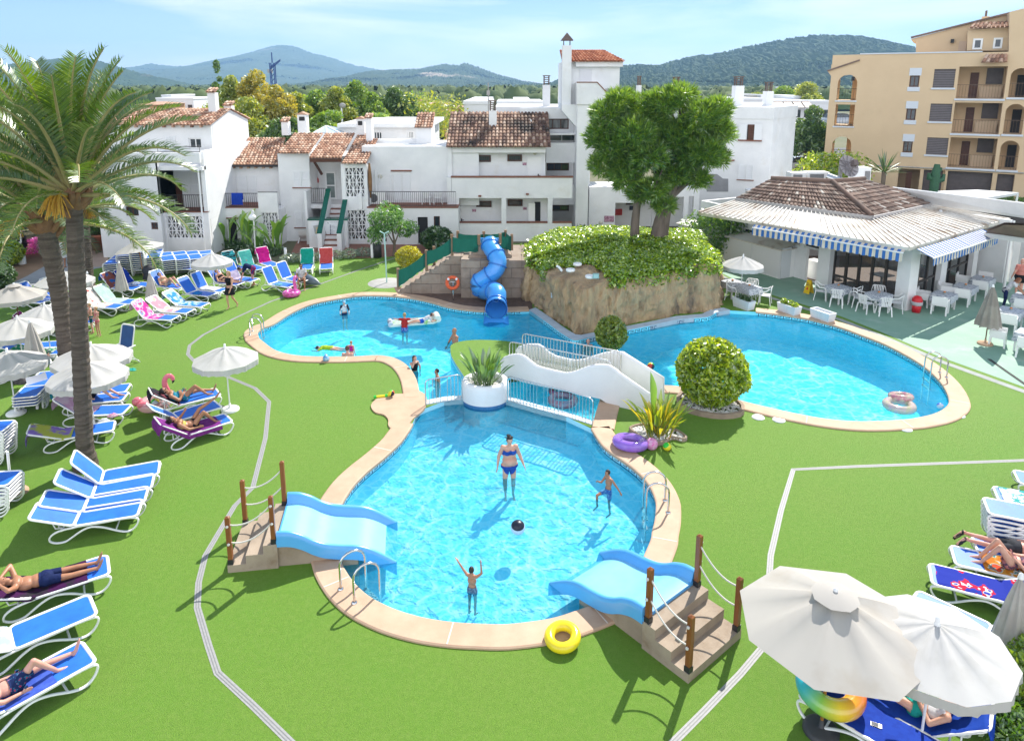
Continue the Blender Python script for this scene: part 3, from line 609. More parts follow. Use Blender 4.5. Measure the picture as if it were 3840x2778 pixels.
def roofseg(xl,xr,ye,yr,Ye,dY):
 eL=atY('A2',xl,ye,Ye);eR=atY('A2',xr,ye,Ye);rL=atY('A2',xl,yr,Ye+dY);rR=atY('A2',xr,yr,Ye+dY);rL.x=eL.x;rR.x=eR.x;tiles(mb,eL,eR,rL,rR)
roofseg(745,1002,712,547,Y-.4,3.6);roofseg(1002,1266,750,547,Y-1.0,4.2);roofseg(1268,1392,797,547,Yt-.35,5.2);roofseg(1392,1472,797,592,Yt-.35,4.2)
mb.build('roof',TILE,t)
mb=MB();a=rc('A2',1010,755,1268,785,Y-.9);mb.box(a[0],a[1],Y-.9,Y-.78,a[2],a[3]);mb._bar(V((a[0]+.25,Y-.8,a[2])),V((a[0]+.45,Y-.02,a[2]-.85)),.12,.12);mb.build('porch_beam',WOODF,t)
dr=rc('A2',1140,862,1228,1082,Yp);window(t,(dr[0],dr[1],zf+.02,dr[3]),Yp-.07,WPLAS,.1,1,2,'glass_door',M('frosted_pane',(.16,.2,.2),(.22,.26,.26),3,.15))
railing('porch_railing',t,(xp+.05,atY('A2',1140,1050,Y-.1).x,zf+.02,zf+1.0),Y-.1)
mb=MB();a=rc('A2',1060,903,1083,953,Yp-.12);mb.lathe([(0,a[2]),(.09,a[2]),(.09,a[3]-.15),(.03,a[3]-.05),(.03,a[3]),(0,a[3])],10,((a[0]+a[1])/2,Yp-.12,0));fx=mb.build('fire_extinguisher',M('extinguisher_red',(.5,.02,.015),rough=.3));tag(fx,'red fire extinguisher hung beside the glass porch door above the stairs','extinguisher')
st=MB();tr=MB();xs0=atY('A2',1168,1170,y_(59)).x;xs1=atY('A2',1283,1170,y_(59)).x;ns=9;
for i in range(ns):
 z0=zf*(ns-i-1)/ns;yb=Y-.2-i*.3;st.box(xs0,xs1,yb-.3,Y-.2,max(0,z0-.02 if i<ns-1 else 0),z0+zf/ns-.05)if False else st.box(xs0,xs1,yb-.3,yb,0,zf-(i+1)*zf/ns+zf/ns*.0+.0)if zf-(i+1)*zf/ns>.02 else None
 zt=zf-(i+1)*zf/ns
 if zt>.02:tr.box(xs0,xs1,yb-.33,yb,zt+.003,zt+.05)
st.build('stairs',WHITE,t);tr.build('stair_treads',REDWOOD,t)
GRT=M('green_glazed_tile',(.01,.09,.06),(.012,.11,.075),8,.2)
for xa,xb_ in((xs0-.28,xs0-.02),(xs1+.02,xs1+.28)):
 mb=MB();ln=2.6;pts=[(Y-.2,zf+.95),(Y-.2-ln,zf+.95-zf*.95),(Y-.2-ln,.0),(Y-.2,.0)]
 mb.add([(xa,y,z)for y,z in pts]+[(xb_,y,z)for y,z in pts],[(3,2,1,0),(4,5,6,7),(0,1,5,4),(1,2,6,5)]);w=mb.build('stair_wall',WHITE,t)
 mb=MB();mb.add([(x,y,z+h)for x in(xa-.02,xb_+.02)for h in(.003,.06)for y,z in pts[:2]],[(0,1,3,2),(6,7,5,4),(2,3,7,6),(1,5,7,3),(0,2,6,4)]);mb.build('coping_tiles',GRT,w)
t2=thing('sign_wall','low white wall with green tiled top carrying the resort map board','wall');Yw=y_(57.6)
w=rc('A2',1003,1262,1322,1530,Yw);mb=MB();mb.box(w[0],w[1],Yw,Yw+.25,0,w[3]);mb.build('wall',WHITE,t2);box_part('coping_tiles',GRT,t2,(w[0]-.04,w[1]+.04,w[3]+.002,w[3]+.09),Yw-.04,Yw+.6)
def txt(s,size,mat,loc,rot,parent=None,name='lettering',align='LEFT',ext=.004):
 cu=bpy.data.curves.new(name,'FONT');cu.body=s;cu.size=size;cu.align_x=align;cu.extrude=ext;o=bpy.data.objects.new(name,cu);COL.objects.link(o)
 o.rotation_euler=rot;o.location=loc;bpy.context.view_layer.update();me=bpy.data.meshes.new_from_object(o.evaluated_get(bpy.context.evaluated_depsgraph_get()));bpy.data.objects.remove(o)
 me.materials.clear();me.materials.append(mat);return link(name,me,parent,loc,rot)
t3=thing('map_board','white information board with site map and list of places on the sign wall','sign');s_=rc('D1',160,430,1150,905,Yw-.03)
box_part('panel',M('board_white',(.74,.76,.78),rough=.35),t3,s_,Yw-.03,Yw-.003)
INK=M('sign_ink',(.05,.06,.10),rough=.6);GINK=M('grey_ink',(.28,.3,.35),rough=.6)
def dq(mb,k,pts,Yq):mb.add([atY(k,x,y,Yq)for x,y in pts],[tuple(range(len(pts)))[::-1]])
mb=MB();dq(mb,'D1',[(205,565),(510,512),(645,850),(262,818)],Yw-.035);mb.build('site_map',M('map_grey',(.42,.40,.44),(.36,.40,.36),9,.6),t3)
mb=MB();dq(mb,'D1',[(290,800),(275,740),(310,740),(285,620),(350,610),(375,690),(345,700),(330,650),(315,655),(330,740),(315,800)],Yw-.04);mb.build('map_path',M('map_yellow',(.62,.48,.25)),t3)
mb=MB();dq(mb,'D1',[(385,640),(440,640),(480,605),(490,620),(470,650),(505,670),(490,685),(440,655),(395,655)],Yw-.04);mb.build('map_building',M('map_purple',(.10,.07,.30)),t3)
mb=MB();dq(mb,'D1',[(650,445),(668,470),(700,480),(685,492),(660,482)],Yw-.04);mb.build('logo',INK,t3)
def tl_(s,x,y,h,mat):p=atY('D1',x,y,Yw-.035);sz=h/8.4/scl(p)*1.35;txt(s,sz,mat,p,(PI/2,0,0),t3)
tl_('CLUBHOTEL RESIDENCE',725,462,22,GINK);tl_('HOTEL',1000,492,18,GINK)
for i,s in enumerate(('Reception','Apartments  A-B','Apartments  C-D-E','Pool','Restaurant','Snack','Sports','Rooms')):
 y=550+i*44.3;tl_(s,775,y+8,20,GINK);p=atY('D1',745+i*1.6,y,Yw-.036);mb=MB();mb.lathe([(0,0),(.035,0)],10);mb.build('bullet',INK,t3,p,(PI/2,0,0))
# ------------------------------------------------------------------ house 3 (wide balcony)
t=thing('white_house','white flat roofed house with a wide railed balcony and shuttered doors','house');Y=y_(58.8);Yu=y_(61)
r1=rc('A2',1487,1160,2112,1480,Y);zb=r1[3];r1=(r1[0],r1[1]+.9,0,zb)
lt=rc('A2',1520,1205,1640,1442,Y);dd=rc('A2',1898,1235,1980,1480,Y);dd=(dd[0],dd[1],.05,dd[3]);wn=rc('A2',2028,1228,2078,1365,Y)
mb=MB();wall(mb,r1,[lt,dd,wn],Y);mb.box(r1[0],r1[1],Y+.25,Y+8,0,zb-.15,'f');ru=rc('A2',1472,655,2112,1130,Yu);mb.box(ru[0]-.2,ru[1]+2.2,Yu,Yu+5,zb-.1,ru[3]);mb.box(ru[0]-.2,ru[0],Y,Yu,zb-.1,zb+.9)
q=rc('A2',1520,596,1888,662,y_(64.5));mb.box(q[0],q[1],y_(64.5),y_(64.5)+.2,q[2]-.3,q[3]);q=rc('A2',1885,500,2010,660,y_(64));mb.box(q[0],q[1],y_(64),y_(64)+2,q[2]-.5,q[3]);mb.build('wall',WHITE,t)
mb=MB();tiles(mb,(q[0]-.1,y_(64)-.2,q[3]),(q[1]+.1,y_(64)-.2,q[3]),(q[0]-.1,y_(64)+1.6,q[3]+.9),(q[1]+.1,y_(64)+1.6,q[3]+.9));mb.build('roof',TILE,t)
lattice(t,lt,Y+.05,4,4);box_part('door',DARK,t,dd,Y+.18,Y+.21);window(t,wn,Y+.1,cols=1);box_part('door_frame',WPLAS,t,(dd[0]-.05,dd[0],0.05,dd[3]),Y-.02,Y+.1)
sd_=rc('A2',1700,875,1838,1100,Yu);shutters(t,sd_,Yu,False);box_part('lintel',REDWOOD,t,(sd_[0]-.15,sd_[1]+.1,sd_[3]+.12,sd_[3]+.2),Yu-.1,Yu-.002)
a=rc('A2',1500,1028,2112,1140,Y);railing('balcony_railing',t,(a[0],r1[1]-.15,zb+.08,a[3]),Y+.06);box_part('balcony_slab',REDWOOD,t,(r1[0],r1[1],zb+.003,zb+.07),Y-.06,Y+2.1)
lampdisc(t,'A2',1587,902,Yu);mb=MB();p=atY('A2',1548,850,Yu-.05);mb.tube([(p.x,p.y,zb),(p.x,p.y,p.z)],.05);mb.build('drain_pipe',WPLAS,t)
chimney(t,'A2',1393,430,1458,600,Y+4.5,'gable');chimney(t,'A2',1470,425,1520,655,Y+3.4,'tile')
t_=[o for o in COL.objects if o.get('label','').startswith('white house with outside')][0]
chimney(t_,'A2',778,455,833,565,Y+5,'tile');chimney(t_,'A2',910,395,985,545,Y+6,'gable')
# ------------------------------------------------------------------ three storey block
t=thing('apartment_block','white three storey block with tiled roof and open galleries with brown edges','apartment block');Y=y_(60.0);Yi=y_(61.6)
x0=atY('A3',425,1300,Y).x;x1=atY('A3',1415,1300,Y).x;xw=atY('A3',1200,1100,Y).x
zp1=atY('A3',900,1240,Y).z;zp0=atY('A3',900,1408,Y).z;zq1=atY('A3',900,1612,Y).z
mb=MB();mb.box(x0,x1,Y,Y+.18,zp0,zp1);mb.box(x0+.01,x1-.01,Y+.185,Yi-.005,zp0+.003,zp0+.2)
h1=rc('A3',487,1418,833,1700,Y);h2=rc('A3',872,1412,1212,1700,Y);h3=rc('A3',1250,1400,1412,1700,Y)
mb.box(x0,x1,Y+.002,Y+.18,0,zq1)
for a,b_ in((x0,h1[0]),(h1[1],h2[0]),(h2[1],h3[0])):mb.box(a,b_,Y,Y+.3,zq1+.002,zp0)
d=[rc('A3',1092,1438,1152,1600,Yi)]
mb.box(x0,xw+.3,Yi,Yi+3.2,0,zp0+.1);zE=atY('A3',800,985,Yi-.5).z
wa=[rc('A3',622,1055,745,1110,Yi),rc('A3',882,1050,1000,1105,Yi)];mb.box(x0,xw,Yi,Yi+2.8,zp0,zE);
zR=atY('A3',640,708,Yi+2.9).z;rid=Yi+2.9
mb.add([(x0-.02,Yi-.6,zp0),(x0-.02,Y+5,zp0),(x0-.02,Y+5,zE+.5),(x0-.02,rid,zR),(x0-.02,Yi-.6,zE),(x0-.3,Yi-.6,zp0),(x0-.3,Y+5,zp0),(x0-.3,Y+5,zE+.5),(x0-.3,rid,zR),(x0-.3,Yi-.6,zE)],[(0,1,2,3,4),(9,8,7,6,5),(4,3,8,9),(3,2,7,8),(0,4,9,5)])
mb.box(x0-.3,x0-.02,Y,Yi-.6,0,zp1);mb.box(x0-.3,x0-.02,Yi-.6,Y+5,0,zp0);mb.box(x0,xw,Yi-.55,Yi,zE-.38,zE-.03);mb.build('wall',WHITE,t)
mb=MB();tiles(mb,(x0-.35,Yi-.85,zE),(xw+.3,Yi-.85,zE),(x0-.35,rid,zR+.05),(xw+.3,rid,zR+.05),.23,.38);mb.build('roof',M('dark_clay_tiles',(.3,.18,.12),rough=.85,isl=[(0,(.09,.05,.038)),(.3,(.20,.11,.08)),(.6,(.32,.19,.13)),(.85,(.42,.29,.21)),(1,(.52,.40,.32))],dirt=(.035,.028,.024),dscale=.5,dlo=.5,dhi=.66),t)
box_part('parapet_cap',REDWOOD,t,(x0-.05,x1+.04,zp1+.002,zp1+.09),Y-.05,Y+.23)
for h in(h1,h2,h3):box_part('parapet_cap',REDWOOD,t,(h[0]+.01,h[1]-.01,zq1+.004,zq1+.08),Y-.05,Y+.23)
for w in wa+[rc('A3',627,1430,750,1480,Yi),rc('A3',885,1418,1005,1472,Yi)]:window(t,w,Yi-.06,bars=True,cols=1,fw=.08)
for r_ in(rc('A3',466,1085,576,1245,Yi),rc('A3',1050,1074,1158,1228,Yi),rc('A3',490,1462,578,1625,Yi)):
 z0=zp0+.2 if r_[3]>zp0 else 0.1;dpt=box_part('door',DOORW,t,(r_[0],r_[1],z0,r_[3]),Yi-.04,Yi-.005);mb=MB();hx=r_[0]+.12 if r_[0]<xw-4 else r_[1]-.18;mb.cbox((hx,Yi-.07,z0+1.05),(.07,.05,.26));mb.cbox((hx+.07,Yi-.09,z0+1.08),(.14,.03,.03));mb.build('door_handle',IRON,dpt)
 mb=MB();mb.box(r_[0]-.08,r_[0],Yi-.07,Yi-.003,z0,r_[3]+.08);mb.box(r_[1],r_[1]+.08,Yi-.07,Yi-.003,z0,r_[3]+.08);mb.box(r_[0],r_[1],Yi-.07,Yi-.003,r_[3],r_[3]+.08);mb.build('door_frame',WHITE,dpt)
r_=rc('A3',1052,1438,1152,1600,Yi);box_part('open_doorway',DARK,t,(r_[0]+.4,r_[1],.1,r_[3]),Yi-.03,Yi-.004);box_part('door',DOORW,t,(r_[0],r_[0]+.42,.1,r_[3]),Yi-.5,Yi-.45)
for x,y in((520,1046),(1108,1034)):lampdisc(t,'A3',x,y,Yi)
PINKP=M('pink_room_plate',(.55,.34,.42),(.22,.08,.13),14,.5,lo=.45,hi=.55)
for x,y in((607,1136),(1022,1127),(608,1508),(1024,1492)):a=rc('A3',x-16,y-11,x+16,y+11,Yi);box_part('room_plate',PINKP,t,a,Yi-.03,Yi-.003)
for x,y in((655,1389),(1045,1374)):p=atY('A3',x,y,Y);mb=MB();mb.cbox((p.x,Y-.06,p.z),(.18,.12,.1));mb.build('wall_spotlight',REDWOOD,t)
chimney(t,'A3',730,692,792,840,Yi+1.3,'slat')
mb=MB();p=atY('A3',724,460,Yi+3.2);mb.tube([(p.x,p.y,zR-1),(p.x,p.y,p.z)],.035);mb.cbox((p.x,p.y,atY('A3',724,545,Yi+3.2).z),(.22,.1,.3));mb.build('antenna_mast',GREY,t)
# ------------------------------------------------------------------ stair tower and wing behind
t=thing('stair_tower','tall white stair tower with red tiled roof and chimney above the hotel','tower');Y=y_(64)
mb=MB();a=rc('A3',1330,290,1800,640,Y);mb.box(a[0],a[1],Y,Y+4,a[2],a[3]);zE=atY('A3',1640,285,Y-.3).z;b_=rc('A3',1443,288,1830,330,Y-.3);mb.box(b_[0],b_[1],Y-.3,Y+4.3,b_[2],b_[3])
c_=rc('A3',1450,462,1620,580,Y-1.3);pts=[(1450,462),(1618,462),(1725,575),(1700,640),(1450,640)];P2=[atY('A3',x,y,Y-1.3)for x,y in pts];mb.prismY([(p.x,p.z)for p in P2],Y-1.3,Y-.002)
k0=rc('A3',1450,640,1480,1641,Y-1.2)
mb.box(rc('A3',1452,800,1555,900,Y-1.2)[0],rc('A3',1452,800,1555,900,Y-1.2)[1],Y-1.2,Y+1,0,a[2]+.2)
P2=[atY('A3',x,y,Y-.8)for x,y in[(1328,640),(1480,640),(1590,690),(1530,830),(1452,830),(1328,690)]];mb.prismY([(p.x,p.z)for p in P2],Y-.8,Y+3)
mb.build('wall',WHITE,t)
mb=MB();zr=atY('A3',1550,196,Y+2).z;tiles(mb,(b_[0]-.9,Y-.5,b_[3]),(b_[1]+.1,Y-.5,b_[3]),(b_[0]-.9,Y+2,zr),(b_[1]-1.0,Y+2,zr),.22,.34);mb.build('roof',TILE3,t)
q=rc('A3',1330,155,1405,660,Y-.55);mb=MB();mb.box(q[0],q[1],Y-.55,Y-.02,q[2],q[3]);c2=mb.build('chimney',WHITE,t)
mb=MB();xm=(q[0]+q[1])/2;w=(q[1]-q[0])*.68;z=q[3];
for i in(-1,1):
 for j in(-1,1):mb.cbox((xm+i*w*.5,Y-.28+j*w*.4,z+.15),(.04,.04,.32))
mb.add([(xm-w,Y-.28-w,z+.3),(xm+w,Y-.28-w,z+.3),(xm+w,Y-.28+w,z+.3),(xm-w,Y-.28+w,z+.3),(xm,Y-.28,z+.8)],[(0,1,4),(1,2,4),(2,3,4),(3,0,4),(3,2,1,0)]);mb.build('chimney_cap',CAPM,c2)
box_part('door',M('old_white_door',(.66,.66,.68),rough=.5,dirt=(.5,.35,.3),dscale=4,dlo=.65,dhi=.8),t,rc('A3',1472,352,1572,460,Y),Y-.04,Y-.003);box_part('vent',GREY,t,rc('A3',1682,510,1732,560,Y),Y-.03,Y-.003)
mb=MB();P2=[atY('A3',x,y,Y-1.32)for x,y in pts[:3]]
for p,p2 in zip(P2,P2[1:]):mb._bar(p+V((0,.1,.03)),p2+V((0,.1,.03)),.24,.06)
mb.build('parapet_cap',REDWOOD,t)
t=thing('hotel_wing','white hotel wing with brown framed windows and stairs behind the three storey block','hotel wing');Y=y_(65.5)
mb=MB();a=rc('A3',985,670,1560,1641,Y);win=[rc('A3',1122,757,1385,842,Y),rc('A3',1205,885,1450,945,Y),rc('A3',1200,1120,1450,1300,Y),rc('A3',1250,1465,1450,1641,Y)]
wall(mb,(a[0],a[1],0,a[3]),win,Y,.3);mb.box(a[0],a[1],Y+2.2,Y+9,0,a[3]-.1);mb.box(a[0]+.1,a[1],Y+.3,Y+2.2,a[3]-.35,a[3]-.15)
q=rc('A3',780,660,1000,720,Y+2);mb.box(q[0],q[1]+6,Y+2,Y+9,q[2]-3,q[3]);q=rc('A3',1200,955,1450,1118,Y-1);mb.box(q[0],q[1],Y-1,Y-.8,q[2],q[3]);mb.box(q[0],q[1],Y-.8,Y,q[2],q[2]+.2);q=rc('A3',1200,1300,1450,1462,Y-1);mb.box(q[0],q[1],Y-1,Y-.8,q[2],q[3])
P2=[atY('A3',x,y,Y-1)for x,y in[(1065,757),(1200,875),(1200,960),(1065,960)]];mb.prismY([(p.x,p.z)for p in P2],Y-1,Y-.003);mb.box(P2[1].x,atY('A3',1450,860,Y-1).x,Y-1,Y,P2[1].z-.12,P2[1].z)
mb.build('wall',WHITE,t)
window(t,win[0],Y+.1,cols=4,bars=False,pane=M('curtained_pane',(.3,.3,.3),(.06,.06,.06),7,.2,st=(1,1,.05)));window(t,win[1],Y+.1,WPLAS,cols=2)
window(t,rc('A3',1205,1120,1385,1182,Y+1.2),Y+1.2,cols=3,bars=True);window(t,rc('A3',1250,1465,1385,1512,Y+1.2),Y+1.2,cols=2,bars=True)
chimney(t,'A3',1172,480,1232,665,Y+3,'slat')
# ------------------------------------------------------------------ white block right of the pines
t=thing('white_block','white flat roofed block right of the pine trees with one shutter open','apartment block')
Ya,Yb_,Yc=y_(69.5),y_(69.5)-2,y_(69.5)+2
A_=atY('A4',500,900,Ya);B_=atY('A4',1350,900,Yb_);C_=atY('A4',1585,850,Yc);A_.x-=0;zt=atY('A4',1350,562,Yb_).z
mb=MB();mb.prism([(A_.x,Ya),(B_.x,Yb_),(C_.x,Yc),(C_.x+1,Yc+9),(A_.x,Ya+9)],0,zt);mb.prism([(A_.x-.05,Ya-.05),(B_.x,Yb_-.08),(C_.x+.08,Yc-.03),(C_.x+1.08,Yc+9),(A_.x,Ya+9.05)],zt-.75,zt+.05);mb.build('wall',WHITE,t)
PL=Plane(A_,B_)
tt=thing('white_block_front','x','x')if False else None
def onplane(pl,t_):
 e=bpy.data.objects.new('facade_frame',None);COL.objects.link(e);e.parent=t_;e.location=pl.o;e.rotation_euler=(0,0,pl.yaw);return e
class PB:
 def __init__(s,pl,t_):s.pl=pl;s.t=t_;s.M=Matrix.Translation(pl.o)@Matrix.Rotation(pl.yaw,4,'Z');s.n0=None
 def __enter__(s):s.n0=set(COL.objects);return s
 def __exit__(s,*a):
  for o in set(COL.objects)-s.n0:
   if o.parent is s.t or o.parent is None:o.matrix_basis=s.M@o.matrix_basis
with PB(PL,t)as p:
 r=PL.rc('A4',1100,732,1175,890);box_part('window',DARK,t,r,-.03,-.004);box_part('window_frame',WOODF,t,(r[0]+.05,r[0]+.55,r[2],r[3]),-.05,-.031)
 for a,b in((1015,1095),(1172,1252)):
  q=PL.rc('A4',a,728,b,890);box_part('shutter',SHUT,t,q,-.12,-.06)
 r=PL.rc('A4',1005,888,1250,893);box_part('sill',REDWOOD,t,(r[0],r[1],r[2]-.06,r[3]),-.14,-.004)
 shutters(t,PL.rc('A4',1008,1145,1160,1296),-.003)
 mb=MB();P_=[PL.px('A4',x,y)for x,y in((755,1048),(795,1052),(862,1100),(970,1098))]
 for a,b in zip(P_,P_[1:]):mb._bar(V((a[0],-.08,a[1])),V((b[0],-.08,b[1])),.2,.08)
 mb.build('parapet_cap',REDWOOD,t)
 mb=MB();P_=[PL.px('A4',x,y)for x,y in((685,1240),(790,1240),(850,1285),(905,1288),(905,1420),(685,1420))];mb.prismY(P_,-.02,-.004);mb.build('stair_opening',M('shaded_recess',(.30,.30,.31),(.25,.25,.26),2,.9),t)  # flat panel, shade of the stair opening put into its grey colour
for k,(x0,y0,x1,y1)in enumerate(((972,335,1065,560),(1295,392,1368,560),(345,340,415,420),(-20,330,15,420))):chimney(t,'A4',x0,y0,x1,y1,Ya+1.2,'slat',.8)
t=thing('hotel_wing','low white gallery wing half hidden behind the pine trees','hotel wing');Y=y_(64)
mb=MB();a=rc('A3',1552,1150,1765,1641,Y);x1=atY('A3',1765,1400,Y).x;x2=atY('D7',1680,700,Y).x
zq=atY('A3',1700,1440,Y).z;op=[rc('D7',668,522,1116,840,Y),rc('D7',1120,450,1500,720,Y),rc('D7',1560,440,1620,720,Y)]
ztop=atY('D7',1400,330,Y).z;op=[(o_[0],o_[1],.05,o_[3])for o_ in op]
wall(mb,(a[0],x2,0,ztop),op,Y,.3);mb.box(a[0],x2,Y+2,Y+3,0,ztop-.05);mb.box(a[0],x2,Y+.3,Y+2,ztop-.3,ztop-.02);mb.build('wall',WHITE,t)
r=rc('A3',1675,1553,1755,1602,Y);box_part('picture_panel',PINKP,t,r,Y-.03,Y-.003);lampdisc(t,'A3',1647,1608,Y)
r=rc('A3',1762,1495,1820,1545,Y+2);fx=box_part('fire_hose_box',M('hose_red',(.45,.02,.02),rough=.35),None,r,Y+1.85,Y+1.99);tag(fx,'red fire hose cabinet with a pale square on the gallery wall behind the pines','fire hose cabinet')
window(t,rc('A3',1853,1415,1910,1462,Y+2),Y+1.93,cols=1);r=rc('A3',1882,1470,1912,1505,Y+2);box_part('notice',M('dark_notice',(.02,.03,.06)),t,r,Y+1.94,Y+1.99)
t=thing('office_building','low white flat roofed building with barred windows behind the row of houses','building');Y=y_(72)
a=rc('A2',1240,500,1960,640,Y);b1=rc('A2',1535,535,1603,598,Y);b2=rc('A2',1812,532,1870,593,Y);mb=MB();wall(mb,(a[0],a[1],0,a[3]),[b1,b2],Y);mb.box(a[0],a[1],Y+.3,Y+10,0,a[3]-.2,'f');q=rc('A2',1235,470,2000,500,Y-.4);mb.box(q[0],q[1],Y-.4,Y+10.2,q[2],q[3]);mb.build('wall',WHITE,t)
window(t,b1,Y+.08,WPLAS,cols=3);window(t,b2,Y+.08,WPLAS,cols=5)
for x0,y0,x1,y1 in((1690,440,1735,462),(1860,420,1948,448)):a=rc('A2',x0,y0,x1,y1,Y+3);box_part('roof_unit',WPLAS,t,a,Y+3,Y+4)
t=thing('glass_pyramid','pale glass pyramid skylight behind the tiled roof','skylight');p0=atY('A2',1045,542,y_(70));p1=atY('A2',1250,542,y_(70));ap=atY('A2',1145,488,y_(72));mb=MB()
Yp=p0.y;B4=[V((p0.x,Yp,p0.z)),V((p1.x,Yp,p0.z)),V((p1.x,Yp+3,p0.z)),V((p0.x,Yp+3,p0.z))];mb.add(B4+[ap],[(0,1,4),(1,2,4),(2,3,4),(3,0,4)]);mb.build('panes',M('sky_glass',(.5,.62,.7),rough=.1,spec=.8),t)
mb=MB()
for c_ in B4+[(B4[0]+B4[1])/2]:mb._bar(c_,ap,.1,.1)
mb.box(p0.x,p1.x,Yp,Yp+3,p0.z-1.5,p0.z-.02);mb.build('frame',WMETAL,t)
# ------------------------------------------------------------------ tan apartment building
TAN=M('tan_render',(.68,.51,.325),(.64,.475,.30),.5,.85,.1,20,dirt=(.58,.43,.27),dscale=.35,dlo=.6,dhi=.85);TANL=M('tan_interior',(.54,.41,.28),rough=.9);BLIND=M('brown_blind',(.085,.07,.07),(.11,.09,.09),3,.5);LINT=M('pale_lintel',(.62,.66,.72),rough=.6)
t=thing('apartment_building','large tan apartment building with arched balconies and dark blinds','apartment building')
gl=atY('A5',150,1390,y_(88));gr=atY('A5',1680,1480,y_(78.5));gl.z=gr.z=0;T_=Plane(gl,gr)
def arch(x0,y0,x1,y1,rise):
 r=T_.rc('A5',x0,y0,x1,y1);return r
U=lambda x,y:T_.px('A5',x,y)
uR=U(2300,900)[0]
with PB(T_,t)as p:
 wl=U(170,700)[0];z1=[U(x,y)for x,y in((150,610),(420,520))]
 ar=[(225,640,390,860),(203,895,375,1080),(188,1168,345,1378)];ars=[T_.rc('A5',*q)for q in ar];ars=[(a+.0,b,c,d)for a,b,c,d in ars]
 uA=(ars[0][0]+ars[1][0]+ars[2][0])/3;uB=(ars[0][1]+ars[1][1]+ars[2][1])/3;ars=[(uA,uB,c,d)for a,b,c,d in ars]
 w1=[(845,648,928,745),(815,930,898,1028),(788,1210,868,1305)];w2=[(1050,592,1232,752),(1018,888,1205,1040),(990,1178,1172,1325)]
 W1=[T_.rc('A5',*q)for q in w1];W2=[T_.rc('A5',*q)for q in w2]
 bal=[T_.rc('A5',*q)for q in((1250,570,1665,845),(1220,880,1625,1145),(1185,1180,1585,1440))];bu0=sum(b[0]for b in bal)/3;bu1=sum(b[1]for b in bal)/3;bal=[(bu0,bu1,c,d)for a,b,c,d in bal]
 ar2=[T_.rc('A5',*q)for q in((1700,585,1880,835),(1660,890,1815,1150),(1615,1203,1770,1455))];q0=sum(b[0]for b in ar2)/3;q1=sum(b[1]for b in ar2)/3;ar2=[(q0,q1,c,d)for a,b,c,d in ar2]
 zroof=U(1450,425)[1];zl=U(420,500)[1];zpar=U(900,460)[1];g0=[T_.rc('A5',745,1445,930,1600),T_.rc('A5',960,1455,1145,1590),T_.rc('A5',1165,1470,1550,1610),T_.rc('A5',1590,1490,1740,1600)];g0=[(a,b,max(0.1,c-1),d)for a,b,c,d in g0]
 mb=MB();uend=uR
 allh=ars+W1+W2+bal+ar2+g0
 wall(mb,(wl,uend,0,zpar),allh,0,.35)
 def head(r,n=8):
  a,b,c,d=r;m=(a+b)/2;rad=(b-a)/2;rise=min(rad,(d-c)*.38);L=[(a,d)]+[(a,d-rise)]+[(m-rad*cos(PI*i/(2*n)),d-rise+rise*sin(PI*i/(2*n)))for i in range(1,n+1)]
  for sgn in(1,-1):
   P_=[(m+sgn*(x-m),z)for x,z in L]
   P_=[(x,z)for x,z in P_];mb.prismY([(x,min(z,d))for x,z in(P_ if sgn<0 else P_[::-1])],.003,.33)
 for r in(ars[0],ars[2],*ar2):head(r)
 cu=(uA+uB)/2
 mb.box(wl,wl+.35,.35,4,0,zl-.5);
 mb.box(uB+.3,uend,2.4,12,0,zpar-.05);
 for r in ars:mb.box(wl,uB+.3,.35,4,r[2]-.25,r[2]-.004);mb.cbox((cu+.3,3.8,(r[2]+r[3])/2),(.5,.5,r[3]-r[2]));
 mb.box(wl,uB+.3,.35,4,ars[0][3]+.1,ars[0][3]+.3)
 for r in bal+ar2:mb.box(r[0]-.3,r[1]+.3,.35,2.4,r[2]-.25,r[2]-.004)
 for r in(bal[0],):mb.box(r[0]-.3,ar2[0][1]+.3,.35,2.4,r[3]+.004,r[3]+.2)
 mb.box(bu1+.02,q0-.02,.35,2.4,0,zpar-.3);mb.box(bu0-.25,bu0-.02,.35,2.4,0,zpar-.3)
 mb.box(wl-.05,wl+.4,-.02,4,zl-.9,zl-.5)
 P2=[U(890,460),U(890,345),U(845,320),U(1700,100),U(1700,460)]
 Pm=[(x+2,z)for x,z in P2];mb.prismY(P2,3,9)
 P3=[U(1340,430),U(1345,260),U(1700,215),U(1700,430)];mb.prismY(P3,1.2,2.95);P4=[U(1690,560),U(1700,105),U(1880,60),U(2300,-40),U(2300,560)];mb.prismY([U(1690,570)]+P4[1:-1]+[(U(2300,560)[0],U(1690,570)[1])],-.004,9)
 mb.build('wall',TAN,t)
 mb=MB();e0=U(845,318);e1=U(1880,60);mb._bar(V((e0[0],3,e0[1]+.1)),V((e1[0],3,e1[1]+.1)),.5,.14);mb.build('roof_edge',TILE2,t);mb=MB();mb._bar(V((U(145,608)[0],.1,U(145,608)[1])),V((U(420,516)[0],.1,U(420,516)[1])),.5,.12);mb.build('roof_edge',TILE2,t)
 mb=MB();P_=[U(145,612),U(420,520),(U(420,520)[0],zpar-1.6),(U(145,612)[0]+.4,zpar-1.9)];mb.prismY([(x,z)for x,z in P_][::-1],.01,.34);mb.build('gable',TAN,t)
 def tl2(x0,yt,x1,yb,d0,d1):
  mb=MB();a=U(x0,yb);b=U(x1,yb);c=U(x0+50,yt);d=U(x1,yt);tiles(mb,(a[0],d0,a[1]),(b[0],d0,a[1]),(a[0]+.3,d1,c[1]+.1),(b[0],d1,c[1]+.1),.3,.45);return mb
 tl2(1355,190,1700,240,.6,2.6).build('roof',TILE,t);tl2(1450,480,1675,540,-.7,0).build('roof',TILE,t)
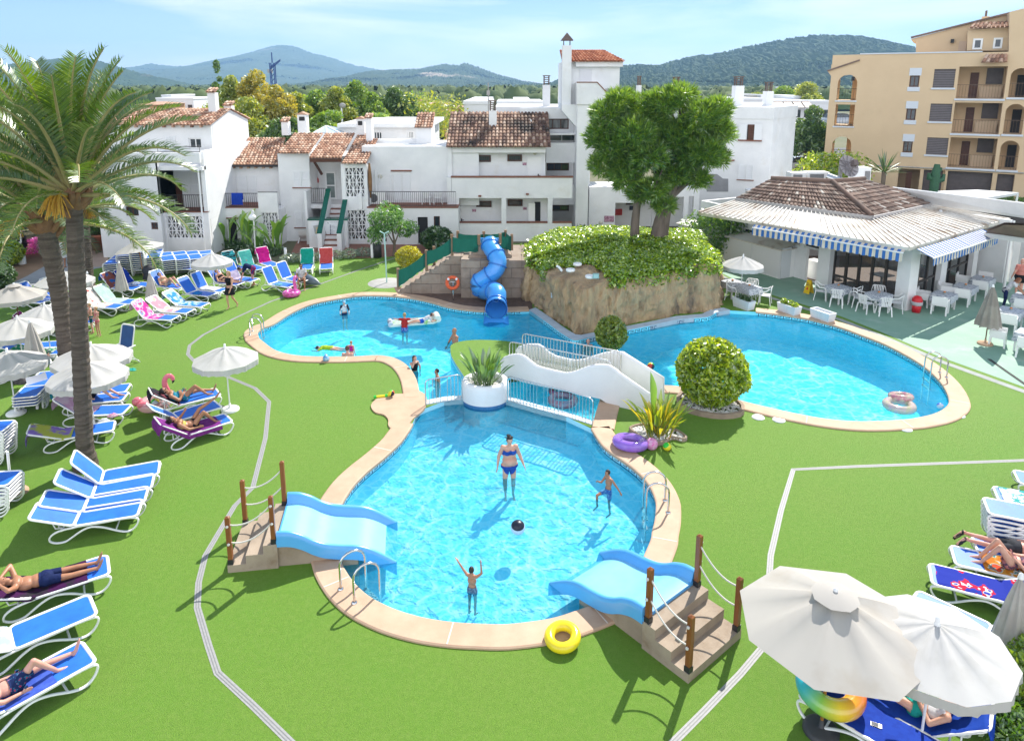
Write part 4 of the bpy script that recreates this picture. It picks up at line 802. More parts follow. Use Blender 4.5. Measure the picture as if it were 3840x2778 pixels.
 a=U(420,490);b=U(1470,428);mb=MB();mb.box(a[0],b[0],-.08,.4,zpar+.002,zpar+.1);mb.build('coping',LINT,t)
 for r,q in zip(W1,w1):
  w=window(t,r,.12,WOODF,.09,2);h=r[3]-r[2];box_part('lintel',LINT,t,(r[0]-.08,r[1]+.1,r[3]+.004,r[3]+.62),-.04,.02);box_part('sill',LINT,t,(r[0]-.1,r[1]+.1,r[2]-.36,r[2]-.004),-.06,.02)
 for r in W2:
  b_=box_part('blind',BLIND,t,r,.1,.14);mb=MB();n=int((r[3]-r[2])/.14)
  for i in range(n):mb.box(r[0],r[1],.07,.098,r[2]+i*.14,r[2]+i*.14+.05)
  mb.build('slats',M('blind_slat',(.19,.17,.18)),b_);box_part('sill',LINT,t,(r[0]-.1,r[1]+.1,r[2]-.14,r[2]-.004),-.1,.05)
 RAILB=M('brown_rail',(.16,.10,.07),rough=.5)
 for r in bal:
  rl=railing('balcony_railing',t,(r[0],r[1],r[2]+.05,r[2]+1.1),.05,RAILB,.2);box_part('balcony_edge',LINT,t,(r[0]-.1,r[1]+.1,r[2]-.16,r[2]-.006),-.1,-.004)
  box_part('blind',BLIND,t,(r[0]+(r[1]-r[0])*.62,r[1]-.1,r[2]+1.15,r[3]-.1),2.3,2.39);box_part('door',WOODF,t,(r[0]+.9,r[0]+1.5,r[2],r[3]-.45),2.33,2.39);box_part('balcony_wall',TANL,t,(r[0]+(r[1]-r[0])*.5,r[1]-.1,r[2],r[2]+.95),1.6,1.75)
 for r in ar2:
  railing('balcony_railing',t,(r[0],r[1],r[2]+.05,r[2]+1.1),.05,RAILB,.2);box_part('balcony_edge',LINT,t,(r[0]-.1,r[1]+.1,r[2]-.16,r[2]-.006),-.1,-.004);box_part('door',DARK,t,(r[0]+(r[1]-r[0])*.5,r[1],r[2],r[3]-.5),2.33,2.39)
 for r in ars:railing('balcony_railing',t,(r[0],r[1],r[2]+.05,r[2]+1.0),.05,IRON,.2);box_part('balcony_edge',LINT,t,(r[0]-.1,r[1]+.1,r[2]-.12,r[2]-.006),-.08,-.004)
 for i,r in enumerate(g0):box_part('door' if i in(0,)else 'blind',WOODF if i==0 else BLIND,t,(r[0]+(.6 if i==0 else 0),r[1]-(.6 if i==0 else 0),r[2],r[3]-(.3 if i==0 else 0)),.5,.56)
 for x0,y0,x1,y1,m in((1390,325,1475,420,0),(1568,318,1648,412,0)):
  r=T_.rc('A5',x0,y0,x1,y1);window(t,r,1.13,WPLAS,.14,1)
 r=T_.rc('A5',1270,340,1338,430);box_part('door',M('tan_door',(.6,.45,.33)),t,r,2.9,2.97)
 ch=T_.rc('A5',1490,100,1560,135);box_part('chimney',TAN,t,(ch[0],ch[1],ch[2]-1,ch[3]),5,6);box_part('chimney_cap',CAPM,t,(ch[0]+.2,ch[1]-.2,ch[3],ch[3]+.5),5.2,5.8)
 for y in(1420,):
  a=U(560,1415);b=U(1170,1445);c=U(1820,1480);mb=MB();mb.tube([(a[0],-.08,a[1]),(b[0],-.08,b[1]),(c[0],-.08,c[1])],.05);mb.build('cable',GREY,t)
 q=U(1215,338);mb=MB();mb.cbox((q[0],2.85,q[1]),(.25,.25,.3));mb.build('lantern',IRON,t);q=U(358,675);mb=MB();mb.cbox((q[0],.5,q[1]),(.25,.25,.35));mb.build('lantern',IRON,t)
# ------------------------------------------------------------------ pool restaurant
t=thing('restaurant','low white pool restaurant with brown tiled hip roof and striped awnings','restaurant')
c0=g('B6',1490,992);cl=g('B6',952,832);cr=g('B6',1916,788);PLl=Plane(cl,c0);PLr=Plane(c0,cr)
ez=3.05;E=lambda x,y,z:g('B6',x,y,z)
e_l=E(122,345,ez);e_c=E(1512,577,ez);e_r=E(2180,385,ez);i_l=E(365,268,3.5);i_c=E(1262,390,3.35);i_r=E(1695,295,3.4);k_l=E(600,130,4.55);k_c=E(1003,152,4.6);k_r=E(1215,133,4.6)
PANEL=M('white_roof_panel',(.70,.67,.62),(.60,.55,.48),.9,.4,dirt=(.30,.19,.12),dscale=.9,dlo=.52,dhi=.72,st=(1,1,1))
def ribbed(mb,a,b,c,d,n):
 a,b,c,d=map(V,(a,b,c,d));up=(b-a).cross(d-a).normalized();up=up if up.z>0 else-up;mb.add([a-up*.05,b-up*.05,c-up*.05,d-up*.05],[(0,1,2,3)])
 mb.add([a,b,c,d],[(0,1,2,3)]);mb.add([a,b,b-up*.16,a-up*.16],[(0,1,2,3)])
 for i in range(n):
  u0=i/n;p=a.lerp(b,u0);q=d.lerp(c,u0);mb.add([p+up*.003,p+up*.07,q+up*.07,q+up*.003]+[x.lerp(y,.09/((b-a).length/n)/n)for x,y in((p+up*.003,b),(p+up*.07,b),(q+up*.07,c),(q+up*.003,c))],[(0,1,2,3),(7,6,5,4),(1,5,6,2),(0,4,5,1)])
mb=MB();ribbed(mb,e_l,e_c,i_c,i_l,34);ribbed(mb,e_c,e_r,i_r,i_c,22);mb.build('porch_roof',PANEL,t)
mb=MB();s0=V((0,0,.12));tiles(mb,i_l+s0,i_c+s0,k_l,k_c,.21,.36);tiles(mb,i_c+s0,i_r+s0,k_c,k_r,.21,.36)
mb.tube([i_c+s0+V((0,0,.08)),k_c+V((0,0,.1))],.13,7);mb.tube([k_l+V((0,0,.08)),k_c+V((0,0,.1)),k_r+V((0,0,.08))],.13,7);mb.build('tiled_roof',TILE2,t)
mb=MB()
for a,b in((i_l,i_c),(i_c,i_r)):mb._bar(a+V((0,0,.08)),b+V((0,0,.08)),.2,.16)
mb.build('gutter',M('grey_gutter',(.45,.43,.42),rough=.5),t)
mb=MB();mb.box(k_l.x+1.2,k_r.x+5,39.8,47,0,2.9);mb.build('back_annex',WHITE,t)
Lw=(c0-cl).length;Lr0=(cr-c0).length
zb2=2.95
with PB(PLl,t)as p:
 ul=PLl.px('B6',128,460)[0];mb=MB()
 ws=[PLl.rc('B6',x0,405+(x0-160)*.165,x1,455+(x0-160)*.165)for x0,x1 in((160,237),(245,322),(332,408),(416,495),(545,655),(670,795),(818,925))]
 z1_=sum(w[3]for w in ws[:4])/4;z0_=sum(w[2]for w in ws[:4])/4;ws=[(a,b,max(z0_,1.7),min(z1_,2.75))for a,b,_,_ in ws]
 dr=(PLl.px('B6',818,800)[0],-.25,.05,1.68)
 wall(mb,(ul,0,0,zb2),ws+[dr],.0,.2);mb.box(ul,Lw-.6,Lr0+.5,Lr0+.7,0,3.2);mb.box(ul,ul+.2,.2,Lr0,0,zb2);
 mb.build('wall',WHITE,t)
 mb=MB();mb.box(-.35,.32,-.2,.25,0,zb2);mb.build('pillar',WHITE,t);mb=MB();mb.box(Lw-.55,Lw+.05,-.1,.5,0,zb2);mb.build('pillar',WHITE,t)
 for w in ws:window(t,w,.08,WPLAS,.05,1)
 DFR=M('dark_brown_frame',(.05,.04,.035),rough=.4);a,b=.32,Lw-.55;n=5;mb=MB()
 for i in range(n+1):x=a+(b-a)*i/n;mb.box(x-.06,x+.06,.1,.2,.02,zb2)
 mb.box(a,b,.103,.197,.02,.12);mb.box(a,b,.103,.197,.62,.70);mb.box(a,b,.103,.197,2.75,zb2);f=mb.build('glazing_frame',DFR,t)
 for i in range(n):x=a+(b-a)*i/n;mb=MB();mb.quad((x,.15,.1),(x+(b-a)/n,.15,.1),(x+(b-a)/n,.15,2.8),(x,.15,2.8));mb.build('pane',MATS.get('clear_pane')or M('clear_pane',(.04,.05,.055),rough=.02,spec=1,alpha=.62),f)
 us0=PLl.px('B6',68,600)[0];us1=PLl.px('B6',750,720)[0];mb=MB();mb.box(us0,us1,-1.0,-.003,0,1.55);st=mb.build('louvred_store',WPLAS,t);mb=MB();
 for i in range(34):mb.box(us0+.05,us1-.05,-1.02,-1.003,.1+i*.041,.1+i*.041+.018)
 for i in range(5):x=us0+(us1-us0)*i/4;mb.box(x-.03 if i else x,x+.03 if i<4 else x,-1.035,-1.021,.02,1.53)
 mb.build('louvres',M('louvre_white',(.72,.73,.74)),st);mb=MB();mb.add([(us0-.1,-1.15,1.553),(us1+.1,-1.15,1.553),(us1+.1,-.01,1.75),(us0-.1,-.01,1.75)],[(0,1,2,3)]);mb.box(us0-.1,us1+.1,-1.15,-.01,1.5,1.549);mb.build('store_roof',PANEL,st)
 mb=MB();mb.box(us1+.02,us1+.07,-1.0,-.35,.05,1.62);mb.build('open_door',M('door_grey_white',(.62,.64,.66)),t);box_part('counter',WPLAS,t,(us1+.3,-.4,.02,.95),.5,1.1)
 mb=MB();
 for x in(1.2,2.6):mb.box(x,x+.8,1.6,2.4,.7,.74);mb.box(x+.36,x+.44,1.96,2.04,0,.7)
 mb.build('indoor_table',WPLAS,t);box_part('indoor_floor',M('indoor_floor',(.2,.12,.08)),t,(ul,Lw-.7,.012,.02),.25,Lr0)
Lr=(cr-c0).length
with PB(PLr,t)as p:
 mb=MB();m0=PLr.px('D5',815,400)[0];uu=[(-.05,.25),(m0-.35,m0+.35),(Lr-.4,Lr+.25)]
 for a,b in uu[1:]:mb=MB();mb.box(a,b,-.12,.4,0,zb2);mb.build('pillar',WHITE,t)
 for a,b,n in((.28,m0-.35,3),(m0+.35,Lr-.4,3)):
  mb=MB()
  for i in range(n+1):x=a+(b-a)*i/n;mb.box(x-.05,x+.05,.1,.2,.02,zb2)
  mb.box(a,b,.103,.197,.02,.12);mb.box(a,b,.103,.197,.95,1.03);mb.box(a,b,.103,.197,2.75,zb2);f=mb.build('glazing_frame',DFR,t)
  for i in range(n):x=a+(b-a)*i/n;q=MB();q.quad((x,.15,.1),(x+(b-a)/n,.15,.1),(x+(b-a)/n,.15,2.8),(x,.15,2.8));q.build('pane',MATS['clear_pane'],f)
AW=None
m,nt,b=nodes('striped_awning');tc=N(nt,'ShaderNodeTexCoord');sp=N(nt,'ShaderNodeSeparateXYZ');nt.links.new(tc.outputs['Object'],sp.inputs[0]);ma=N(nt,'ShaderNodeMath',operation='PINGPONG',_1=.14);nt.links.new(sp.outputs[0],ma.inputs[0]);gt=N(nt,'ShaderNodeMath',operation='GREATER_THAN',_1=.07);nt.links.new(ma.outputs[0],gt.inputs[0])
nt.links.new(mix(nt,gt.outputs[0],(.03,.14,.42),(.62,.56,.47)),b.inputs['Base Color']);b.inputs['Roughness'].default_value=.8;AW=m
def awning(a,b,out,drop,val,label):
 a=V(a);b=V(b);e=(b-a);L=e.length;yaw=math.atan2(e.y,e.x);n=int(L/.28)
 o=thing('awning',label,'awning',a,yaw,'blue striped awnings of the restaurant');mb=MB();N_=n*4;mb.grid([[(L*i/N_,0,.02),(L*i/N_,-out,-drop)]for i in range(N_+1)],False)
 mb.build('canopy',AW,o);mb=MB();mb.grid([[(L*i/N_,-out-.004,-drop-.03),(L*i/N_,-out-.01-.02*sin(i*1.3),-drop-val-.045*abs(sin(PI*i/4)))]for i in range(N_+1)],False);mb.build('valance',AW,o);mb=MB();mb.tube([(0,-out,-drop),(L,-out,-drop)],.035);mb.tube([(.3,0,-.2),(.3,-out,-drop)],.02);mb.tube([(L-.3,0,-.2),(L-.3,-out,-drop)],.02);mb.build('arm',WMETAL,o)
z_=2.92
awning(E(490,428,z_),E(938,498,z_),.18,.12,.34,'blue and cream striped awning over the high windows left of the brown glazing')
awning(E(948,500,z_),E(1490,590,z_),.25,.12,.36,'blue and cream striped awning along the brown glazed front by the corner pillar')
awning(E(1560,590,z_),E(1815,515,z_),.7,.25,.3,'sunlit blue and white striped awning right of the corner pillar')
awning(E(1815,515,z_),E(1990,458,z_),.7,.25,.3,'sunlit blue and white striped awning at the far end of the right side')
t=thing('ribbed_canopy','long white ribbed metal canopy behind the restaurant roof','canopy');mb=MB();ribbed(mb,E(2420,408,3.6),E(1420,250,3.6),E(1392,178,4.3),E(2450,330,4.3),6)if False else ribbed(mb,E(1400,182,4.2),E(1640,290,3.5),E(2380,395,3.5),E(2380,300,4.2),9);mb.build('roof_sheet',M('clean_roof_panel',(.72,.73,.74),(.66,.67,.68),2,.35),t)
mb=MB();
for x,y in((1720,330),(2200,400),(2330,400)):q=E(x,y,3.4);mb=MB();mb.tube([(q.x,q.y,0),(q.x,q.y,3.4)],.07);mb.build('post',WMETAL,t)
t=thing('flat_canopy','small pale flat canopy near the tan building','canopy');mb=MB();P_=[E(1700,205,3.6),E(1960,260,3.3),E(2235,215,3.3),E(1960,196,3.6)];mb.add(P_+[q-V((0,0,.15))for q in P_],[(0,1,2,3),(0,4,5,1),(1,5,6,2)]);mb.build('roof_sheet',MATS['clean_roof_panel'],t);mb=MB()
for q in P_:mb=MB();mb.tube([(q.x,q.y+.1,0),(q.x,q.y+.1,q.z-.15)],.06);mb.build('post',WMETAL,t)
t=thing('terrace_pavilion','open pavilion with white pillars and brown awning right of the restaurant','pavilion');a=E(2010,465,3.0);b=E(2420,520,3.0);c=E(2420,420,3.9);d=E(2140,412,3.9);mb=MB();mb.add([a,b,c,d],[(0,1,2,3)]);mb.add([a-V((0,0,.1)),b-V((0,0,.1)),c-V((0,0,.1)),d-V((0,0,.1))],[(3,2,1,0)]);mb.build('awning_roof',M('brown_canvas',(.26,.17,.13),(.22,.14,.11),2,.8),t)
mb=MB();mb._bar(a-V((0,0,.2)),b-V((0,0,.2)),.2,.22);
mb.build('beam',WHITE,t)
for x,y in((2185,800),(2275,830)):q=g('B6',x,y);mb=MB();mb.box(q.x-.3,q.x+.3,q.y-.2,q.y+.3,0,2.9);mb.build('pillar',WHITE,t)
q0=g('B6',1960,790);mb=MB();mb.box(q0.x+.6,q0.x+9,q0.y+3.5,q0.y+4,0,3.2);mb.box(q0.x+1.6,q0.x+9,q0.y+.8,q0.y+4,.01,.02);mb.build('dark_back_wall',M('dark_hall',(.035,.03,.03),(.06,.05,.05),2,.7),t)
# ------------------------------------------------------------------ hills, plain, air
def fbm(x,y,o=4):
 r=0;a=1;
 for i in range(o):r+=a*noise.noise(V((x,y,i*7.3)));x*=2.1;y*=2.1;a*=.5
 return r
def hill(name,prof,Y,dep,mat,bump,nx=420,ny=44,spur=.25):
 xs=[p[0]for p in prof];nxs=np.linspace(xs[0],xs[-1],nx);py=np.interp(nxs,xs,[p[1]for p in prof])
 k=np.ones(9)/9;py=np.convolve(np.pad(py,4,'edge'),k,'valid')
 rows=[];Y=Y*.76;dep=dep*.8
 for i in range(nx):
  top=atY('O',nxs[i],py[i],Y);zr=max(top.z,2);row=[]
  for j in range(ny+4):
   v=j/ny;vv=min(v,1)
   yy=Y-dep*(1-v);zz=zr*(vv**1.25)if v<=1 else zr*(1-(v-1)*2.5)
   s=fbm(top.x/(dep*.35)+3,v*2.2+Y,4);yy+=s*dep*spur*(vv*(1-vv)*4);zz*=1+.28*s*(1-vv)
   if j>1:zz+=bump*rng.random()*(1 if j<=ny else.2)
   row.append((top.x*(yy/Y)*1.0 if False else top.x,yy,zz if j>0 else-3))
  rows.append(row)
 mb=MB();mb.grid(rows,False);return tag(mb.build(name,mat),kind='structure')
def hillmat(name,c1,c2,rock,lo,hi,sc):
 m,nt,b=nodes(name);n=tex(nt,sc,6,.65);c=mix(nt,ramp(nt,n.outputs[0],[(.4,0),(.6,1)]),c1,c2);n2=tex(nt,sc*.16,5,.6);c=mix(nt,ramp(nt,n2.outputs[0],[(lo,0),(hi,1)]),c,rock);nt.links.new(c,b.inputs[0]);b.inputs['Roughness'].default_value=.95;b.inputs['Specular IOR Level'].default_value=.1;return m
H1=hillmat('far_hill',(.05,.075,.03),(.07,.09,.04),(.22,.18,.14),.66,.74,.02);H2=hillmat('near_hill',(.030,.055,.016),(.05,.08,.022),(.26,.19,.13),.68,.76,.03)
hill('mountain',[(240,200),(290,172),(310,160),(332,143),(372,149),(420,150),(480,136),(520,128),(560,118),(598,106),(625,102),(652,105),(690,120),(730,129),(780,146),(830,155),(880,166),(920,178),(980,200)],5200,1900,H1,9)
hill('hill',[(-250,175),(-60,160),(40,145),(110,136),(171,129),(195,132),(234,142),(270,153),(300,162),(340,172),(375,179),(422,190),(460,201)],2300,700,H2,5)
hill('hill',[(720,205),(770,185),(800,171),(830,160),(886,157),(930,156),(980,145),(1021,148),(1026,141),(1059,152),(1102,168),(1156,182),(1199,190),(1240,198)],3000,1000,hillmat('quarry_hill',(.035,.06,.02),(.055,.08,.03),(.42,.34,.27),.60,.66,.022),7)
hill('hill',[(1180,198),(1223,186),(1245,178),(1300,163),(1350,150),(1418,147),(1456,149),(1490,140),(1521,130),(1565,125),(1608,119),(1650,108),(1700,98),(1750,89),(1796,82),(1866,82),(1905,84),(1941,91),(1985,101),(2021,112),(2080,135),(2180,170),(2400,190)],1700,750,H2,5,640,64,.2)
m=bpy.data.materials.new('air');m.use_nodes=True;nt=m.node_tree;nt.nodes.remove(nt.nodes['Principled BSDF']);pv=nt.nodes.new('ShaderNodeVolumePrincipled');pv.inputs['Color'].default_value=(.38,.66,1.0,1);pv.inputs['Density'].default_value=.00022;pv.inputs['Anisotropy'].default_value=.25
nt.links.new(pv.outputs[0],nt.nodes['Material Output'].inputs['Volume'])
mb=MB();mb.box(-5000,5000,-60,4400,-5,265);tag(mb.build('haze',m),kind='stuff')
# ------------------------------------------------------------------ foliage kit (numpy)
def rdir(n):v=nr.normal(size=(n,3));return v/np.linalg.norm(v,axis=1,keepdims=True)
def leafq(C,L,Wd,a=None,nrm=None):
 n=len(C);a=rdir(n)if a is None else a;t=rdir(n)if nrm is None else nrm;b=np.cross(a,t);b/=np.linalg.norm(b,axis=1,keepdims=True)+1e-9
 L=np.broadcast_to(L,(n,))[:,None];Wd=np.broadcast_to(Wd,(n,))[:,None]
 Vv=np.stack([C-a*L*.5,C+b*Wd*.5-a*L*.05,C+a*L*.5,C-b*Wd*.5-a*L*.05],1).reshape(-1,3);return Vv,np.arange(4*n).reshape(n,4)
def blobpts(clumps,shell=.55):
 out=[]
 for(c,r,n)in clumps:
  d=rdir(n);rr=(shell**3+(1-shell**3)*nr.random(n))**(1/3);r=np.array(r if isinstance(r,(tuple,list))else(r,r,r));out.append(np.array(c)+d*rr[:,None]*r)
 return np.concatenate(out)
def foliage(name,clumps,L,W,mat,parent,shell=.55,jit=.3,up=0,loc=None):
 C=blobpts(clumps,shell);n=len(C);a=rdir(n);a[:,2]+=up;a/=np.linalg.norm(a,axis=1,keepdims=True);s=1+jit*nr.normal(size=n)
 v,q=leafq(C,L*np.clip(s,.5,1.8),W*np.clip(s,.5,1.8),a);return np_mesh(name,v,q,mat,parent,loc=loc)
BARK=M('tree_bark',(.10,.075,.055),(.17,.13,.10),3,.9,.6,14,st=(1,1,.3));PBARK=M('pine_bark',(.20,.16,.13),(.10,.075,.06),2.2,.9,.8,9,st=(1,1,.35),bdist=.06)
EUC=[leafmat('leaf_yellow_green',[(.07,.11,.012),(.14,.17,.016),(.21,.22,.03)],.4,LF=2.3),leafmat('leaf_golden',[(.11,.12,.012),(.20,.18,.016),(.28,.23,.03)],.4,LF=2.3),leafmat('leaf_mid_green',[(.04,.09,.012),(.09,.16,.018),(.17,.22,.025)],.4,LF=2.3),leafmat('leaf_deep_green',[(.02,.05,.012),(.045,.09,.018),(.09,.14,.025)],.35,LF=2.3)]
def bgtree(x,ytop,ybot,Y,wpx,mat,label,group='trees behind the houses',name='tree',lsz=.34,dens=1.0,trunk=True,cat='tree'):
 Y=y_(Y);top=atY('O',x,ytop,Y);bot=atY('O',x,ybot,Y);s=scl(top)/1.6931;rx=wpx/s/2;h=top.z;zb=max(.6,min(bot.z,h*.45))
 o=thing(name,label,cat,(top.x,Y,0),0,group);cl=[];nC=int(15*dens+7);zc=(h+zb)/2;hz=(h-zb)/2
 for i in range(nC):
  d=rdir(1)[0];k=.72*nr.random()**.4;r=rng.uniform(.24,.42)*min(rx,hz*1.2);zz=d[2]*k*hz
  ww=rx*(1-.35*max(0,zz/hz));cl.append(((d[0]*k*ww,d[1]*k*ww,zc+zz),(r,r,r*.9),int(230*dens)))
 cl.append(((rng.uniform(-.1,.1)*rx,0,h-hz*.22),(rx*.34,rx*.34,hz*.24),int(300*dens)))
 foliage('crown',cl,lsz,lsz*.42,mat,o,.5)
 if trunk:
  mb=MB();mb.tube([(0,0,-.1),(.1,0,zb*.6),(0,.1,zc)],[.32,.26,.12],8)
  for c,_,_ in cl[:6]:mb.tube([(0,0,zb*.8),(c[0]*.5,c[1]*.5,(zb*.8+c[2])/2+.2),c],[.13,.08,.03],6)
  mb.build('trunk',BARK,o)
 return o
P_=[(505,168,290,100,70,0,'tall thin yellow green tree left of the golden trees'),(478,133,215,112,34,3,'lone sparse tree top standing above the golden trees at the far left'),(560,155,300,96,95,1,'golden yellow eucalyptus, the brightest of the row behind the houses'),(612,190,300,92,80,1,'golden yellow tree just under the blue crane'),(540,215,300,88,110,0,'broad yellow green tree directly above the long tiled roof'),(655,205,300,96,80,0,'yellow green tree right of the blue crane'),(700,200,300,100,80,2,'mid green tree above the gable chimney with the opening'),(745,192,300,98,75,0,'olive green tree in the middle of the row behind the houses'),(785,178,300,104,75,2,'tall green tree with a spiky top at the right part of the row'),(822,205,300,98,70,2,'green tree right of the spiky topped tree'),(868,193,300,108,78,3,'dark green tree left of the orange apartment houses'),(905,215,300,112,60,3,'dark green rounded tree next to the orange apartment houses'),(730,245,300,84,130,2,'wide green tree low behind the two gable chimneys'),(640,260,300,82,120,3,'dark shaded tree behind the small tiled chimney'),(835,250,300,86,110,2,'bushy green tree behind the white office'),(1740,190,240,190,70,2,'green tree beyond the flat roofs left of the tan building'),(1790,182,240,170,80,0,'yellow green tree touching the left side of the tan building'),(1680,205,240,210,60,0,'small yellow green tree behind the two slatted chimneys'),(1800,235,380,92,95,3,'dark pine standing between the white block and the tan building')]
for x,yt,yb,Y,w,mi,lab in P_:bgtree(x,yt,yb,Y,w*1.25,EUC[mi],lab,dens=1.35 if w>50 else.5)
_Y=y_(125);cl=[]
for i in range(95):
 x=rng.uniform(455,1010);q=atY('O',x,rng.uniform(212,250),_Y+rng.uniform(-14,20));r=rng.uniform(1.6,3.0);cl.append(((q.x,q.y,max(1.5,q.z-r*.6)),(r,r,r*.9),210))
o=foliage('belt_of_trees',cl[:60],.42,.2,EUC[0],None,.5);tag(o,'belt of yellow green tree crowns filling the gaps behind the houses','woodland',kind='stuff');o=foliage('belt_of_trees',cl[60:],.42,.2,EUC[2],None,.5);tag(o,'belt of mid green tree crowns filling the gaps behind the houses','woodland',kind='stuff')
nb=2600;Yd=260*np.exp(nr.random(nb)*math.log(1750/260));X=(nr.random(nb)*2-1)*Yd*.80;R0=3.2+nr.random(nb)*4;th_=np.linspace(0,2*PI,9)[:-1];ph=np.array([0.0,.5,1.0,1.35])
u=np.stack([np.stack([np.cos(t)*np.cos(p)for t in th_])for p in ph]);w_=np.stack([np.stack([np.sin(t)*np.cos(p)for t in th_])for p in ph]);zz=np.repeat(np.sin(ph)[:,None],8,1)
loc=np.stack([u,w_,zz],-1).reshape(-1,3);jj=1+.10*nr.normal(size=(nb,32,1));vv=(loc[None]*jj*R0[:,None,None]*np.array([1,1,1.05]));vv[:,:,2]+=.6;vv[:,:,0]+=X[:,None];vv[:,:,1]+=Yd[:,None]
loc=loc;fq=np.array([[r*8+i,r*8+(i+1)%8,(r+1)*8+(i+1)%8,(r+1)*8+i]for r in range(3)for i in range(8)]);q=(fq[None]+np.arange(nb)[:,None,None]*32).reshape(-1,4)
tag(np_mesh('far_woodland',vv.reshape(-1,3),q,M('far_wood',(.05,.085,.02),(.085,.12,.03),.05,.95,isl=[(0,(.04,.075,.018)),(1,(.10,.13,.035))])),'distant woods and gardens spread over the plain below the hills','woodland',kind='stuff')
# ------------------------------------------------------------------ far buildings and crane
def farhouse(k,x0,y0,x1,y1,Y,col,label,wins=3,rows=2,roof=None,dep=12,name='far_house'):
 Y=y_(Y)if Y<600 else Y*.76;a,b,z0,z1=rc(k,x0,y0,x1,y1,Y);o=thing(name,label,'building',(0,0,0),0,'far buildings in the town');mb=MB();mb.box(a,b,Y,Y+dep,0,z1);mb.build('wall',col,o)
 if roof:mb=MB();xm=(a+b)/2;h=(b-a)*.12;mb.add([(a-.4,Y-.4,z1+.003),(b+.4,Y-.4,z1+.003),(b+.4,Y+dep,z1+.003),(a-.4,Y+dep,z1+.003),(xm-.25*(b-a),Y+dep/2,z1+h),(xm+.25*(b-a),Y+dep/2,z1+h)],[(0,1,5,4),(1,2,5),(2,3,4,5),(3,0,4)]);mb.build('roof',roof,o)
 else:mb=MB();mb.box(a-.1,b+.1,Y-.1,Y+dep+.1,z1+.003,z1+.4);mb.build('roof',col,o)
 for i in range(wins):
  for j in range(rows):
   x=a+(b-a)*(i+.5)/wins;z=z1-1.7-j*2.9
   if z>.8:mb=MB();mb.box(x-.45,x+.45,Y-.05,Y-.004,z-.6,z+.6);mb.build('window',GLASS,o)
 return o
ORG=M('orange_render',(.55,.32,.16),(.50,.28,.14),.5,.9);PNK=M('red_render',(.38,.14,.10),rough=.9);PTIL=M('pale_tiles',(.50,.30,.20),(.42,.25,.17),3,.9);FW=M('far_white',(.76,.77,.79),rough=.8)
o=farhouse('C7',1925,412,2180,535,150,ORG,'orange apartment house with small dark windows among the trees',3,3,PTIL)
for x in(1850,1890,1940,1985,2020,2095):chimney(o,'C7',x-12,372,x+12,412,y_(150)+3,'tile',1)
farhouse('C7',1835,395,1925,535,158,PNK,'dark red house wall left of the orange apartment house',1,2);farhouse('C7',2180,440,2330,500,175,PNK,'dark red low house right of the orange apartment house',2,1,PTIL)
farhouse('A3',522,640,745,705,120,FW,'white flat roofed villa with glass terrace behind the three storey block',4,1);farhouse('A3',580,618,740,640,128,FW,'upper storey of a white villa behind the antenna mast',2,1);farhouse('A3',935,618,1058,655,135,FW,'small white roof house left of the stair tower',2,1);farhouse('A3',800,640,1170,668,125,FW,'long low white house behind the hotel wing',5,1)
farhouse('A1',1480,690,1830,780,210,FW,'white terraced houses seen beyond the palm crown',5,1);farhouse('A1',1530,662,1620,700,225,FW,'small white stair house on the terraced houses',1,1);farhouse('A1',1830,700,1960,780,230,M('pink_render',(.5,.3,.24),rough=.9),'pinkish far house left of the tall tiled chimney',3,1);farhouse('A1',1290,740,1480,790,190,ORG,'tan far house with round chimneys behind the palm',3,1,PTIL);farhouse('A1',1810,600,1950,640,520,FW,'pale long shed far on the plain',4,1,dep=30)
farhouse('A4',1380,510,1960,590,160,FW,'white flat roofed houses between the white block and the tan building',6,1);farhouse('A4',1575,460,1700,510,170,FW,'white stair house on the flat roofs',1,1);farhouse('A4',915,490,1290,560,150,FW,'white parapet of a house behind the slatted chimneys',4,1);farhouse('A4',1120,458,1190,510,165,GREY,'small grey roof house between the two slatted chimneys',1,1);farhouse('A4',1240,450,1290,520,168,FW,'small white chimney block behind the slatted chimneys',1,1)
farhouse('C7',735,255,820,295,900,FW,'far white factory seen above the trees',3,1,dep=60);farhouse('C7',1440,245,1475,290,1500,FW,'tiny white tower far below the hills',1,1);farhouse('C7',1370,255,1450,285,1400,FW,'far white buildings below the quarry hill',3,1);farhouse('A3',930,530,985,545,1300,FW,'far white strip of houses below the quarry hill',3,1);farhouse('A4',1395,350,1450,380,700,FW,'tiny white villa on the foot of the big hill',2,1);farhouse('A4',1110,380,1160,410,800,FW,'small pale villa group on the foot of the big hill',2,1)
for i in range(4):
 a=rc('A4',1400+i*95,490,1490+i*95,555,y_(158))
 o=thing('solar_rack',f'tilted brown solar rack, {ORD[i+1]} from the left on the flat roofs','solar rack',(a[0],y_(157),a[2]),0,'tilted solar racks');mb=MB();w=a[1]-a[0];h=a[3]-a[2];mb.add([(0,0,0),(w*.9,0,0),(w*.9,2.2,h),(0,2.2,h),(0,.1,0),(w*.9,.1,0),(w*.9,2.3,h),(0,2.3,h)],[(0,1,2,3),(7,6,5,4),(0,4,5,1),(2,6,7,3)]);mb.build('panel',M('rack_brown',(.22,.16,.14)),o);mb=MB();mb._bar(V((w*.5,2.2,0)),V((w*.5,2.2,h)),.1,.1);mb.build('support',WMETAL,o)
CR=M('crane_blue',(.012,.05,.22),rough=.5);q=atY('O',605,170,320);o=thing('tower_crane','blue tower crane rising above the golden trees','crane',(q.x,320,0));s=scl(q)/1.6931;H_=atY('O',603,140,320).z
mb=MB();
for i in(-1,1):
 for j in(-1,1):mb._bar(V((i*.9,j*.9,0)),V((i*.9,j*.9,H_)),.35,.35)
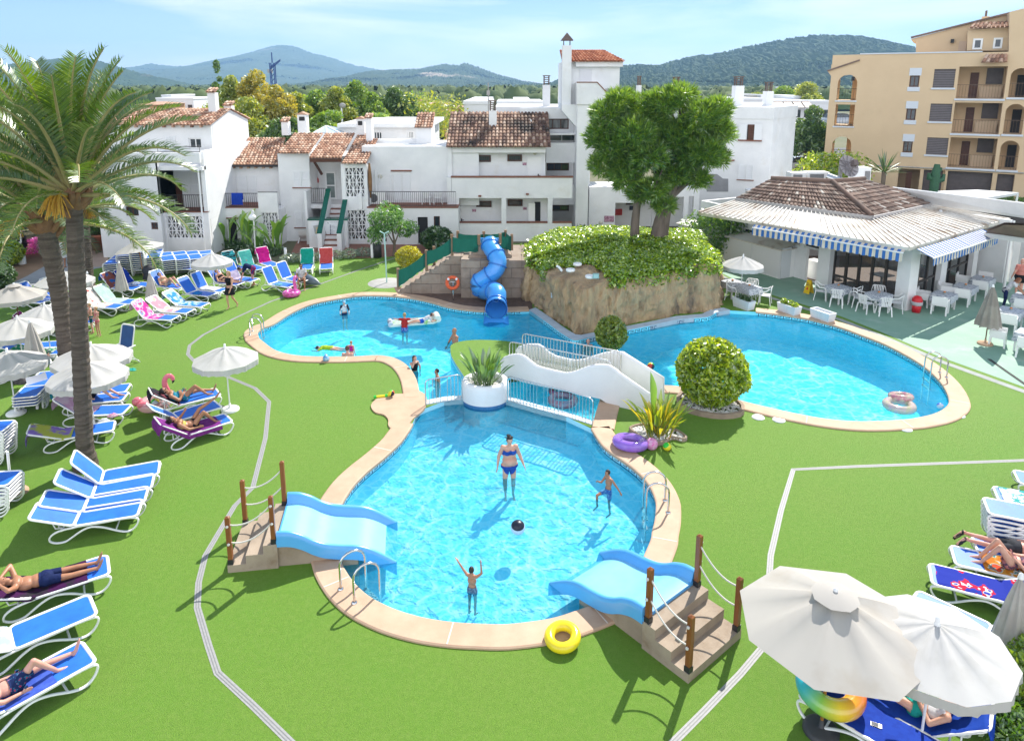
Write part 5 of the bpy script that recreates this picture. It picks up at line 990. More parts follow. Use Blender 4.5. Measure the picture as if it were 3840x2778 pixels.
for k in range(int(H_/2)):mb._bar(V((-.9,-.9,k*2)),V((.9,-.9,k*2+2)),.25,.25)
mb.build('mast',CR,o);mb=MB();tip=atY('O',621,135,320);tail=atY('O',598,155,320);
for dz in(0,1.2):mb._bar(V((tail.x-q.x,0,tail.z+dz)),V((tip.x-q.x,0,tip.z+dz*.4)),.3,.3)
for k in range(6):t_=k/6;A0=V((tail.x-q.x,0,tail.z)).lerp(V((tip.x-q.x,0,tip.z)),t_);mb._bar(A0,A0+V((.8,0,1.2)),.22,.22)
mb.build('jib',CR,o);mb=MB();mb._bar(V((0,0,H_)),V((0,0,H_+4.5)),.4,.4);mb.build('tower_top',CR,o);mb=MB();mb.cbox((tail.x-q.x,0,tail.z-.6),(2,1.2,1.6));mb.build('counterweight',GREY,o)
# ------------------------------------------------------------------ palms
FR=[leafmat('palm_leaf',[(.035,.085,.010),(.065,.135,.015),(.11,.19,.022)],.30,.35,.10,LF=1.0),leafmat('palm_leaf_bluish',[(.055,.115,.035),(.095,.165,.06),(.14,.21,.09)],.22,.4,.12,LF=.95),leafmat('palm_leaf_yellow',[(.06,.13,.008),(.11,.20,.01),(.17,.26,.018)],.40,.35,.10,LF=1.0)]
RACH=M('palm_rib',(.28,.26,.10),(.36,.30,.14),6,.5);TRK=M('palm_trunk',(.13,.10,.08),(.26,.21,.17),2.5,.95,1.0,26,st=(.35,.35,4.5),bdist=.09);BOOT=M('palm_boot',(.16,.085,.045),(.24,.13,.06),6,.8,.4,12);ORGF=M('palm_flower',(.52,.26,.03),(.60,.36,.04),8,.6)
def frondmesh(name,L,curl,mat,n=64):
 pts=[];p=np.zeros(3);d=np.array([1.,0,0.]);st=14;ang=0
 path=[p.copy()]
 for i in range(st):
  ang+=curl*(i/st)**1.3/st*2.1;d=np.array([cos(ang),0,-sin(ang)]);p=p+d*L/st;path.append(p.copy())
 path=np.array(path);t=np.linspace(.18,.995,n);idx=t*st;i0=np.minimum(idx.astype(int),st-1);f=(idx-i0)[:,None];P=path[i0]*(1-f)+path[i0+1]*f;D=path[i0+1]-path[i0];D/=np.linalg.norm(D,axis=1,keepdims=True)
 Nn=np.stack([-D[:,2],np.zeros(n),D[:,0]],1);Nn=np.where(Nn[:,2:3]<0,Nn,Nn)
 Vv=[];Q=[]
 ll=L*(.135*np.sin(PI*np.clip((t-.1)/.95,0,1))**.6+.03)
 k=0
 for s in(-1,1):
  side=np.zeros((n,3));side[:,1]=s
  dr=side*.82+D*.55+Nn*(.35+.15*nr.random((n,1)))+nr.normal(size=(n,3))*.07;dr/=np.linalg.norm(dr,axis=1,keepdims=True)
  dr2=dr+np.array([0,0,-.55])*(.5+.5*nr.random((n,1)));dr2/=np.linalg.norm(dr2,axis=1,keepdims=True)
  w=D*.014*(L/3)*1.25
  m_=P+dr*(ll*.55)[:,None];tip=m_+dr2*(ll*.45)[:,None]
  blk=np.stack([P-w*.7,P+w*.7,m_+w,m_-w,tip+w*.12,tip-w*.12],1).reshape(-1,3);Vv.append(blk)
  b=np.arange(n)[:,None]*6+k;Q.append(np.concatenate([b+np.array([[0,1,2,3]]),b+np.array([[3,2,4,5]])]));k+=n*6
 me_o=np_mesh('frond',np.concatenate(Vv),np.concatenate(Q),mat);me=me_o.data;bpy.data.objects.remove(me_o)
 mb=MB();rp=[tuple(q)for q in path];mb.tube(rp,[(.055*(1-.9*i/st)+.006)*(L/3)for i in range(st+1)],5);ob=mb.build('rib',RACH);me2=ob.data;bpy.data.objects.remove(ob)
 return me,me2
FM=[[frondmesh('f',3.3,c,m)for c in(.55,.95,1.4)]for m in FR]
def palm(label,base,crown,r0,r1,nf,scale=1.0,seed=1,flowers=1,upr=.75,low=-.35,rough=True,bend=(0,0)):
 rg=random.Random(seed);o=thing('palm_tree',label,'palm tree',base,0,'palm trees on the lawn');c=V(crown)-V(base);mb=MB();n=70;k=16;rows=[]
 for i in range(n+1):
  t=i/n;ctr=V((c.x*t+bend[0]*sin(PI*t),c.y*t+bend[1]*sin(PI*t),c.z*t));r=r0+(r1-r0)*t+(.10*(1-t*12)if t<.083 else 0)
  rr=r*(1+.035*((i%2)*2-1));rows.append([(ctr.x+(rr*(1+.05*rg.uniform(-1,1)))*cos(2*PI*q/k),ctr.y+(rr*(1+.05*rg.uniform(-1,1)))*sin(2*PI*q/k),ctr.z)for q in range(k)]+[])
 for row in rows:row.append(row[0])
 mb.grid(rows,False);mb.build('trunk',TRK,o)
 mb=MB()
 for i in range(26):
  a=rg.uniform(0,2*PI);zz=rg.uniform(-.35,.35);b0=c+V((cos(a)*r1*.75,sin(a)*r1*.75,zz));b1=b0+V((cos(a)*.28,sin(a)*.28,.30));mb.tube([b0,(b0+b1)/2+V((0,0,-.04)),b1],[.11*scale,.09*scale,.05*scale],6)
 mb.ell(c+V((0,0,.1)),(r1*1.25,r1*1.25,.5*scale),14,8);mb.build('crown_base',BOOT,o)
 for i in range(nf):
  t=i/(nf-1);el=low+(1.45-low)*t**upr;a=i*2.39996+rg.uniform(-.25,.25);fm=FM[rg.choice((0,0,1,1,2))if t<.75 else rg.choice((0,2,2))][2 if t<.35 else(1 if t<.75 else 0)]
  f=bpy.data.objects.new('frond',fm[0]);COL.objects.link(f);f.parent=o;f.location=c+V((cos(a)*.12,sin(a)*.12,.15+.35*t));f.rotation_euler=Euler((rg.uniform(-.3,.3),-el,a),'XYZ');s=scale*rg.uniform(.88,1.1);f.scale=(s,s,s)
  rb=bpy.data.objects.new('rib',fm[1]);COL.objects.link(rb);rb.parent=f
 for j in range(flowers):
  a=rg.uniform(-2.6,-.5);mb=MB();p0=c+V((cos(a)*.25,sin(a)*.25,.15));p1=p0+V((cos(a)*.45,sin(a)*.45,.15));mb.tube([p0,p1],.03,5)
  for q in range(34):e=p1+V((cos(a)*rg.uniform(.0,.4)+rg.uniform(-.2,.2),sin(a)*rg.uniform(.0,.4)+rg.uniform(-.2,.2),-rg.uniform(.25,.6)));mb.tube([p1,(p1+e)/2+V((0,0,.08)),e],.010,4)
  mb.build('flower_cluster',ORGF,o)
 return o
b1=g('O',190,1035);palm('tall date palm with the slim grey trunk beside the four blue loungers',b1,atY('O',163,446,b1.y+.2),.21,.185,44,.94,3,2,low=.02,upr=.65)
b2=g('O',152,880);palm('thick trunked date palm leaning left behind the parasols',b2,atY('O',100,500,b2.y),.225,.26,40,1.05,8,3,bend=(.15,0),low=-.05,upr=.65)
b3=g('O',196,640);palm('slimmer date palm hidden behind the tall front palm',b3,atY('O',184,470,b3.y),.27,.24,40,1.0,11,1)
b4=g('O',130,560);palm('small far date palm beside the garden path',b4,atY('O',122,500,b4.y),.30,.27,40,.95,15,1)
b5=g('O',-90,720);palm('date palm at the left edge whose fronds reach into view',b5,atY('O',-60,380,b5.y),.3,.3,54,1.15,17,0)
# ------------------------------------------------------------------ pines on the rock
def needles(name,clumps,mat,parent,tl=.34,nn=10,shell=.25):
 C=blobpts(clumps,shell);n=len(C);cen=np.concatenate([np.repeat(np.array([c]),k,0)for c,_,k in clumps]);out=C-cen;out/=np.linalg.norm(out,axis=1,keepdims=True)+1e-6;out[:,2]+=.55;out+=.35*nr.normal(size=(n,3))
 C2=np.repeat(C,nn,0);a=np.repeat(out,nn,0)+.55*nr.normal(size=(n*nn,3));a/=np.linalg.norm(a,axis=1,keepdims=True);L=tl*(.7+.6*nr.random(n*nn));v,q=leafq(C2+a*(L*.5)[:,None],L,.045,a);return np_mesh(name,v,q,mat,parent)
PIN=leafmat('pine_needles',[(.04,.09,.010),(.085,.165,.014),(.16,.24,.02)],.45,.4,.10);
def pine(label,pts,base,limbs,Y,seed):
 rg=random.Random(seed);o=thing('pine_tree',label,'pine tree',base,0,'pine trees on the rock');cl=[]
 for x,y,r in pts:
  for dy in(-1,1):
   c=atY('O',x+rg.uniform(-8,8),y,Y+dy*rg.uniform(.5,1.6))-V(base);R_=r/(FN/1.6931/Y)*.78;cl.append(((c.x,c.y,c.z),(R_,R_*1.1,R_*.72),int(165*(r/45)**2)))
 needles('crown',cl,PIN,o);mb=MB()
 for ln in limbs:
  P_=[atY('O',x,y,Y+dy)-V(base)for x,y,dy,r in ln];mb.tube(smooth_open(P_,4),[ln[0][3]+(ln[-1][3]-ln[0][3])*i/((len(ln)-1)*4)for i in range((len(ln)-1)*4+1)],10)
 for c,_,_ in cl:
  s=V(limbs[0]and(atY('O',limbs[0][-1][0],limbs[0][-1][1],Y)-V(base)));mb.tube([s.lerp(V(c),.25),s.lerp(V(c),.6)+V((0,0,.2)),c],[.07,.05,.02],5)
 mb.build('trunk',PBARK,o);return o
YP=y_(46.6)
pine('left pine on the ivy rock, thinner straight trunk',[(1352,255,48),(1330,310,34),(1372,222,36),(1345,365,42),(1398,295,56),(1385,395,42),(1412,238,42),(1418,430,30),(1432,345,50),(1322,285,26),(1360,320,50),(1400,360,46)],atY('O',1405,536,YP),[[(1405,540,0,.26),(1407,490,0,.20),(1412,430,0,.17),(1405,350,0,.10)],[(1412,430,0,.13),(1380,370,.3,.05)]],YP,4)
pine('right pine on the ivy rock, thick trunk leaning right',[(1470,228,46),(1508,212,38),(1552,258,50),(1588,240,34),(1600,296,36),(1562,335,46),(1520,295,56),(1492,385,44),(1452,418,34),(1540,395,36),(1580,350,34),(1480,300,52),(1450,270,44),(1530,345,46),(1470,455,28),(1575,280,44)],atY('O',1462,532,YP),[[(1458,538,0,.48),(1466,490,0,.40),(1480,440,0,.30),(1500,380,0,.18),(1510,300,0,.08)],[(1480,440,0,.2),(1540,390,.3,.07)],[(1478,450,0,.2),(1450,380,-.3,.07)]],YP,9)
# ------------------------------------------------------------------ rock with ivy
ROCKM=M('sandy_rock',(.50,.36,.205),(.29,.20,.12),1.6,.9,1.0,3.6,dirt=(.10,.085,.07),dscale=.9,dlo=.54,dhi=.70,st=(1,1,.35),bdist=.2)
ro=[(1150,664),(1172,669),(1188,689),(1219,714),(1253,732),(1266,740),(1284,744),(1314,738),(1360,731),(1400,722),(1506,701),(1563,695),(1602,685),(1607,662),(1590,630),(1540,592),(1450,577),(1330,574),(1230,585),(1160,615)]
rp=smooth_closed([V(p)for p in o2(ro)],15);rc_=V(o2([(1385,640)])[0]);n=len(rp)
def rock_z(i):return 1.92+.12*sin(i*.12)+.12*noise.noise(V((i*.067,0,0)))
rows=[]
for j in range(40):
 row=[]
 for i in range(n):
  t=j/39;p=rp[i];d=(rc_-p).normalized();z=-.9+t*(rock_z(i)+.9);nz=noise.noise(V((p.x*.7,p.y*.7,z*.8)))*.24+abs(noise.noise(V((p.x*2.1,p.y*2.1,z*.7))))*.34+noise.noise(V((p.x*5,p.y*5,z*3)))*.16+noise.noise(V((p.x*11,p.y*11,z*8)))*.07
  w=.1+.28*t**2+nz;row.append((p.x+d.x*w,p.y+d.y*w,z+(.08*noise.noise(V((p.x*2,p.y*2,5)))if j else 0)))
 rows.append(row+[row[0]])
edge=rows[-1][:-1]
def topz(p,t,i):return rock_z(i)+.38*(1-(1-t)**2)+.12*noise.noise(V((p.x*.6,p.y*.6,9)))
for j in range(1,12):
 t=j/11;row=[]
 for i in range(n):p=V(edge[i][:2]).lerp(rc_,t);row.append((p.x,p.y,topz(p,t,i)*(1)if j<11 else 2.5))
 rows.append(row+[row[0]])
mb=MB();mb.grid(rows,True);rock=thing('garden_rock','big sandy rock by the pool topped with green ivy','rock',(0,0,0));mb.build('stone',ROCKM,rock)
curb=MB();ci=[g('O',x,y,.0).xy for x,y in[(1172,688.3)]+UPR];co=[V(p).lerp(rc_,.06)for p in ci];curb.grid([[(p.x,p.y,-.2)for p in ci],[(p.x,p.y,.05)for p in ci],[(p.x,p.y,.09)for p in co],[(p.x,p.y,-.2)for p in co]],False);curb.build('kerb',M('blue_grey_kerb',(.45,.52,.58),(.36,.42,.48),2,.7),rock)
IVY=leafmat('ivy_leaf',[(.055,.125,.006),(.12,.21,.008),(.20,.30,.012),(.32,.38,.03)],.45,.3,.16)
def ivy(nl):
 i=(nr.random(nl)*n).astype(int);t=1-np.sqrt(nr.random(nl));t=t*1.04-.03;E_=np.array([e for e in edge]);C=np.zeros((nl,3))
 xy=E_[i,:2]*(1-t)[:,None]+np.array(rc_)[None]*t[:,None];zz=np.array([topz(V(p),max(0,tt),k)for p,tt,k in zip(xy,t,i)])
 bare=[g('B4',x,y,2.0).xy for x,y in((1560,360),(1700,330),(1840,360),(2060,390),(2110,470),(1900,560),(1640,470),(1480,400))]
 keep=np.array([not inside(p,bare)for p in xy]);h=np.array([.10+.16*abs(noise.noise(V((p[0]*.9,p[1]*.9,3))))+.22*max(0,noise.noise(V((p[0]*.35,p[1]*.35,8))))for p in xy])
 C[:,:2]=xy+nr.normal(size=(nl,2))*.06;C[:,2]=zz+h*(.35+.8*nr.random(nl));C[:,2]-=np.where(t<.015,nr.random(nl)*.5,0)
 C=C[keep];m_=len(C);a=rdir(m_);a[:,2]*=.55;a/=np.linalg.norm(a,axis=1,keepdims=True);nn=rdir(m_)*.75;nn[:,2]+=.9;nn/=np.linalg.norm(nn,axis=1,keepdims=True);s=.8+.5*nr.random(m_)
 v,q=leafq(C,.135*s,.10*s,a,nn);return v,q
v,q=ivy(76000);tag(np_mesh('ivy',v,q,IVY),'bright green ivy covering the top of the rock','ivy',kind='stuff')
# ------------------------------------------------------------------ shrubs and plants
YG=leafmat('leaf_lime',[(.05,.10,.006),(.12,.20,.008),(.24,.32,.012),(.34,.38,.02)],.4,.35,.12);DG=leafmat('leaf_dark',[(.012,.035,.008),(.025,.065,.012),(.05,.10,.02)],.3,.35,.14);MG=leafmat('leaf_fresh',[(.03,.08,.012),(.06,.14,.016),(.12,.21,.025)],.4,.35,.12);MAG=leafmat('magenta_flower',[(.30,.03,.30),(.45,.05,.42),(.55,.12,.5)],.3);GSH=leafmat('leaf_grey',[(.08,.12,.10),(.13,.17,.14),(.18,.22,.19)],.25)
PEB=M('white_pebbles',(.62,.60,.57),rough=.8,isl=[(0,(.38,.36,.34)),(.6,(.62,.6,.57)),(1,(.78,.77,.75))]);KERB=M('stone_kerb',(.36,.27,.20),(.28,.21,.16),4,.85,.3,20)
def pebbles(parent,poly,z,n,r=.045):
 mb=MB();xs=[p[0]for p in poly];ys=[p[1]for p in poly];k=0
 while k<n:
  p=(rng.uniform(min(xs),max(xs)),rng.uniform(min(ys),max(ys)))
  if inside(p,poly):s=r*rng.uniform(.7,1.3);mb.ell((p[0],p[1],z+s*.3),(s,s*rng.uniform(.7,1.2),s*.6),6,4,(0,0,rng.random()*6),False);k+=1
 o=mb.build('pebbles',PEB,parent);o['kind']='stuff';return o
def ball_shrub(label,c,r,mat,n,L,name='round_shrub',zs=1.0,trunk=True,shape=None,grp=None):
 o=thing(name,label,'shrub',(c[0],c[1],c[2]if len(c)>2 else 0),0,grp);rz=r*zs;cl=[((0,0,rz*1.03),(r,r,rz),n)]
 for i in range(26):d=rdir(1)[0];d[2]=abs(d[2])*1.2-.3;cl.append(((d[0]*r*.82,d[1]*r*.82,rz*1.03+d[2]*rz*.8),r*.28,n//40))
 foliage('foliage',cl,L,L*.42,mat,o,.82)
 if trunk:mb=MB();mb.tube([(0,0,0),(.05,0,rz)],[.09,.05],7);mb.build('stem',BARK,o)
 return o
sp=g('O',1572,896);s_=ball_shrub('big round clipped lime green shrub on the lawn by the right pool',sp,1.06,YG,9000,.17)
bed=smooth_closed([V((-1.0,-.35)),V((-.2,-.95)),V((.7,-.85)),V((.95,-.1)),V((.3,.8)),V((-.8,.6))],3);mb=MB();
rim=[(p.x*.9,p.y*.9)for p in bed];mb.grid([[(p.x,p.y,0)for p in bed+bed[:1]],[(p.x,p.y,.16)for p in bed+bed[:1]],[(x,y,.16)for x,y in rim+rim[:1]],[(x,y,.06)for x,y in rim+rim[:1]]],False);mb.build('bed_kerb',KERB,s_);pebbles(s_,rim,.06,500)
s2=g('O',1352,773,-.1);ball_shrub('yellow green bush growing at the pool edge behind the bridge rail',(s2.x,s2.y,-.15),.58,leafmat('leaf_olive_yellow',[(.05,.08,.006),(.12,.17,.008),(.24,.28,.012)],.4),3800,.15,zs=1.15)
def strap(mb,p,a,el,L,w,droop,fold=.25,n=7):
 d=V((cos(a),sin(a),0));s=V((-sin(a),cos(a),0));e=el;q=V(p);rows=[]
 for i in range(n+1):
  t=i/n;ww=w*(.35+1.3*t if t<.5 else 1.0*(1-((t-.5)/.5)**2)+.02);up=d*(-sin(e))+V((0,0,cos(e)))
  rows.append([q-s*ww*.5+up*ww*fold,q,q+s*ww*.5+up*ww*fold]);q=q+(d*cos(e)+V((0,0,sin(e))))*L/n;e-=droop/n*(.4+1.2*t)
 mb.grid(rows,True)
def strap_plant(parent,c,n,L,w,mat,spread=.25,elr=(.7,1.45),name='leaves',stalk=.4,seed=3,droop=.7):
 rg=random.Random(seed);mb=MB()
 for i in range(n):
  a=rg.uniform(0,2*PI);el=rg.uniform(*elr);r=rg.uniform(0,spread);p=V(c)+V((cos(a)*r,sin(a)*r,0));l=L*rg.uniform(.6,1.1);st=l*stalk;q=p+V((cos(a)*cos(el),sin(a)*cos(el),sin(el)))*st
  mb.tube([p,q],[.016,.010],4);strap(mb,q,a,el,l-st,w*rg.uniform(.7,1.1),rg.uniform(.2,1)*droop)
 return mb.build(name,mat,parent)
STRL=leafmat('strelitzia_leaf',[(.03,.08,.015),(.06,.13,.02),(.11,.19,.03)],.3,.3,.2);CANL=leafmat('canna_leaf',[(.07,.13,.01),(.14,.20,.012),(.24,.26,.015),(.36,.26,.02)],.42,.3,.15);BANL=leafmat('banana_leaf',[(.06,.16,.02),(.11,.24,.025),(.20,.32,.05)],.42,.3,.18)
o=thing('canna_bed','yellow green canna clump in a kerbed pebble bed by the bridge end','plant',g('O',1458,968));b_=o.location
bp=[(g('C3',x,y)-b_).xy for x,y in((490,970),(700,900),(900,930),(1240,975),(1480,1120),(1400,1170),(1230,1130),(1050,1230),(850,1210),(620,1080))];bp=smooth_closed([V(p)for p in bp],3);rim=[(p.x*.92,p.y*.9)for p in bp];mb=MB()
mb.grid([[(p.x,p.y,0)for p in bp+bp[:1]],[(p.x,p.y,.11)for p in bp+bp[:1]],[(x,y,.12)for x,y in rim+rim[:1]],[(x,y,.05)for x,y in rim+rim[:1]]],True);mb.build('kerb',KERB,o);pebbles(o,rim,.04,420)
strap_plant(o,(.0,.05,.03),90,1.15,.11,CANL,.38,(.75,1.5),seed=5,droop=.9);mb=MB();strap(mb,V((-.15,.2,.6)),2.2,1.5,1.25,.28,.15);mb.tube([(-.12,.18,0),(-.15,.2,.65)],.03,6);mb.build('tall_leaf',BANL,o)
for lab,x,y,nl,sd in(('banana plant with broad glossy leaves left of the globe lamp by the house door',505,548,11,1),('banana plant in front of the dark doorway with upright leaves',545,552,12,2),('banana plant with torn yellow green leaves right of the globe lamp',612,562,12,3),('low banana clump under the globe lamp among the beds',575,560,7,4)):
 o=thing('banana_plant',lab,'plant',g('O',x,y),0,'banana plants by the house');rg=random.Random(sd);mb=MB()
 for i in range(nl):
  a=rg.uniform(0,2*PI);el=rg.uniform(.95,1.5);p=V((rg.uniform(-.2,.2),rg.uniform(-.2,.2),0));st=rg.uniform(.6,1.3)*(1 if sd<4 else.5);q=p+V((cos(a)*cos(el),sin(a)*cos(el),sin(el)))*st;mb.tube([p,q],[.06,.03],6);strap(mb,q,a,el,rg.uniform(1.0,1.5)*(1 if sd<4 else.7),.36,rg.uniform(.5,1.5),.18,9)
 mb.build('leaves',BANL,o);foliage('undergrowth',[((rng.uniform(-.9,.9),rng.uniform(-.5,.3),.2),(.5,.4,.3),160)for _ in range(5)],.16,.07,DG,o)
def hedge(label,pts,h,w,mat,n,L=.16,name='hedge',kind=None):
 o=thing(name,label,'hedge',(0,0,0));cl=[];P_=[V(p)for p in pts]
 for a,b in zip(P_,P_[1:]):
  m_=max(2,int((b-a).length/(w*.6)))
  for i in range(m_):q=a.lerp(b,(i+.5)/m_);cl.append(((q.x,q.y,h*.5),(w*.62*rng.uniform(.9,1.15),w*.62,h*.52*rng.uniform(.88,1.12)),n))
 foliage('foliage',cl,L,L*.42,mat,o,.7);return o
hedge('low grey leaved hedge along the brick paving behind the green and red loungers',o2([(632,582),(700,578),(760,572),(822,566)]),.5,.9,GSH,520,.11)
hedge('green hedge behind the left end of the restaurant',[atY('A4',x,1500,y_(54)).xy for x in(640,760,900,1050,1180)],2.9,2.2,MG,900,.2)
o=hedge('bright green hedge in front of the car park',[atY('A4',x,1190,y_(82)).xy for x in(1740,1850,1990,2250)],4.2,2.6,YG,700,.3)
hedge('clipped green hedge at the foot of the tan building',[atY('A5',x,1590,y_(76)).xy for x in(760,950,1200,1500,1900)],1.0,1.4,MG,500,.2)
o=thing('small_tree','small leafy tree standing beside the shower left of the slide stairs','tree',g('O',872,568));foliage('crown',[((rng.uniform(-1.1,1.1),rng.uniform(-.8,.8),rng.uniform(1.2,2.7)),rng.uniform(.35,.6),260)for _ in range(16)],.15,.075,leafmat('leaf_small_tree',[(.035,.10,.02),(.07,.17,.03),(.14,.26,.06)],.42),o,.4);mb=MB();mb.tube([(0,0,0),(.08,0,.8),(-.1,.1,1.8)],[.09,.07,.03],7);mb.tube([(.06,0,.7),(.5,0,1.8)],[.05,.02],6);mb.tube([(.06,0,.7),(-.5,.1,1.7)],[.05,.02],6);mb.build('trunk',BARK,o)
ball_shrub('golden yellow bush at the foot of the slide stairs',g('O',905,592),.72,leafmat('leaf_gold',[(.16,.17,.008),(.30,.29,.01),(.42,.38,.02)],.42),1700,.15,zs=.8,trunk=False,name='bush')
ball_shrub('dark glossy bush by the house door behind the slide stairs',g('O',968,555),.95,DG,1500,.28,zs=.75,trunk=False,name='bush')
ball_shrub('spiky green bush at the foot of the stair tower',(atY('A3',1490,1640,y_(55)).x,y_(55),0),.85,DG,900,.4,zs=1.0,trunk=False,name='bush')
for i,(x,y,r,m_,lab,zz)in enumerate(((20,520,1.5,MG,'large green bush behind the left hooked lamp',1.0),(-60,560,1.6,MG,'large bush cut by the left picture edge',1),(60,500,1.3,DG,'dark bush right of the left hooked lamp',1),(110,520,1.4,DG,'dark bush behind the thick palm',1.2),(150,505,1.7,DG,'tall dark hedge bush beside the white house',1.4),(205,515,1.2,DG,'dark bush in the shade by the white house corner',1.4),(15,590,.9,YG,'yellow green bush low at the left edge by the path',.8),(30,575,.7,leafmat('leaf_purple',[(.03,.012,.025),(.06,.025,.05)],.3),'purple leaved bush beside the hooked lamp post',1.3),(-10,640,.9,DG,'dark low bush at the left picture edge by the path',.7),(0,470,2.2,MG,'broad tree like bush at the far left',1.1),(80,470,2.2,MG,'broad bush behind the palms',1.1))):
 ball_shrub(lab,g('O',x,y),r,m_,2600,.2,zs=zz,trunk=False,name='bush',grp='bushes in the garden')
for x,y,r,lab in((68,562,.8,'magenta flowering bush right of the hooked lamp post'),(95,550,.7,'magenta flowering bush beside the thick palm trunk'),(128,533,.5,'small magenta flowers at the foot of the far palm')):ball_shrub(lab,g('O',x,y),r,MAG,900,.12,zs=.5,trunk=False,name='flowering_bush')
q=g('B7',2050,1420);ball_shrub('sunlit yellow green shrub cut by the lower right corner',(q.x+.55,q.y-.1),.75,leafmat('leaf_corner',[(.06,.11,.006),(.14,.22,.01),(.26,.34,.02)],.4),4200,.10,zs=.8,trunk=False,name='bush');q=g('B7',1900,1630);ball_shrub('feathery green bush at the bottom edge under the white parasol',(q.x+.2,q.y),.5,MG,2600,.09,zs=.6,trunk=False,name='bush')
o=thing('potted_shrub','terracotta pot with a pink flowering shrub at the corner of the white house','potted plant',g('O',226,553));mb=MB();mb.lathe([(0,0),(.42,0),(.62,.85),(.68,.87),(.68,1.0),(.58,1.0),(.55,.9),(0,.88)],20);mb.build('pot',M('terracotta',(.40,.13,.07),(.34,.11,.06),4,.7),o);foliage('foliage',[((rng.uniform(-.5,.5),rng.uniform(-.4,.4),rng.uniform(1.2,1.7)),.42,240)for _ in range(7)],.18,.06,MG,o,.4)
o=thing('yucca','spiky yucca against the tan building behind the dish','plant',atY('A5',625,1500,y_(70)));mb=MB();mb.tube([(0,0,-o.location.z),(0,0,.25)],.16,8);mb.build('stem',BARK,o);strap_plant(o,(0,0,.2),50,1.7,.1,DG,.1,(.0,1.5),seed=2,stalk=.05,droop=.3)
CACT=M('cactus_green',(.03,.10,.05),(.04,.13,.06),6,.6);o=thing('cactus','tall dark cactus in front of the tan building','cactus',atY('A5',1055,1590,y_(74)));mb=MB();h=atY('A5',1055,1405,y_(74)).z-o.location.z;mb.tube([(0,0,-max(0,o.location.z)),(0,0,h*.5),(.05,0,h)],[.3,.35,.2],8);mb.tube([(0,0,h*.2),(.6,0,h*.3),(.65,0,h*.55)],[.2,.2,.12],7);mb.tube([(0,0,h*.3),(-.5,0,h*.38),(-.5,0,h*.6)],[.2,.2,.12],7);mb.tube([(0,0,h*.65),(.35,0,h*.75),(.35,0,h*.85)],[.15,.15,.1],7);mb.build('stem',CACT,o)
# ------------------------------------------------------------------ dividing wall, planter, bridge, fences
mb=MB();fa=[V(p)for p in up_f];fb=[p+V((0,.30))for p in fa]
for z0,z1,A_ in((-1.2,.035,fa),(-1.2,.035,fb)):wallstrip(mb,A_,z0,z1,False)
mb.grid([[(p.x,p.y,.035)for p in fa],[(p.x,p.y,.035)for p in fb]],False);o=mb.build('low_wall',M('white_pool_edge',(.70,.74,.76),(.62,.70,.74),3,.5));tag(o,'low white wall dividing the wading pool from the big pool','wall')
pc=g('B5',860,700,-.13).xy+V((0,.76));st=[]
for i in range(40):
 a=2*PI*i/40;st.append(V((cos(a)*.76,sin(a)*.72)))
o=thing('pool_planter','rounded white planter with pebbles between the two pool railings','planter',(pc.x,pc.y,0));prof=[(1,-1.2),(1,.28),(.985,.48),(.95,.56),(.86,.60),(.74,.58),(.68,.50),(.66,.36)];mb=MB();mb.grid([[(p.x*k,p.y*k,z)for p in st+st[:1]]for k,z in prof],True);mb.build('wall',WHITE,o)
pebbles(o,[(p.x*.66,p.y*.66)for p in st],.36,420);mb=MB();mb.grid([[(p.x*1.003,p.y*1.003,z)for p in st+st[:1]]for z in(-.2,-.03)],True);mb.build('tile_band',M('blue_band',(.03,.12,.30),(.06,.2,.4),30,.3),o);strap_plant(o,(-.02,0,.36),62,1.15,.14,STRL,.3,(.75,1.5),seed=8,droop=.5)
b_o=thing('footbridge','white footbridge with wavy side walls crossing the pool','bridge',(0,0,0))
n1=g('B5',2128,722);pl0=n1+V((-4.15,2.1,0));PLn=Plane(pl0,n1);off=PLn.n*1.02;PLf=Plane(pl0+off,n1+off)
near=[(985,330),(1010,308),(1060,288),(1100,282),(1130,284),(1165,300),(1200,330),(1250,368),(1290,383),(1340,395),(1420,415),(1490,428),(1550,420),(1620,395),(1670,376),(1720,365),(1780,364),(1820,370),(1860,395),(1900,430),(2130,590),(2128,722),(1835,662),(1755,610),(1500,555),(1200,490),(1050,450),(985,440)]
far=[(1110,250),(1125,225),(1190,205),(1270,205),(1310,230),(1345,265),(1400,295),(1480,315),(1560,330),(1630,322),(1700,300),(1780,275),(1850,262),(1920,265),(2230,460),(2228,628),(1920,440),(1500,420),(1110,310)]
def plwall(pl,pts,th,name):
 P_=[pl.px('B5',x,y)for x,y in pts];mb=MB();mb.T=Matrix.Translation(pl.o)@Matrix.Rotation(pl.yaw,4,'Z');mb.prismY(P_,0,th)
 top=[p for p in P_[:P_.index(max(P_,key=lambda q:q[0]))+1]];mb.tube([(x,th/2,z)for x,z in top],th*.56,8);return mb.build(name,WHITE,b_o)
plwall(PLn,near,.15,'side_wall');plwall(PLf,far,.15,'side_wall')
mb=MB();mb.T=Matrix.Translation(PLn.o)@Matrix.Rotation(PLn.yaw,4,'Z');Lb=(n1-PLn.o).length;sec=[(-.3,.10),(.4,.30),(1.5,.36),(2.8,.36),(3.6,.24),(Lb-.1,.02)]
mb.grid([[(x,.15,z),(x,1.02,z)]for x,z in sec],False);mb.grid([[(x,.15,z-.16),(x,1.02,z-.16)]for x,z in sec],False);mb.build('deck',grassM,b_o)
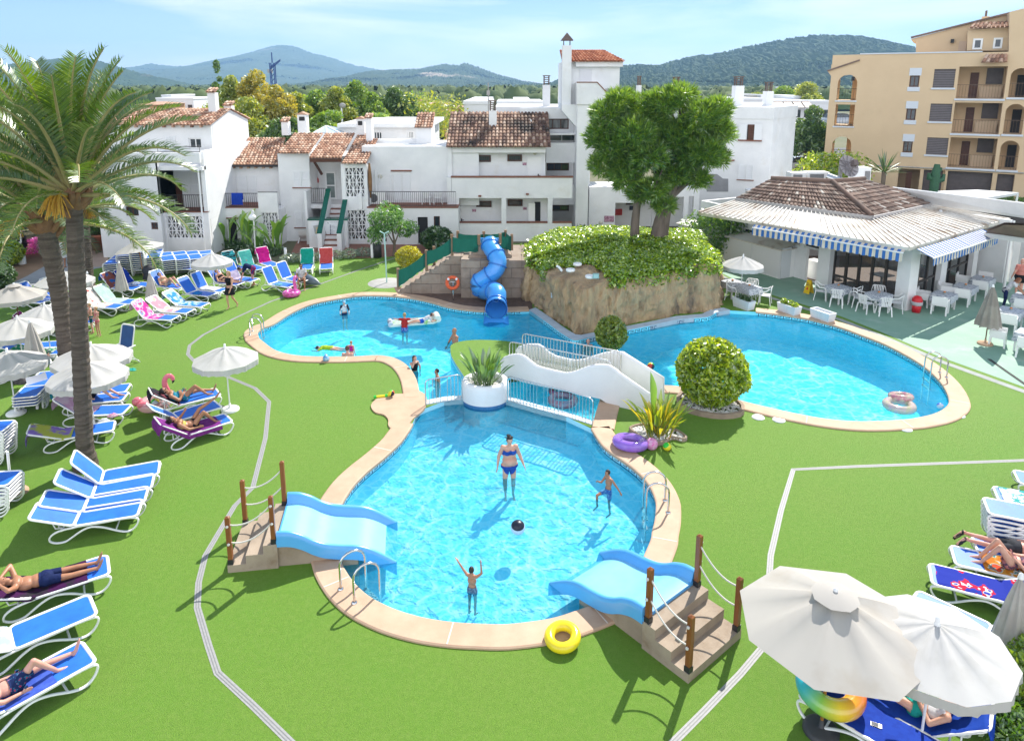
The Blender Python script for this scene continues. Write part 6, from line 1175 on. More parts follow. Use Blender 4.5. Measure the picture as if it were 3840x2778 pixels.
def bars(name,label,pts3,h,step=.12,r=.012,pr=.022,foot=.06,parent=None,cat='railing'):
 o=thing(name,label,cat,(0,0,0))if parent is None else parent;P_=[V(p)for p in pts3];up=[p+V((0,0,h))for p in P_];mb=MB();d0=(up[0]-up[1]).normalized()*.0
 path=[P_[0],up[0]-V((0,0,.12)),up[0]-V((0,0,.035))+(up[1]-up[0]).normalized()*.03,up[0]+(up[1]-up[0]).normalized()*.12]+up[1:-1]+[up[-1]+(up[-2]-up[-1]).normalized()*.12,up[-1]-V((0,0,.035))+(up[-2]-up[-1]).normalized()*.03,up[-1]-V((0,0,.12)),P_[-1]]
 mb.tube(path,pr,8);mb.tube([p+V((0,0,foot))for p in P_],pr*.7,6);mb.build('rail',STEEL,o);mb=MB()
 for a,b in zip(P_,P_[1:]):
  m_=max(1,round((b-a).length/step))
  for i in range(1,m_):q=a.lerp(b,i/m_);mb.tube([q+V((0,0,foot)),q+V((0,0,h-.005))],r,6)
 mb.build('bars',STEEL,o);return o
def onp(pl,x,y,v=0):u,z=pl.px('B5',x,y);return pl.o+pl.e*u+pl.n*v+V((0,0,z))
PLr1=Plane(PLn.o+PLn.n*.24,n1+PLn.n*.24);PLr2=Plane(PLn.o+PLn.n*.92,n1+PLn.n*.92)
for pl,a,b,lab in((PLr1,(1053,165),(1836,315),'near steel handrail standing on the footbridge'),(PLr2,(1153,103),(1915,245),'far steel handrail standing on the footbridge')):
 A_=onp(pl,*a);B_=onp(pl,*b);h=.9;bars('handrail',lab,[A_-V((0,0,h)),(A_+B_)/2-V((0,0,h)),B_-V((0,0,h))],h)
FL=[(1313,950),(1254,931),(1196.5,916),(1124,895)];bars('pool_railing','long steel railing on the low wall right of the white planter',[g('O',x,y,0)+V((0,.14,0))for x,y in FL],.88)
bars('pool_railing','short steel railing on the low wall left of the white planter',[g('O',x,y,0)+V((0,.14,0))for x,y in((942,905),(983,897.5),(1022,891))],.88)
# ------------------------------------------------------------------ stone slide tower
STN=None;m,nt,b=nodes('stone_blocks');tc=N(nt,'ShaderNodeTexCoord');mp=N(nt,'ShaderNodeMapping');mp.inputs[2].default_value=(PI/2,0,0);nt.links.new(tc.outputs['Object'],mp.inputs[0]);wn=tex(nt,1.6,3);vm=N(nt,'ShaderNodeMix',data_type='VECTOR');vm.inputs[0].default_value=.035;nt.links.new(mp.outputs[0],vm.inputs[4]);nt.links.new(wn.outputs['Color'],vm.inputs[5])
bk=N(nt,'ShaderNodeTexBrick',offset=.5);bk.inputs['Scale'].default_value=1;bk.inputs['Mortar Size'].default_value=.013;bk.inputs['Mortar Smooth'].default_value=.3;bk.inputs['Brick Width'].default_value=.92;bk.inputs['Row Height'].default_value=.46;bk.inputs['Color1'].default_value=(.31,.23,.175,1);bk.inputs['Color2'].default_value=(.24,.185,.145,1);bk.inputs['Mortar'].default_value=(.14,.10,.08,1);nt.links.new(vm.outputs[1],bk.inputs[0])
n_=tex(nt,1.3,6,.65);c=mix(nt,ramp(nt,n_.outputs[0],[(.42,0),(.72,.75)]),bk.outputs[0],(.40,.33,.27));n2=tex(nt,.8,5,.7,st=(1,1,.3));c=mix(nt,ramp(nt,n2.outputs[0],[(.5,0),(.75,.6)]),c,(.20,.125,.085));nt.links.new(c,b.inputs[0]);b.inputs['Roughness'].default_value=.9
bp=N(nt,'ShaderNodeBump');bp.inputs['Strength'].default_value=.8;bp.inputs['Distance'].default_value=.04;iv=N(nt,'ShaderNodeMath',operation='SUBTRACT',_0=1);nt.links.new(bk.outputs['Fac'],iv.inputs[1]);ad=N(nt,'ShaderNodeMath',operation='MULTIPLY_ADD',_1=.5);nt.links.new(tex(nt,9,5).outputs[0],ad.inputs[0]);nt.links.new(iv.outputs[0],ad.inputs[2]);nt.links.new(ad.outputs[0],bp.inputs['Height']);nt.links.new(bp.outputs[0],b.inputs['Normal']);STN=m
sw=thing('slide_tower','stone block tower with a stepped stair side carrying the spiral slide','stone tower',(0,0,0));Yw=y_(44.2)
xl=atY('B4',318,500,Yw).x;xt=atY('B4',785,300,Yw).x;xm=atY('B4',858,400,Yw).x;xr=atY('B4',1445,400,Yw).x;zt=atY('B4',800,252,Yw).z
mb=MB();ns=11;pts=[(xl,-.02),(xl,.12)]
for i in range(ns):x=xl+(xt-xl)*(i+.6)/ns;z0=.12+(zt-.12)*i/ns;z1=.12+(zt-.12)*(i+1)/ns;pts+=[(x,z0),(x,z1)]
pts+=[(xm+.1,zt),(xm+.1,-.02)];mb.prismY(pts,Yw+.05,Yw+.35);mb.build('stair_side_wall',STN,sw);mb=MB()
for i in range(ns):x=xl+(xt-xl)*(i+.6)/ns;z1=.12+(zt-.12)*(i+1)/ns;mb.box(x,x+(xt-xl)/ns+.02,Yw+.36,Yw+1.4,0,z1-.02)
mb.build('steps',STN,sw);Ym=y_(43.3);zp_=atY('B4',1000,290,Ym).z;x0=atY('B4',858,400,Ym).x;x1=atY('B4',1446,400,Ym).x;mb=MB();P_=[]
for j in range(9):
 z=-.1+(zp_+.1)*j/8;P_.append([(x,Ym+(.05*noise.noise(V((x*1.5,z*1.5,0)))),z)for x in np.linspace(x0,x1,14)])
mb.grid(P_,True);mb.box(x0,x1,Ym+.02,Yw+2.6,-.1,zp_+.005,'f');mb.box(xt,xm+.1,Yw+.36,Yw+2.6,0,zt);mb.build('platform',STN,sw)
q=[(905,290),(930,240),(955,230),(965,195),(985,185),(985,152),(1215,148),(1225,180),(1250,190),(1262,225),(1290,240),(1300,290)];mb=MB();mb.prismY([(atY('B4',x,y,Ym+.6).x,atY('B4',x,y,Ym+.6).z)for x,y in q][::-1],Ym+.55,Ym+1.1);mb.build('rocky_crest',STN,sw)
PST=M('weathered_post',(.26,.16,.09),(.19,.11,.06),9,.7,.2,30,st=(1,1,.2));NET=clothmat('green_net',(.012,.09,.065),(.016,.12,.085),.3,60)
o=thing('netting_fence','dark green netting on wooden posts along the slide stairs and platform','fence',(0,0,0));Q=lambda x,y,Y:atY('B4',x,y,y_(Y))
front=[(322,355,528,44.15),(563,198,375,44.15),(781,66,246,44.15),(1011,68,150,43.95),(1192,58,140,43.95),(1291,64,200,44.0)];back=[(628,168,330,45.4),(831,36,200,46.0),(1052,40,150,46.0),(1237,28,150,46.0)]
for x,yt,yb,Y in front+back:a=Q(x,yt,Y);b_=Q(x,yb,Y);mb=MB();mb.cbox((a.x,a.y,(a.z+b_.z)/2),(.13,.13,a.z-b_.z));mb.build('post',PST,o)
def net(a,b,tops,bots,sag=.06):
 mb=MB();n=10;mb.grid([[Q(a[0]+(b[0]-a[0])*i/n,tops[0]+(tops[1]-tops[0])*i/n,a[1]+(b[1]-a[1])*i/n)-V((0,.08-.03*sin(i*1.7),sag*4*(i/n)*(1-i/n)))if k==0 else Q(a[0]+(b[0]-a[0])*i/n,bots[0]+(bots[1]-bots[0])*i/n,a[1]+(b[1]-a[1])*i/n)-V((0,.08,-.02*sin(i*2)))for k in(0,1)]for i in range(n+1)]);mb.build('netting',NET,o)
net((330,44.15),(556,44.15),(366,218),(512,345),.12);net((570,44.15),(775,44.15),(205,95),(330,228),.12);net((788,44.15),(1005,44.05),(88,92),(215,212));net((1200,44),(1286,44),(72,76),(175,205));net((835,46),(1050,46),(55,62),(150,150));net((1058,46),(1232,46),(62,42),(120,120));net((1240,46),(1287,44.1),(42,78),(120,190))
SLB=M('slide_blue',(.05,.30,.76),(.06,.34,.80),1.2,.28,spec=.6,coat=.3);sl_=thing('tube_slide','bright blue spiral tube water slide ending above the big pool','water slide',(0,0,0))
cp=[(1105,135,44.3),(1112,175,43.9),(1150,230,43.35),(1172,285,43.0),(1165,345,42.8),(1120,400,42.7),(1060,440,42.8),(1012,475,42.9),(1018,515,42.9),(1062,550,42.9),(1120,585,42.75),(1150,625,42.4),(1158,665,41.9),(1160,700,41.3)]
cp=[atY('B4',x,y,y_(Y))for x,y,Y in cp[:-3]];e_=g('B4',1160,700,.36);cp=cp[:-1]+[e_+V((-.02,1.05,.42)),e_+V((0,.6,.16)),e_+V((0,.25,.03)),e_];cp=smooth_open(cp,4);rt=.40;mb=MB();rows=[]
def ringpts(p,t,r):
 x=V((0,0,1)).cross(t);x=x.normalized()if x.length>.05 else V((1,0,0));y=t.cross(x);return[p+x*cos(2*PI*k/22)*r+y*sin(2*PI*k/22)*r for k in range(23)]
tang=[(cp[min(i+1,len(cp)-1)]-cp[max(i-1,0)]).normalized()for i in range(len(cp))];rr=[rt*(1 if i<len(cp)-9 else 1+.10*(i-(len(cp)-9))/8)for i in range(len(cp))]
mb.grid([ringpts(p,t,r)for p,t,r in zip(cp,tang,rr)]);mb.grid([ringpts(p,t,r-.025)for p,t,r in zip(cp,tang,rr)][::-1]);mb.build('tube',SLB,sl_);mb=MB()
for i in range(3,len(cp)-1,6):
 R1=ringpts(cp[i]-tang[i]*.025,tang[i],rr[i]+.045);R2=ringpts(cp[i]+tang[i]*.025,tang[i],rr[i]+.045);R0=ringpts(cp[i]-tang[i]*.025,tang[i],rr[i]);R3=ringpts(cp[i]+tang[i]*.025,tang[i],rr[i]);mb.grid([R0,R1,R2,R3],False)
mb.build('flanges',M('slide_flange',(.03,.17,.52),rough=.35),sl_);mb=MB();e=cp[-1];t=tang[-1]
ex=V((0,0,1)).cross(t).normalized();ex=ex if ex.x>0 else-ex;U_=[]
for k in range(4):
 yy=e+V((t.x,t.y,0)).normalized()*(k*.22-.05);zb=[e.z-.42,-.05,-.16,-.25][k];zs=[e.z-.02,.30,.08,-.14][k];w=.48+.02*k
 U_.append([yy-ex*w+V((0,0,zs-yy.z)),yy-ex*w+V((0,0,zb-yy.z+.1)),yy-ex*(w*.6)+V((0,0,zb-yy.z)),yy+ex*(w*.6)+V((0,0,zb-yy.z)),yy+ex*w+V((0,0,zb-yy.z+.1)),yy+ex*w+V((0,0,zs-yy.z))])
mb.grid(U_);mb.build('exit_tray',SLB,sl_);mb=MB();a=atY('B4',1025,97,Ym+.9);b_=atY('B4',1180,150,Ym+.9);mb.box(a.x,b_.x,Ym+.85,Ym+.95,b_.z,a.z);mb.build('entry_panel',SLB,sl_)
o=thing('lifebuoy','orange and white lifebuoy on a short stand by the stone stairs','lifebuoy',atY('B4',787,478,y_(42.7)));LO=M('lifebuoy_orange',(.70,.10,.025),rough=.5);mb=MB();mb.torus((0,0,0),.26,.075,30,10,(PI/2-.15,0,0));mb.build('ring',LO,o);mb=MB()
for k in range(4):a=PI/4+k*PI/2;mb.ell((cos(a)*.26,-.02,sin(a)*.26),(.06,.083,.06),10,8)
mb.build('white_bands',WPLAS,o);zz=o.location.z;mb=MB();mb.tube([(.02,.1,-zz+.02),(.02,.1,.05)],.03);mb.tube([(-.1,.07,.02),(.1,.07,.02)],.02);mb.build('stand',STEEL,o)
PLs=V((0,0,0));p=g('B4',1652,560,1.15);p=atY('B4',1652,560,y_(39.75));o=thing('warning_sign','small grey no diving sign fixed to the rock face','sign',p,(0,0,R(-42)));mb=MB();mb.cbox((0,0,0),(.34,.03,.52));mb.build('plate',M('sign_grey',(.50,.56,.60),rough=.4),o)
mb=MB();mb.torus((0,-.02,.08),.115,.014,22,6,(PI/2,0,0));mb._bar(V((-.08,-.022,.16)),V((.08,-.022,0)),.018,.012);mb.build('prohibition_ring',M('sign_red',(.5,.03,.04)),o);mb=MB();mb._bar(V((-.05,-.018,.03)),V((.03,-.018,.13)),.03,.01);mb._bar(V((-.06,-.018,.02)),V((-.01,-.018,.02)),.03,.01);mb.build('diver_pictogram',INK,o);txt('PROHIBIDO',.06,GINK,(-.155,-.02,-.15),(PI/2,0,0),o);txt('SALTAR',.05,GINK,(-.1,-.02,-.21),(PI/2,0,0),o)
for i,(x,y,lab)in enumerate(((1790,380,'round white lamp base lying on the rock ledge'),(1955,435,'white lamp shell lying beside the small floodlight on the rock'),(1850,330,'white lamp piece half hidden under the ivy'),(1700,370,'white pipe bend sticking out of the ivy on the rock edge'))):
 q=g('B4',x,y,2.25);o=thing('lamp_part',lab,'lamp part',q);mb=MB()
 if i==3:mb.tube([(-.12,.1,.15),(-.03,0,.12),(.08,-.15,0)],.05,8)
 else:mb.lathe([(0,0),(.17,0),(.19,.03),(.19,.09),(.16,.11),(.04,.11),(.03,.08),(0,.08)],18)
 mb.build('shell',WPLAS,o)
q=g('B4',2005,440,2.3);o=thing('floodlight','small grey floodlight standing on the rock ledge','floodlight',q);mb=MB();mb.cbox((0,0,.1),(.24,.1,.2));mb.build('housing',M('flood_teal',(.25,.42,.40),rough=.4),o);mb=MB();mb.cbox((0,-.055,.1),(.18,.012,.14));mb.build('glass',M('flood_glass',(.3,.5,.5),rough=.1),o)
# ------------------------------------------------------------------ children's slides
KSL=M('light_blue_slide',(.08,.36,.74),(.10,.40,.78),1.5,.3,spec=.6,coat=.2);BED=M('pale_blue_slide_bed',(.22,.56,.83),(.25,.60,.86),2,.25,spec=.6);CON=M('sand_concrete',(.40,.32,.24),(.30,.235,.175),1.3,.85,.3,22,dirt=(.24,.17,.11),dscale=1.8,dlo=.55,dhi=.75);POSTW=M('varnished_post',(.26,.095,.03),(.18,.06,.02),7,.35,.15,30,st=(1,1,.15));ROPE=M('white_rope',(.62,.60,.55),rough=.9)
def kslide(label,p0,yaw,flip,Wd):
 o=thing('children_slide',label,'water slide',p0,yaw,'low water slides of the wading pool');S=-1 if flip else 1;Y_=lambda v:v*S
 for i,(xa,xb,z)in enumerate(((0,.37,.17),(.37,.72,.36),(.72,1.0,.55))):
  mb=MB();mb.box(xa,1.0 if False else xb,min(0,Y_(Wd)),max(0,Y_(Wd)),-.05,z);mb.build('step',CON,o)
 prof=[(1.0,.56),(1.25,.54),(1.5,.44),(1.72,.30),(1.95,.20),(2.25,.14),(2.6,.09),(2.85,.0),(3.1,-.15),(3.4,-.36)]
 bot=[(3.4,-.7),(1.8,-.7),(1.78,.0),(1.0,.0)];mb=MB();
 for v in(.06,Wd-.22):
  P_=[(x,z-.10)for x,z in prof[:7]]+[(2.6,-.7),(1.0,-.05)];q0,q1=sorted((Y_(v),Y_(v+.16)));mb=MB();mb.prismY(P_[::-1],q0,q1);mb.build('concrete_side',CON,o)
 pr=[(x,z+.06)for x,z in prof];P2=smooth_open([V((x,z))for x,z in pr],4);mb=MB();mb.grid([[(p.x,Y_(v),p.y)for v in np.linspace(.16,Wd-.16,7)]for p in P2]);mb.build('bed',BED,o);mb=MB()
 for e in(0,1):
  rows=[]
  for i,p in enumerate(P2):
   t=i/(len(P2)-1);h=.21*(1-.15*t);vs=[(.17,.0),(.13,.07),(.10,h*.8),(.05,h),(-.01,h*.9),(-.02,h*.4),(-.02,-.12)];rows.append([(p.x,Y_(v if e==0 else Wd-v),p.y+z)for v,z in vs])
  mb.grid(rows);mb.add(rows[0],[tuple(range(7))])
 mb.build('side_rail',KSL,o);mb=MB();q0,q1=sorted((Y_(.0),Y_(Wd)));mb.box(.985,1.02,q0,q1,.50,.62);mb.build('top_lip',KSL,o)
 pp={}
 for xx,zb in((.06,.17),(.93,.55)):
  for v in(.07,Wd-.07):
   mb=MB();mb.box(xx-.045,xx+.045,Y_(v)-.045,Y_(v)+.045,zb+.1,zb+1.05);mb.add([(xx-.045,Y_(v)-.045,zb+1.05),(xx+.045,Y_(v)-.045,zb+1.05),(xx+.045,Y_(v)+.045,zb+1.05),(xx-.045,Y_(v)+.045,zb+1.05),(xx,Y_(v),zb+1.08)],[(0,1,4),(1,2,4),(2,3,4),(3,0,4)]);w=mb.build('post',POSTW,o);mb=MB();mb.box(xx-.055,xx+.055,Y_(v)-.055,Y_(v)+.055,zb+.001,zb+.11);mb.build('post_shoe',IRON,w);mb=MB()
   for h in(.88,.48):mb=MB();mb.ell((xx,Y_(v)+.075*(1 if v>1 else-1)*S,zb+h),(.03,.03,.03),8,6);mb.build('rope_knot',ROPE,w)
 for v in(.07,Wd-.07):
  for h in(.88,.48):
   a=V((.06,Y_(v),.17+h));b=V((.93,Y_(v),.55+h));mb=MB();mb.tube([a.lerp(b,i/10)-V((0,0,.16*4*(i/10)*(1-i/10)))for i in range(11)],.016,6);mb.build('rope',ROPE,o)
 return o
kslide('light blue slide with rope posts on the left side of the wading pool',g('C1',113,1022),R(8.5),False,1.5)
kslide('light blue slide with rope posts on the right side of the wading pool',g('C2',1625,1465),R(130),True,1.56)
# ------------------------------------------------------------------ pool ladders
def ladder(label,a,b,d):
 a=V(a);b=V(b);d=V((*d,0)).normalized();o=thing('pool_ladder',label,'pool ladder',((a+b)/2),0,'steel pool ladders');c=(a+b)/2
 for p in(a,b):
  q=p-c;mb=MB();P_=[q+V((0,0,0)),q+V((0,0,.5))]+[q+d*(.26-.26*cos(PI*i/8))+V((0,0,.5+.24*sin(PI*i/8)))for i in range(9)]+[q+d*.52+V((0,0,.1)),q+d*.5+V((0,0,-1.0))];mb.tube(P_,.024,9);mb.lathe([(.06,.0),(.06,.012),(.03,.03)],14,tuple(q));mb.build('rail',STEEL,o)
 for z in(-.22,-.47):mb=MB();q=d*.5;e=(b-a).normalized();mb._bar(a-c+q+V((0,0,z)),b-c+q+V((0,0,z)),.09,.03);mb.build('tread',M('ladder_tread',(.1,.1,.11),(.5,.5,.5),25,.4,lo=.45,hi=.5),o)
ladder('steel ladder on the left side of the wading pool by the low slide',g('C1',980,1143,.055),g('C1',1085,1248,.055),(.82,.5))
ladder('steel ladder on the right side of the wading pool',g('C4',2000,820,.055),g('C4',2030,935,.055),(-1,.05));ladder('steel ladder at the far left tip of the big pool',g('A7',1447,922,.055),g('A7',1468,888,.055),(1,-.25));ladder('steel ladder at the right end of the big pool',g('B6',1712,1400,.055),g('B6',1757,1432,.055),(-.9,.1))
for x,y,lab in((1400.5,864,'a'),):pass
for(k,x,y),lab in zip((('C5',318,222),('C5',725,118),('N',2843,1565),('O',1668,908),('O',1725,930)),('white round lid at the lower right rim of the big pool','white round lid at the right tip of the big pool','white round lid on the rim behind the lime green shrub','white lid on the pool rim right of the lime green shrub','white lid on the near rim of the big pool, second from the shrub')):
 o=MB().lathe([(0,.03),(.17,.03),(.19,.0)],18).build('skimmer_lid',WPLAS,None,g(k,x,y,.01));tag(o,lab,'lid','skimmer lids of the big pool')
o=thing('outdoor_shower','thin pale green outdoor shower on a round concrete slab','shower',g('B4',228,480));mb=MB();mb.lathe([(0,.03),(.9,.03),(.95,0)],28);mb.build('slab',GREY,o);mb=MB();h=2.55;mb.tube([(0,0,.03),(-.03,0,h)],.035,8);mb.tube([(-.25,0,h+.1),(-.03,0,h-.02),(.2,0,h+.1)],.03,8);mb.build('pipe',M('shower_pale',(.42,.62,.58),rough=.4),o)
o=thing('litter_bin','black slatted litter bin on the brick paving','bin',g('A2',1567,1565));mb=MB();mb.lathe([(0,0),(.24,0),(.25,.85),(.2,.86),(.2,.8),(0,.8)],18);mb.build('body',IRON,o);o=tag(MB().lathe([(0,.75),(.08,.75),(.08,0)],12).build('bollard',WMETAL,None,g('A2',1523,1568)),'short white bollard beside the black bin','bollard');o=tag(MB().lathe([(0,.6),(.08,.6),(.08,0)],12).build('bollard',WMETAL,None,g('A2',813,1570)),'short white bollard at the left end of the grey hedge','bollard')
GLB=M('opal_globe',(.82,.82,.80),rough=.25)
def lamp(label,base,top,hook,r=.19,low=False):
 Y=base.y;o=thing('globe_lamp',label,'street lamp',base,0,'globe lamps of the garden');h=top.z;dx=top.x-base.x;mb=MB();s=hook
 b0=.0
 if low:mb.tube([(-.14,0,.45),(-.14,0,.95),(0,0,1.25)],.035);mb.tube([(.14,0,0),(.14,0,.95),(0,0,1.25)],.035);mb.tube([(-.14,0,0),(-.14,0,.5)],.035);b0=1.2;mb.lathe([(0,.45),(.2,.45),(.2,0)],14)
 P_=[(dx*b0/h,0,b0),(dx,0,h-.3)]+[(dx+s*(.18-.18*cos(PI*i/7)),0,h-.3+.2*sin(PI*i/7))for i in range(1,8)];mb.tube(P_,.042,8);mb.build('post',WMETAL,o);e=P_[-1];mb=MB();mb.ell((e[0],0,e[2]-.22),(r*1.15,r*1.15,r),18,12);mb.build('globe',GLB,o);mb=MB();mb.lathe([(.05,.0),(.1,-.06)],12,(e[0],0,e[2]+.01));mb.build('collar',WMETAL,o)
bq=g('D6',345,1395);lamp('hooked white globe lamp with a forked base by the magenta flowers',bq,atY('D6',290,590,bq.y),1,.22,True)
bq=g('A6',1320,720);lamp('white globe lamp in front of the left house',bq,atY('A6',1290,325,bq.y),-.35);bq=g('A2',565,1545);lamp('white globe lamp among the banana plants',bq,atY('A2',545,1165,bq.y),-.25)
o=thing('street_lamp','small street lamp behind the tiled roofs by the glass pyramid','street lamp',atY('A2',1277,480,y_(90)));mb=MB();mb.tube([(0,0,-6),(0,0,1.6)],.08);mb.build('post',WMETAL,o);mb=MB();mb.ell((.1,0,1.75),(.3,.2,.25),10,7);mb.build('head',GREY,o)
# ------------------------------------------------------------------ sun loungers
yw=lambda a:math.atan2(.74*sin(a),cos(a))
def rrect(x0,x1,w,r,n=5,z=0):
 out=[]
 for cx,cy,a0 in((x1-r,w-r,0),(x0+r,w-r,PI/2),(x0+r,-w+r,PI),(x1-r,-w+r,1.5*PI)):
  out+=[V((cx+r*cos(a0+PI/2*i/n),cy+r*sin(a0+PI/2*i/n),z))for i in range(n+1)]
 return out
LOOP=[(1.30,.325),(1.62,.335),(1.88,.315),(1.945,.25),(1.90,.13),(1.80,.04),(1.68,.022),(1.52,.08),(1.28,.205),(1.05,.265),(.86,.21),(.66,.085),(.54,.022),(.38,.022),(.27,.09),(.30,.20),(.46,.285),(.75,.32),(1.0,.325)]
HX,HZ=.72,.345
LG={}
def lounger_proto(ang,sl=BLUESL):
 key=(ang,sl.name)
 if key in LG:return LG[key]
 o=thing('sun_lounger','white sun lounger','sun lounger',(0,0,-50));P_=smooth_closed([V((x,0,z))for x,z in LOOP],3)
 for s in(-1,1):mb=MB();mb.tube([p+V((0,s*.325,0))for p in P_],[(.02,.03)]*len(P_),7,True,(0,1,0));mb.build('side_frame',WPLAS,o)
 def panel(x0,x1,nm):
  mb=MB();mb.tube(rrect(x0,x1,.33,.09),[(.033,.02)]*24,6,True,(0,0,1));f=mb.build(nm+'_frame',WPLAS,o);m2=MB();R_=rrect(x0+.025,x1-.025,.305,.07);m2.add([(p.x,p.y,.004)for p in R_],[tuple(range(len(R_)))]);m2.build(nm+'_sling',sl,f);return f
 s=panel(HX+.01,1.93,'seat');s.location=(0,0,HZ);b=panel(-.84,0,'back');b.location=(HX,0,HZ+.006);b.rotation_euler=(0,ang,0)
 mb=MB();mb.tube([(.5,-.31,.27),(.5,.31,.27)],.018,6);mb.build('crossbar',WPLAS,o);mb=MB();mb.tube([(1.5,-.31,.1),(1.5,.31,.1)],.018,6);mb.build('crossbar',WPLAS,o);mb=MB()
 if ang>.1:
  mb.tube([(.5,-.2,.27),(.36,-.2,.28),(HX-.45*cos(ang),-.2,HZ+.45*sin(ang)-.05),(HX-.45*cos(ang),.2,HZ+.45*sin(ang)-.05),(.36,.2,.28),(.5,.2,.27)],.014,5)
  mb.build('back_support',WPLAS,o)
 LG[key]=o;return o
def place_lounger(p,yaw,ang,label,group,sl=BLUESL,sc=1.0,z=0):
 pr=lounger_proto(ang,sl);o=dup(pr,(p.x,p.y,z),yaw,label,group,sc);LL.append(o);return o
LL=[];A_={0:0.,1:R(22),2:R(38),3:R(52),4:R(64)}
LM={}
def lg_(key,A,B,ai,label,group='sun loungers on the lawn',near=-1,sc=1.0):
 A=g(*A);B=g(*B);d=(B-A).normalized();n=V((-d.y,d.x,0));c=(A+B)/2-n*near*.325*sc-d*1.10*sc;o=place_lounger(c,math.atan2(d.y,d.x),A_[ai],label,group,sc=sc);LM[key]=o;return o
def lc_(key,C,yaw,ai,label,group='sun loungers on the lawn',sc=1.0):
 yaw=yw(yaw);C=g(*C);d=V((cos(yaw),sin(yaw),0));o=place_lounger(C-d*1.1*sc,yaw,A_[ai],label,group,sc=sc);LM[key]=o;return o
S_=1.04
for i,(ai,lab)in enumerate(((1,'empty blue lounger, nearest of the row of four in front of the palm'),(1,'empty blue lounger, second from the front of the row of four by the palm'),(2,'empty blue lounger, third from the front of the row of four by the palm'),(3,'empty blue lounger with steep backrest right at the foot of the palm'))):
 lg_('L1%d'%i,('B2',680+i*118,1185-i*150),('B2',1270+i*52,1085-i*142),ai,lab,sc=S_)
lg_('L2',('B3',200,610),('B3',800,410),1,'blue lounger under the bald man with navy shorts at the left edge',sc=S_);lg_('L3',('B3',25,1075),('B3',690,780),1,'blue lounger with a pale towel between the two men at the left edge',sc=S_);lg_('L4',('B3',5,1600),('B3',640,1235),1,'blue lounger in the lower left corner under the man in patterned shorts',sc=S_)
lg_('L5',('B1',1690,1225),('B1',2150,1080),2,'blue lounger with the purple towel and reading woman');lg_('L6',('B1',1595,1090),('B1',2075,935),2,'empty blue lounger between the two women by the pink flamingo');lg_('L7',('B1',1590,935),('B1',2050,820),2,'blue lounger under the woman in the teal swimsuit by the flamingo')
lg_('L8',('B1',510,1255),('B1',1000,1165),1,'blue lounger with a lime and purple towel just left of the tall palm');lg_('L9',('B1',630,1015),('B1',1140,995),2,'blue lounger with pink towel and white bag half behind the tall palm');lg_('L10',('B1',555,910),('B1',1205,860),2,'blue lounger under the person in dark shorts behind the tall palm');lc_('L11',('B1',950,760),R(18),2,'blue lounger in the shade under the pair of front parasols')
lg_('L12',('B1',75,590),('B1',385,520),0,'blue lounger under the sleeper in navy shorts beside the closed parasol');lc_('L13',('B1',400,385),R(8),1,'blue lounger with a green patterned towel behind the sleeper in navy shorts');lc_('L14',('B1',400,320),R(15),2,'blue lounger with a small yellow green ball left of the thick palm');lc_('L15',('B1',430,150),R(20),3,'blue lounger with a magenta towel behind the thick palm');lc_('L16',('B1',700,95),R(20),4,'blue lounger with a raised pink towel between the two palms')
lc_('L17',('A6',330,1240),R(-15),3,'blue lounger standing behind the beige vented parasol');lc_('L18',('A6',640,1180),R(-10),4,'blue lounger with steep backrest between the palm trunks');lc_('L19',('A6',425,1215),R(-12),3,'blue lounger left of the thick palm trunk beside the beige parasol');lc_('L20',('B1',160,260),R(20),2,'blue lounger behind the closed parasol at the left')
G2='sun loungers on the far lawn'
lg_('F1',('A7',530,852),('A7',715,862),3,'lounger with the pink rainbow towel below the second closed parasol',G2);lc_('F2',('A7',800,775),R(-14),2,'lounger with the pale pink towel right of the second closed parasol',G2);lc_('F3',('A7',930,720),R(-16),2,'lounger with the turquoise patterned towel, nearest the walking woman in black',G2)
lg_('F4',('A7',890,632),('A7',1050,652),3,'blue lounger with a small crumpled blue towel left of the woman in black',G2);lc_('F5',('A7',1110,590),R(-22),4,'blue lounger with a white towel on its seat behind the woman in black',G2);lc_('F6',('A7',770,560),R(-26),3,'blue lounger of the sunbather with sunglasses by the second closed parasol',G2);lc_('F7',('A7',370,575),R(-16),3,'blue lounger with a brown and blue towel by the first closed parasol',G2);lc_('F8',('A7',485,545),R(-16),3,'blue lounger with royal blue towel and striped beach towel by the slanted parasol',G2)
lc_('F9',('A7',215,735),R(-14),3,'lounger with the strawberry towel left of the two children',G2);lc_('F10',('A7',330,695),R(-14),3,'lounger with the pale mint towel and yellow duck by the first closed parasol',G2);lc_('F11',('A7',1255,530),R(-26),3,'lounger of the woman lying behind the walking woman in black',G2);lc_('F12',('A7',1380,500),R(-28),4,'blue lounger with a lilac towel in front of the bending man',G2);lc_('F13',('A7',1330,400),R(-48),4,'lounger with the black and turquoise striped towel behind the bending man',G2);lc_('F14',('A7',1470,395),R(-48),4,'lounger with the mint flower towel behind the bending man',G2);lc_('F15',('A7',1610,365),R(-52),4,'lounger with the hot pink towel left of the green one',G2);lc_('F16',('A7',1930,385),R(-82),4,'lounger with the emerald green towel in front of the grey hedge',G2);lc_('F17',('A7',2098,380),R(-80),4,'lounger with the coral red towel, rightmost by the grey hedge',G2);lc_('F18',('A7',1700,545),R(-32),4,'blue lounger with a small turquoise towel beside the pink flamingo ring',G2);lc_('F19',('A7',1815,500),R(-34),4,'blue lounger the man in the white shirt sits on',G2);lc_('F20',('A7',1080,405),R(4),0,'flat blue lounger under the upright parasol in front of the stacks',G2)
G3='sun loungers at the right edge';S3=1.0
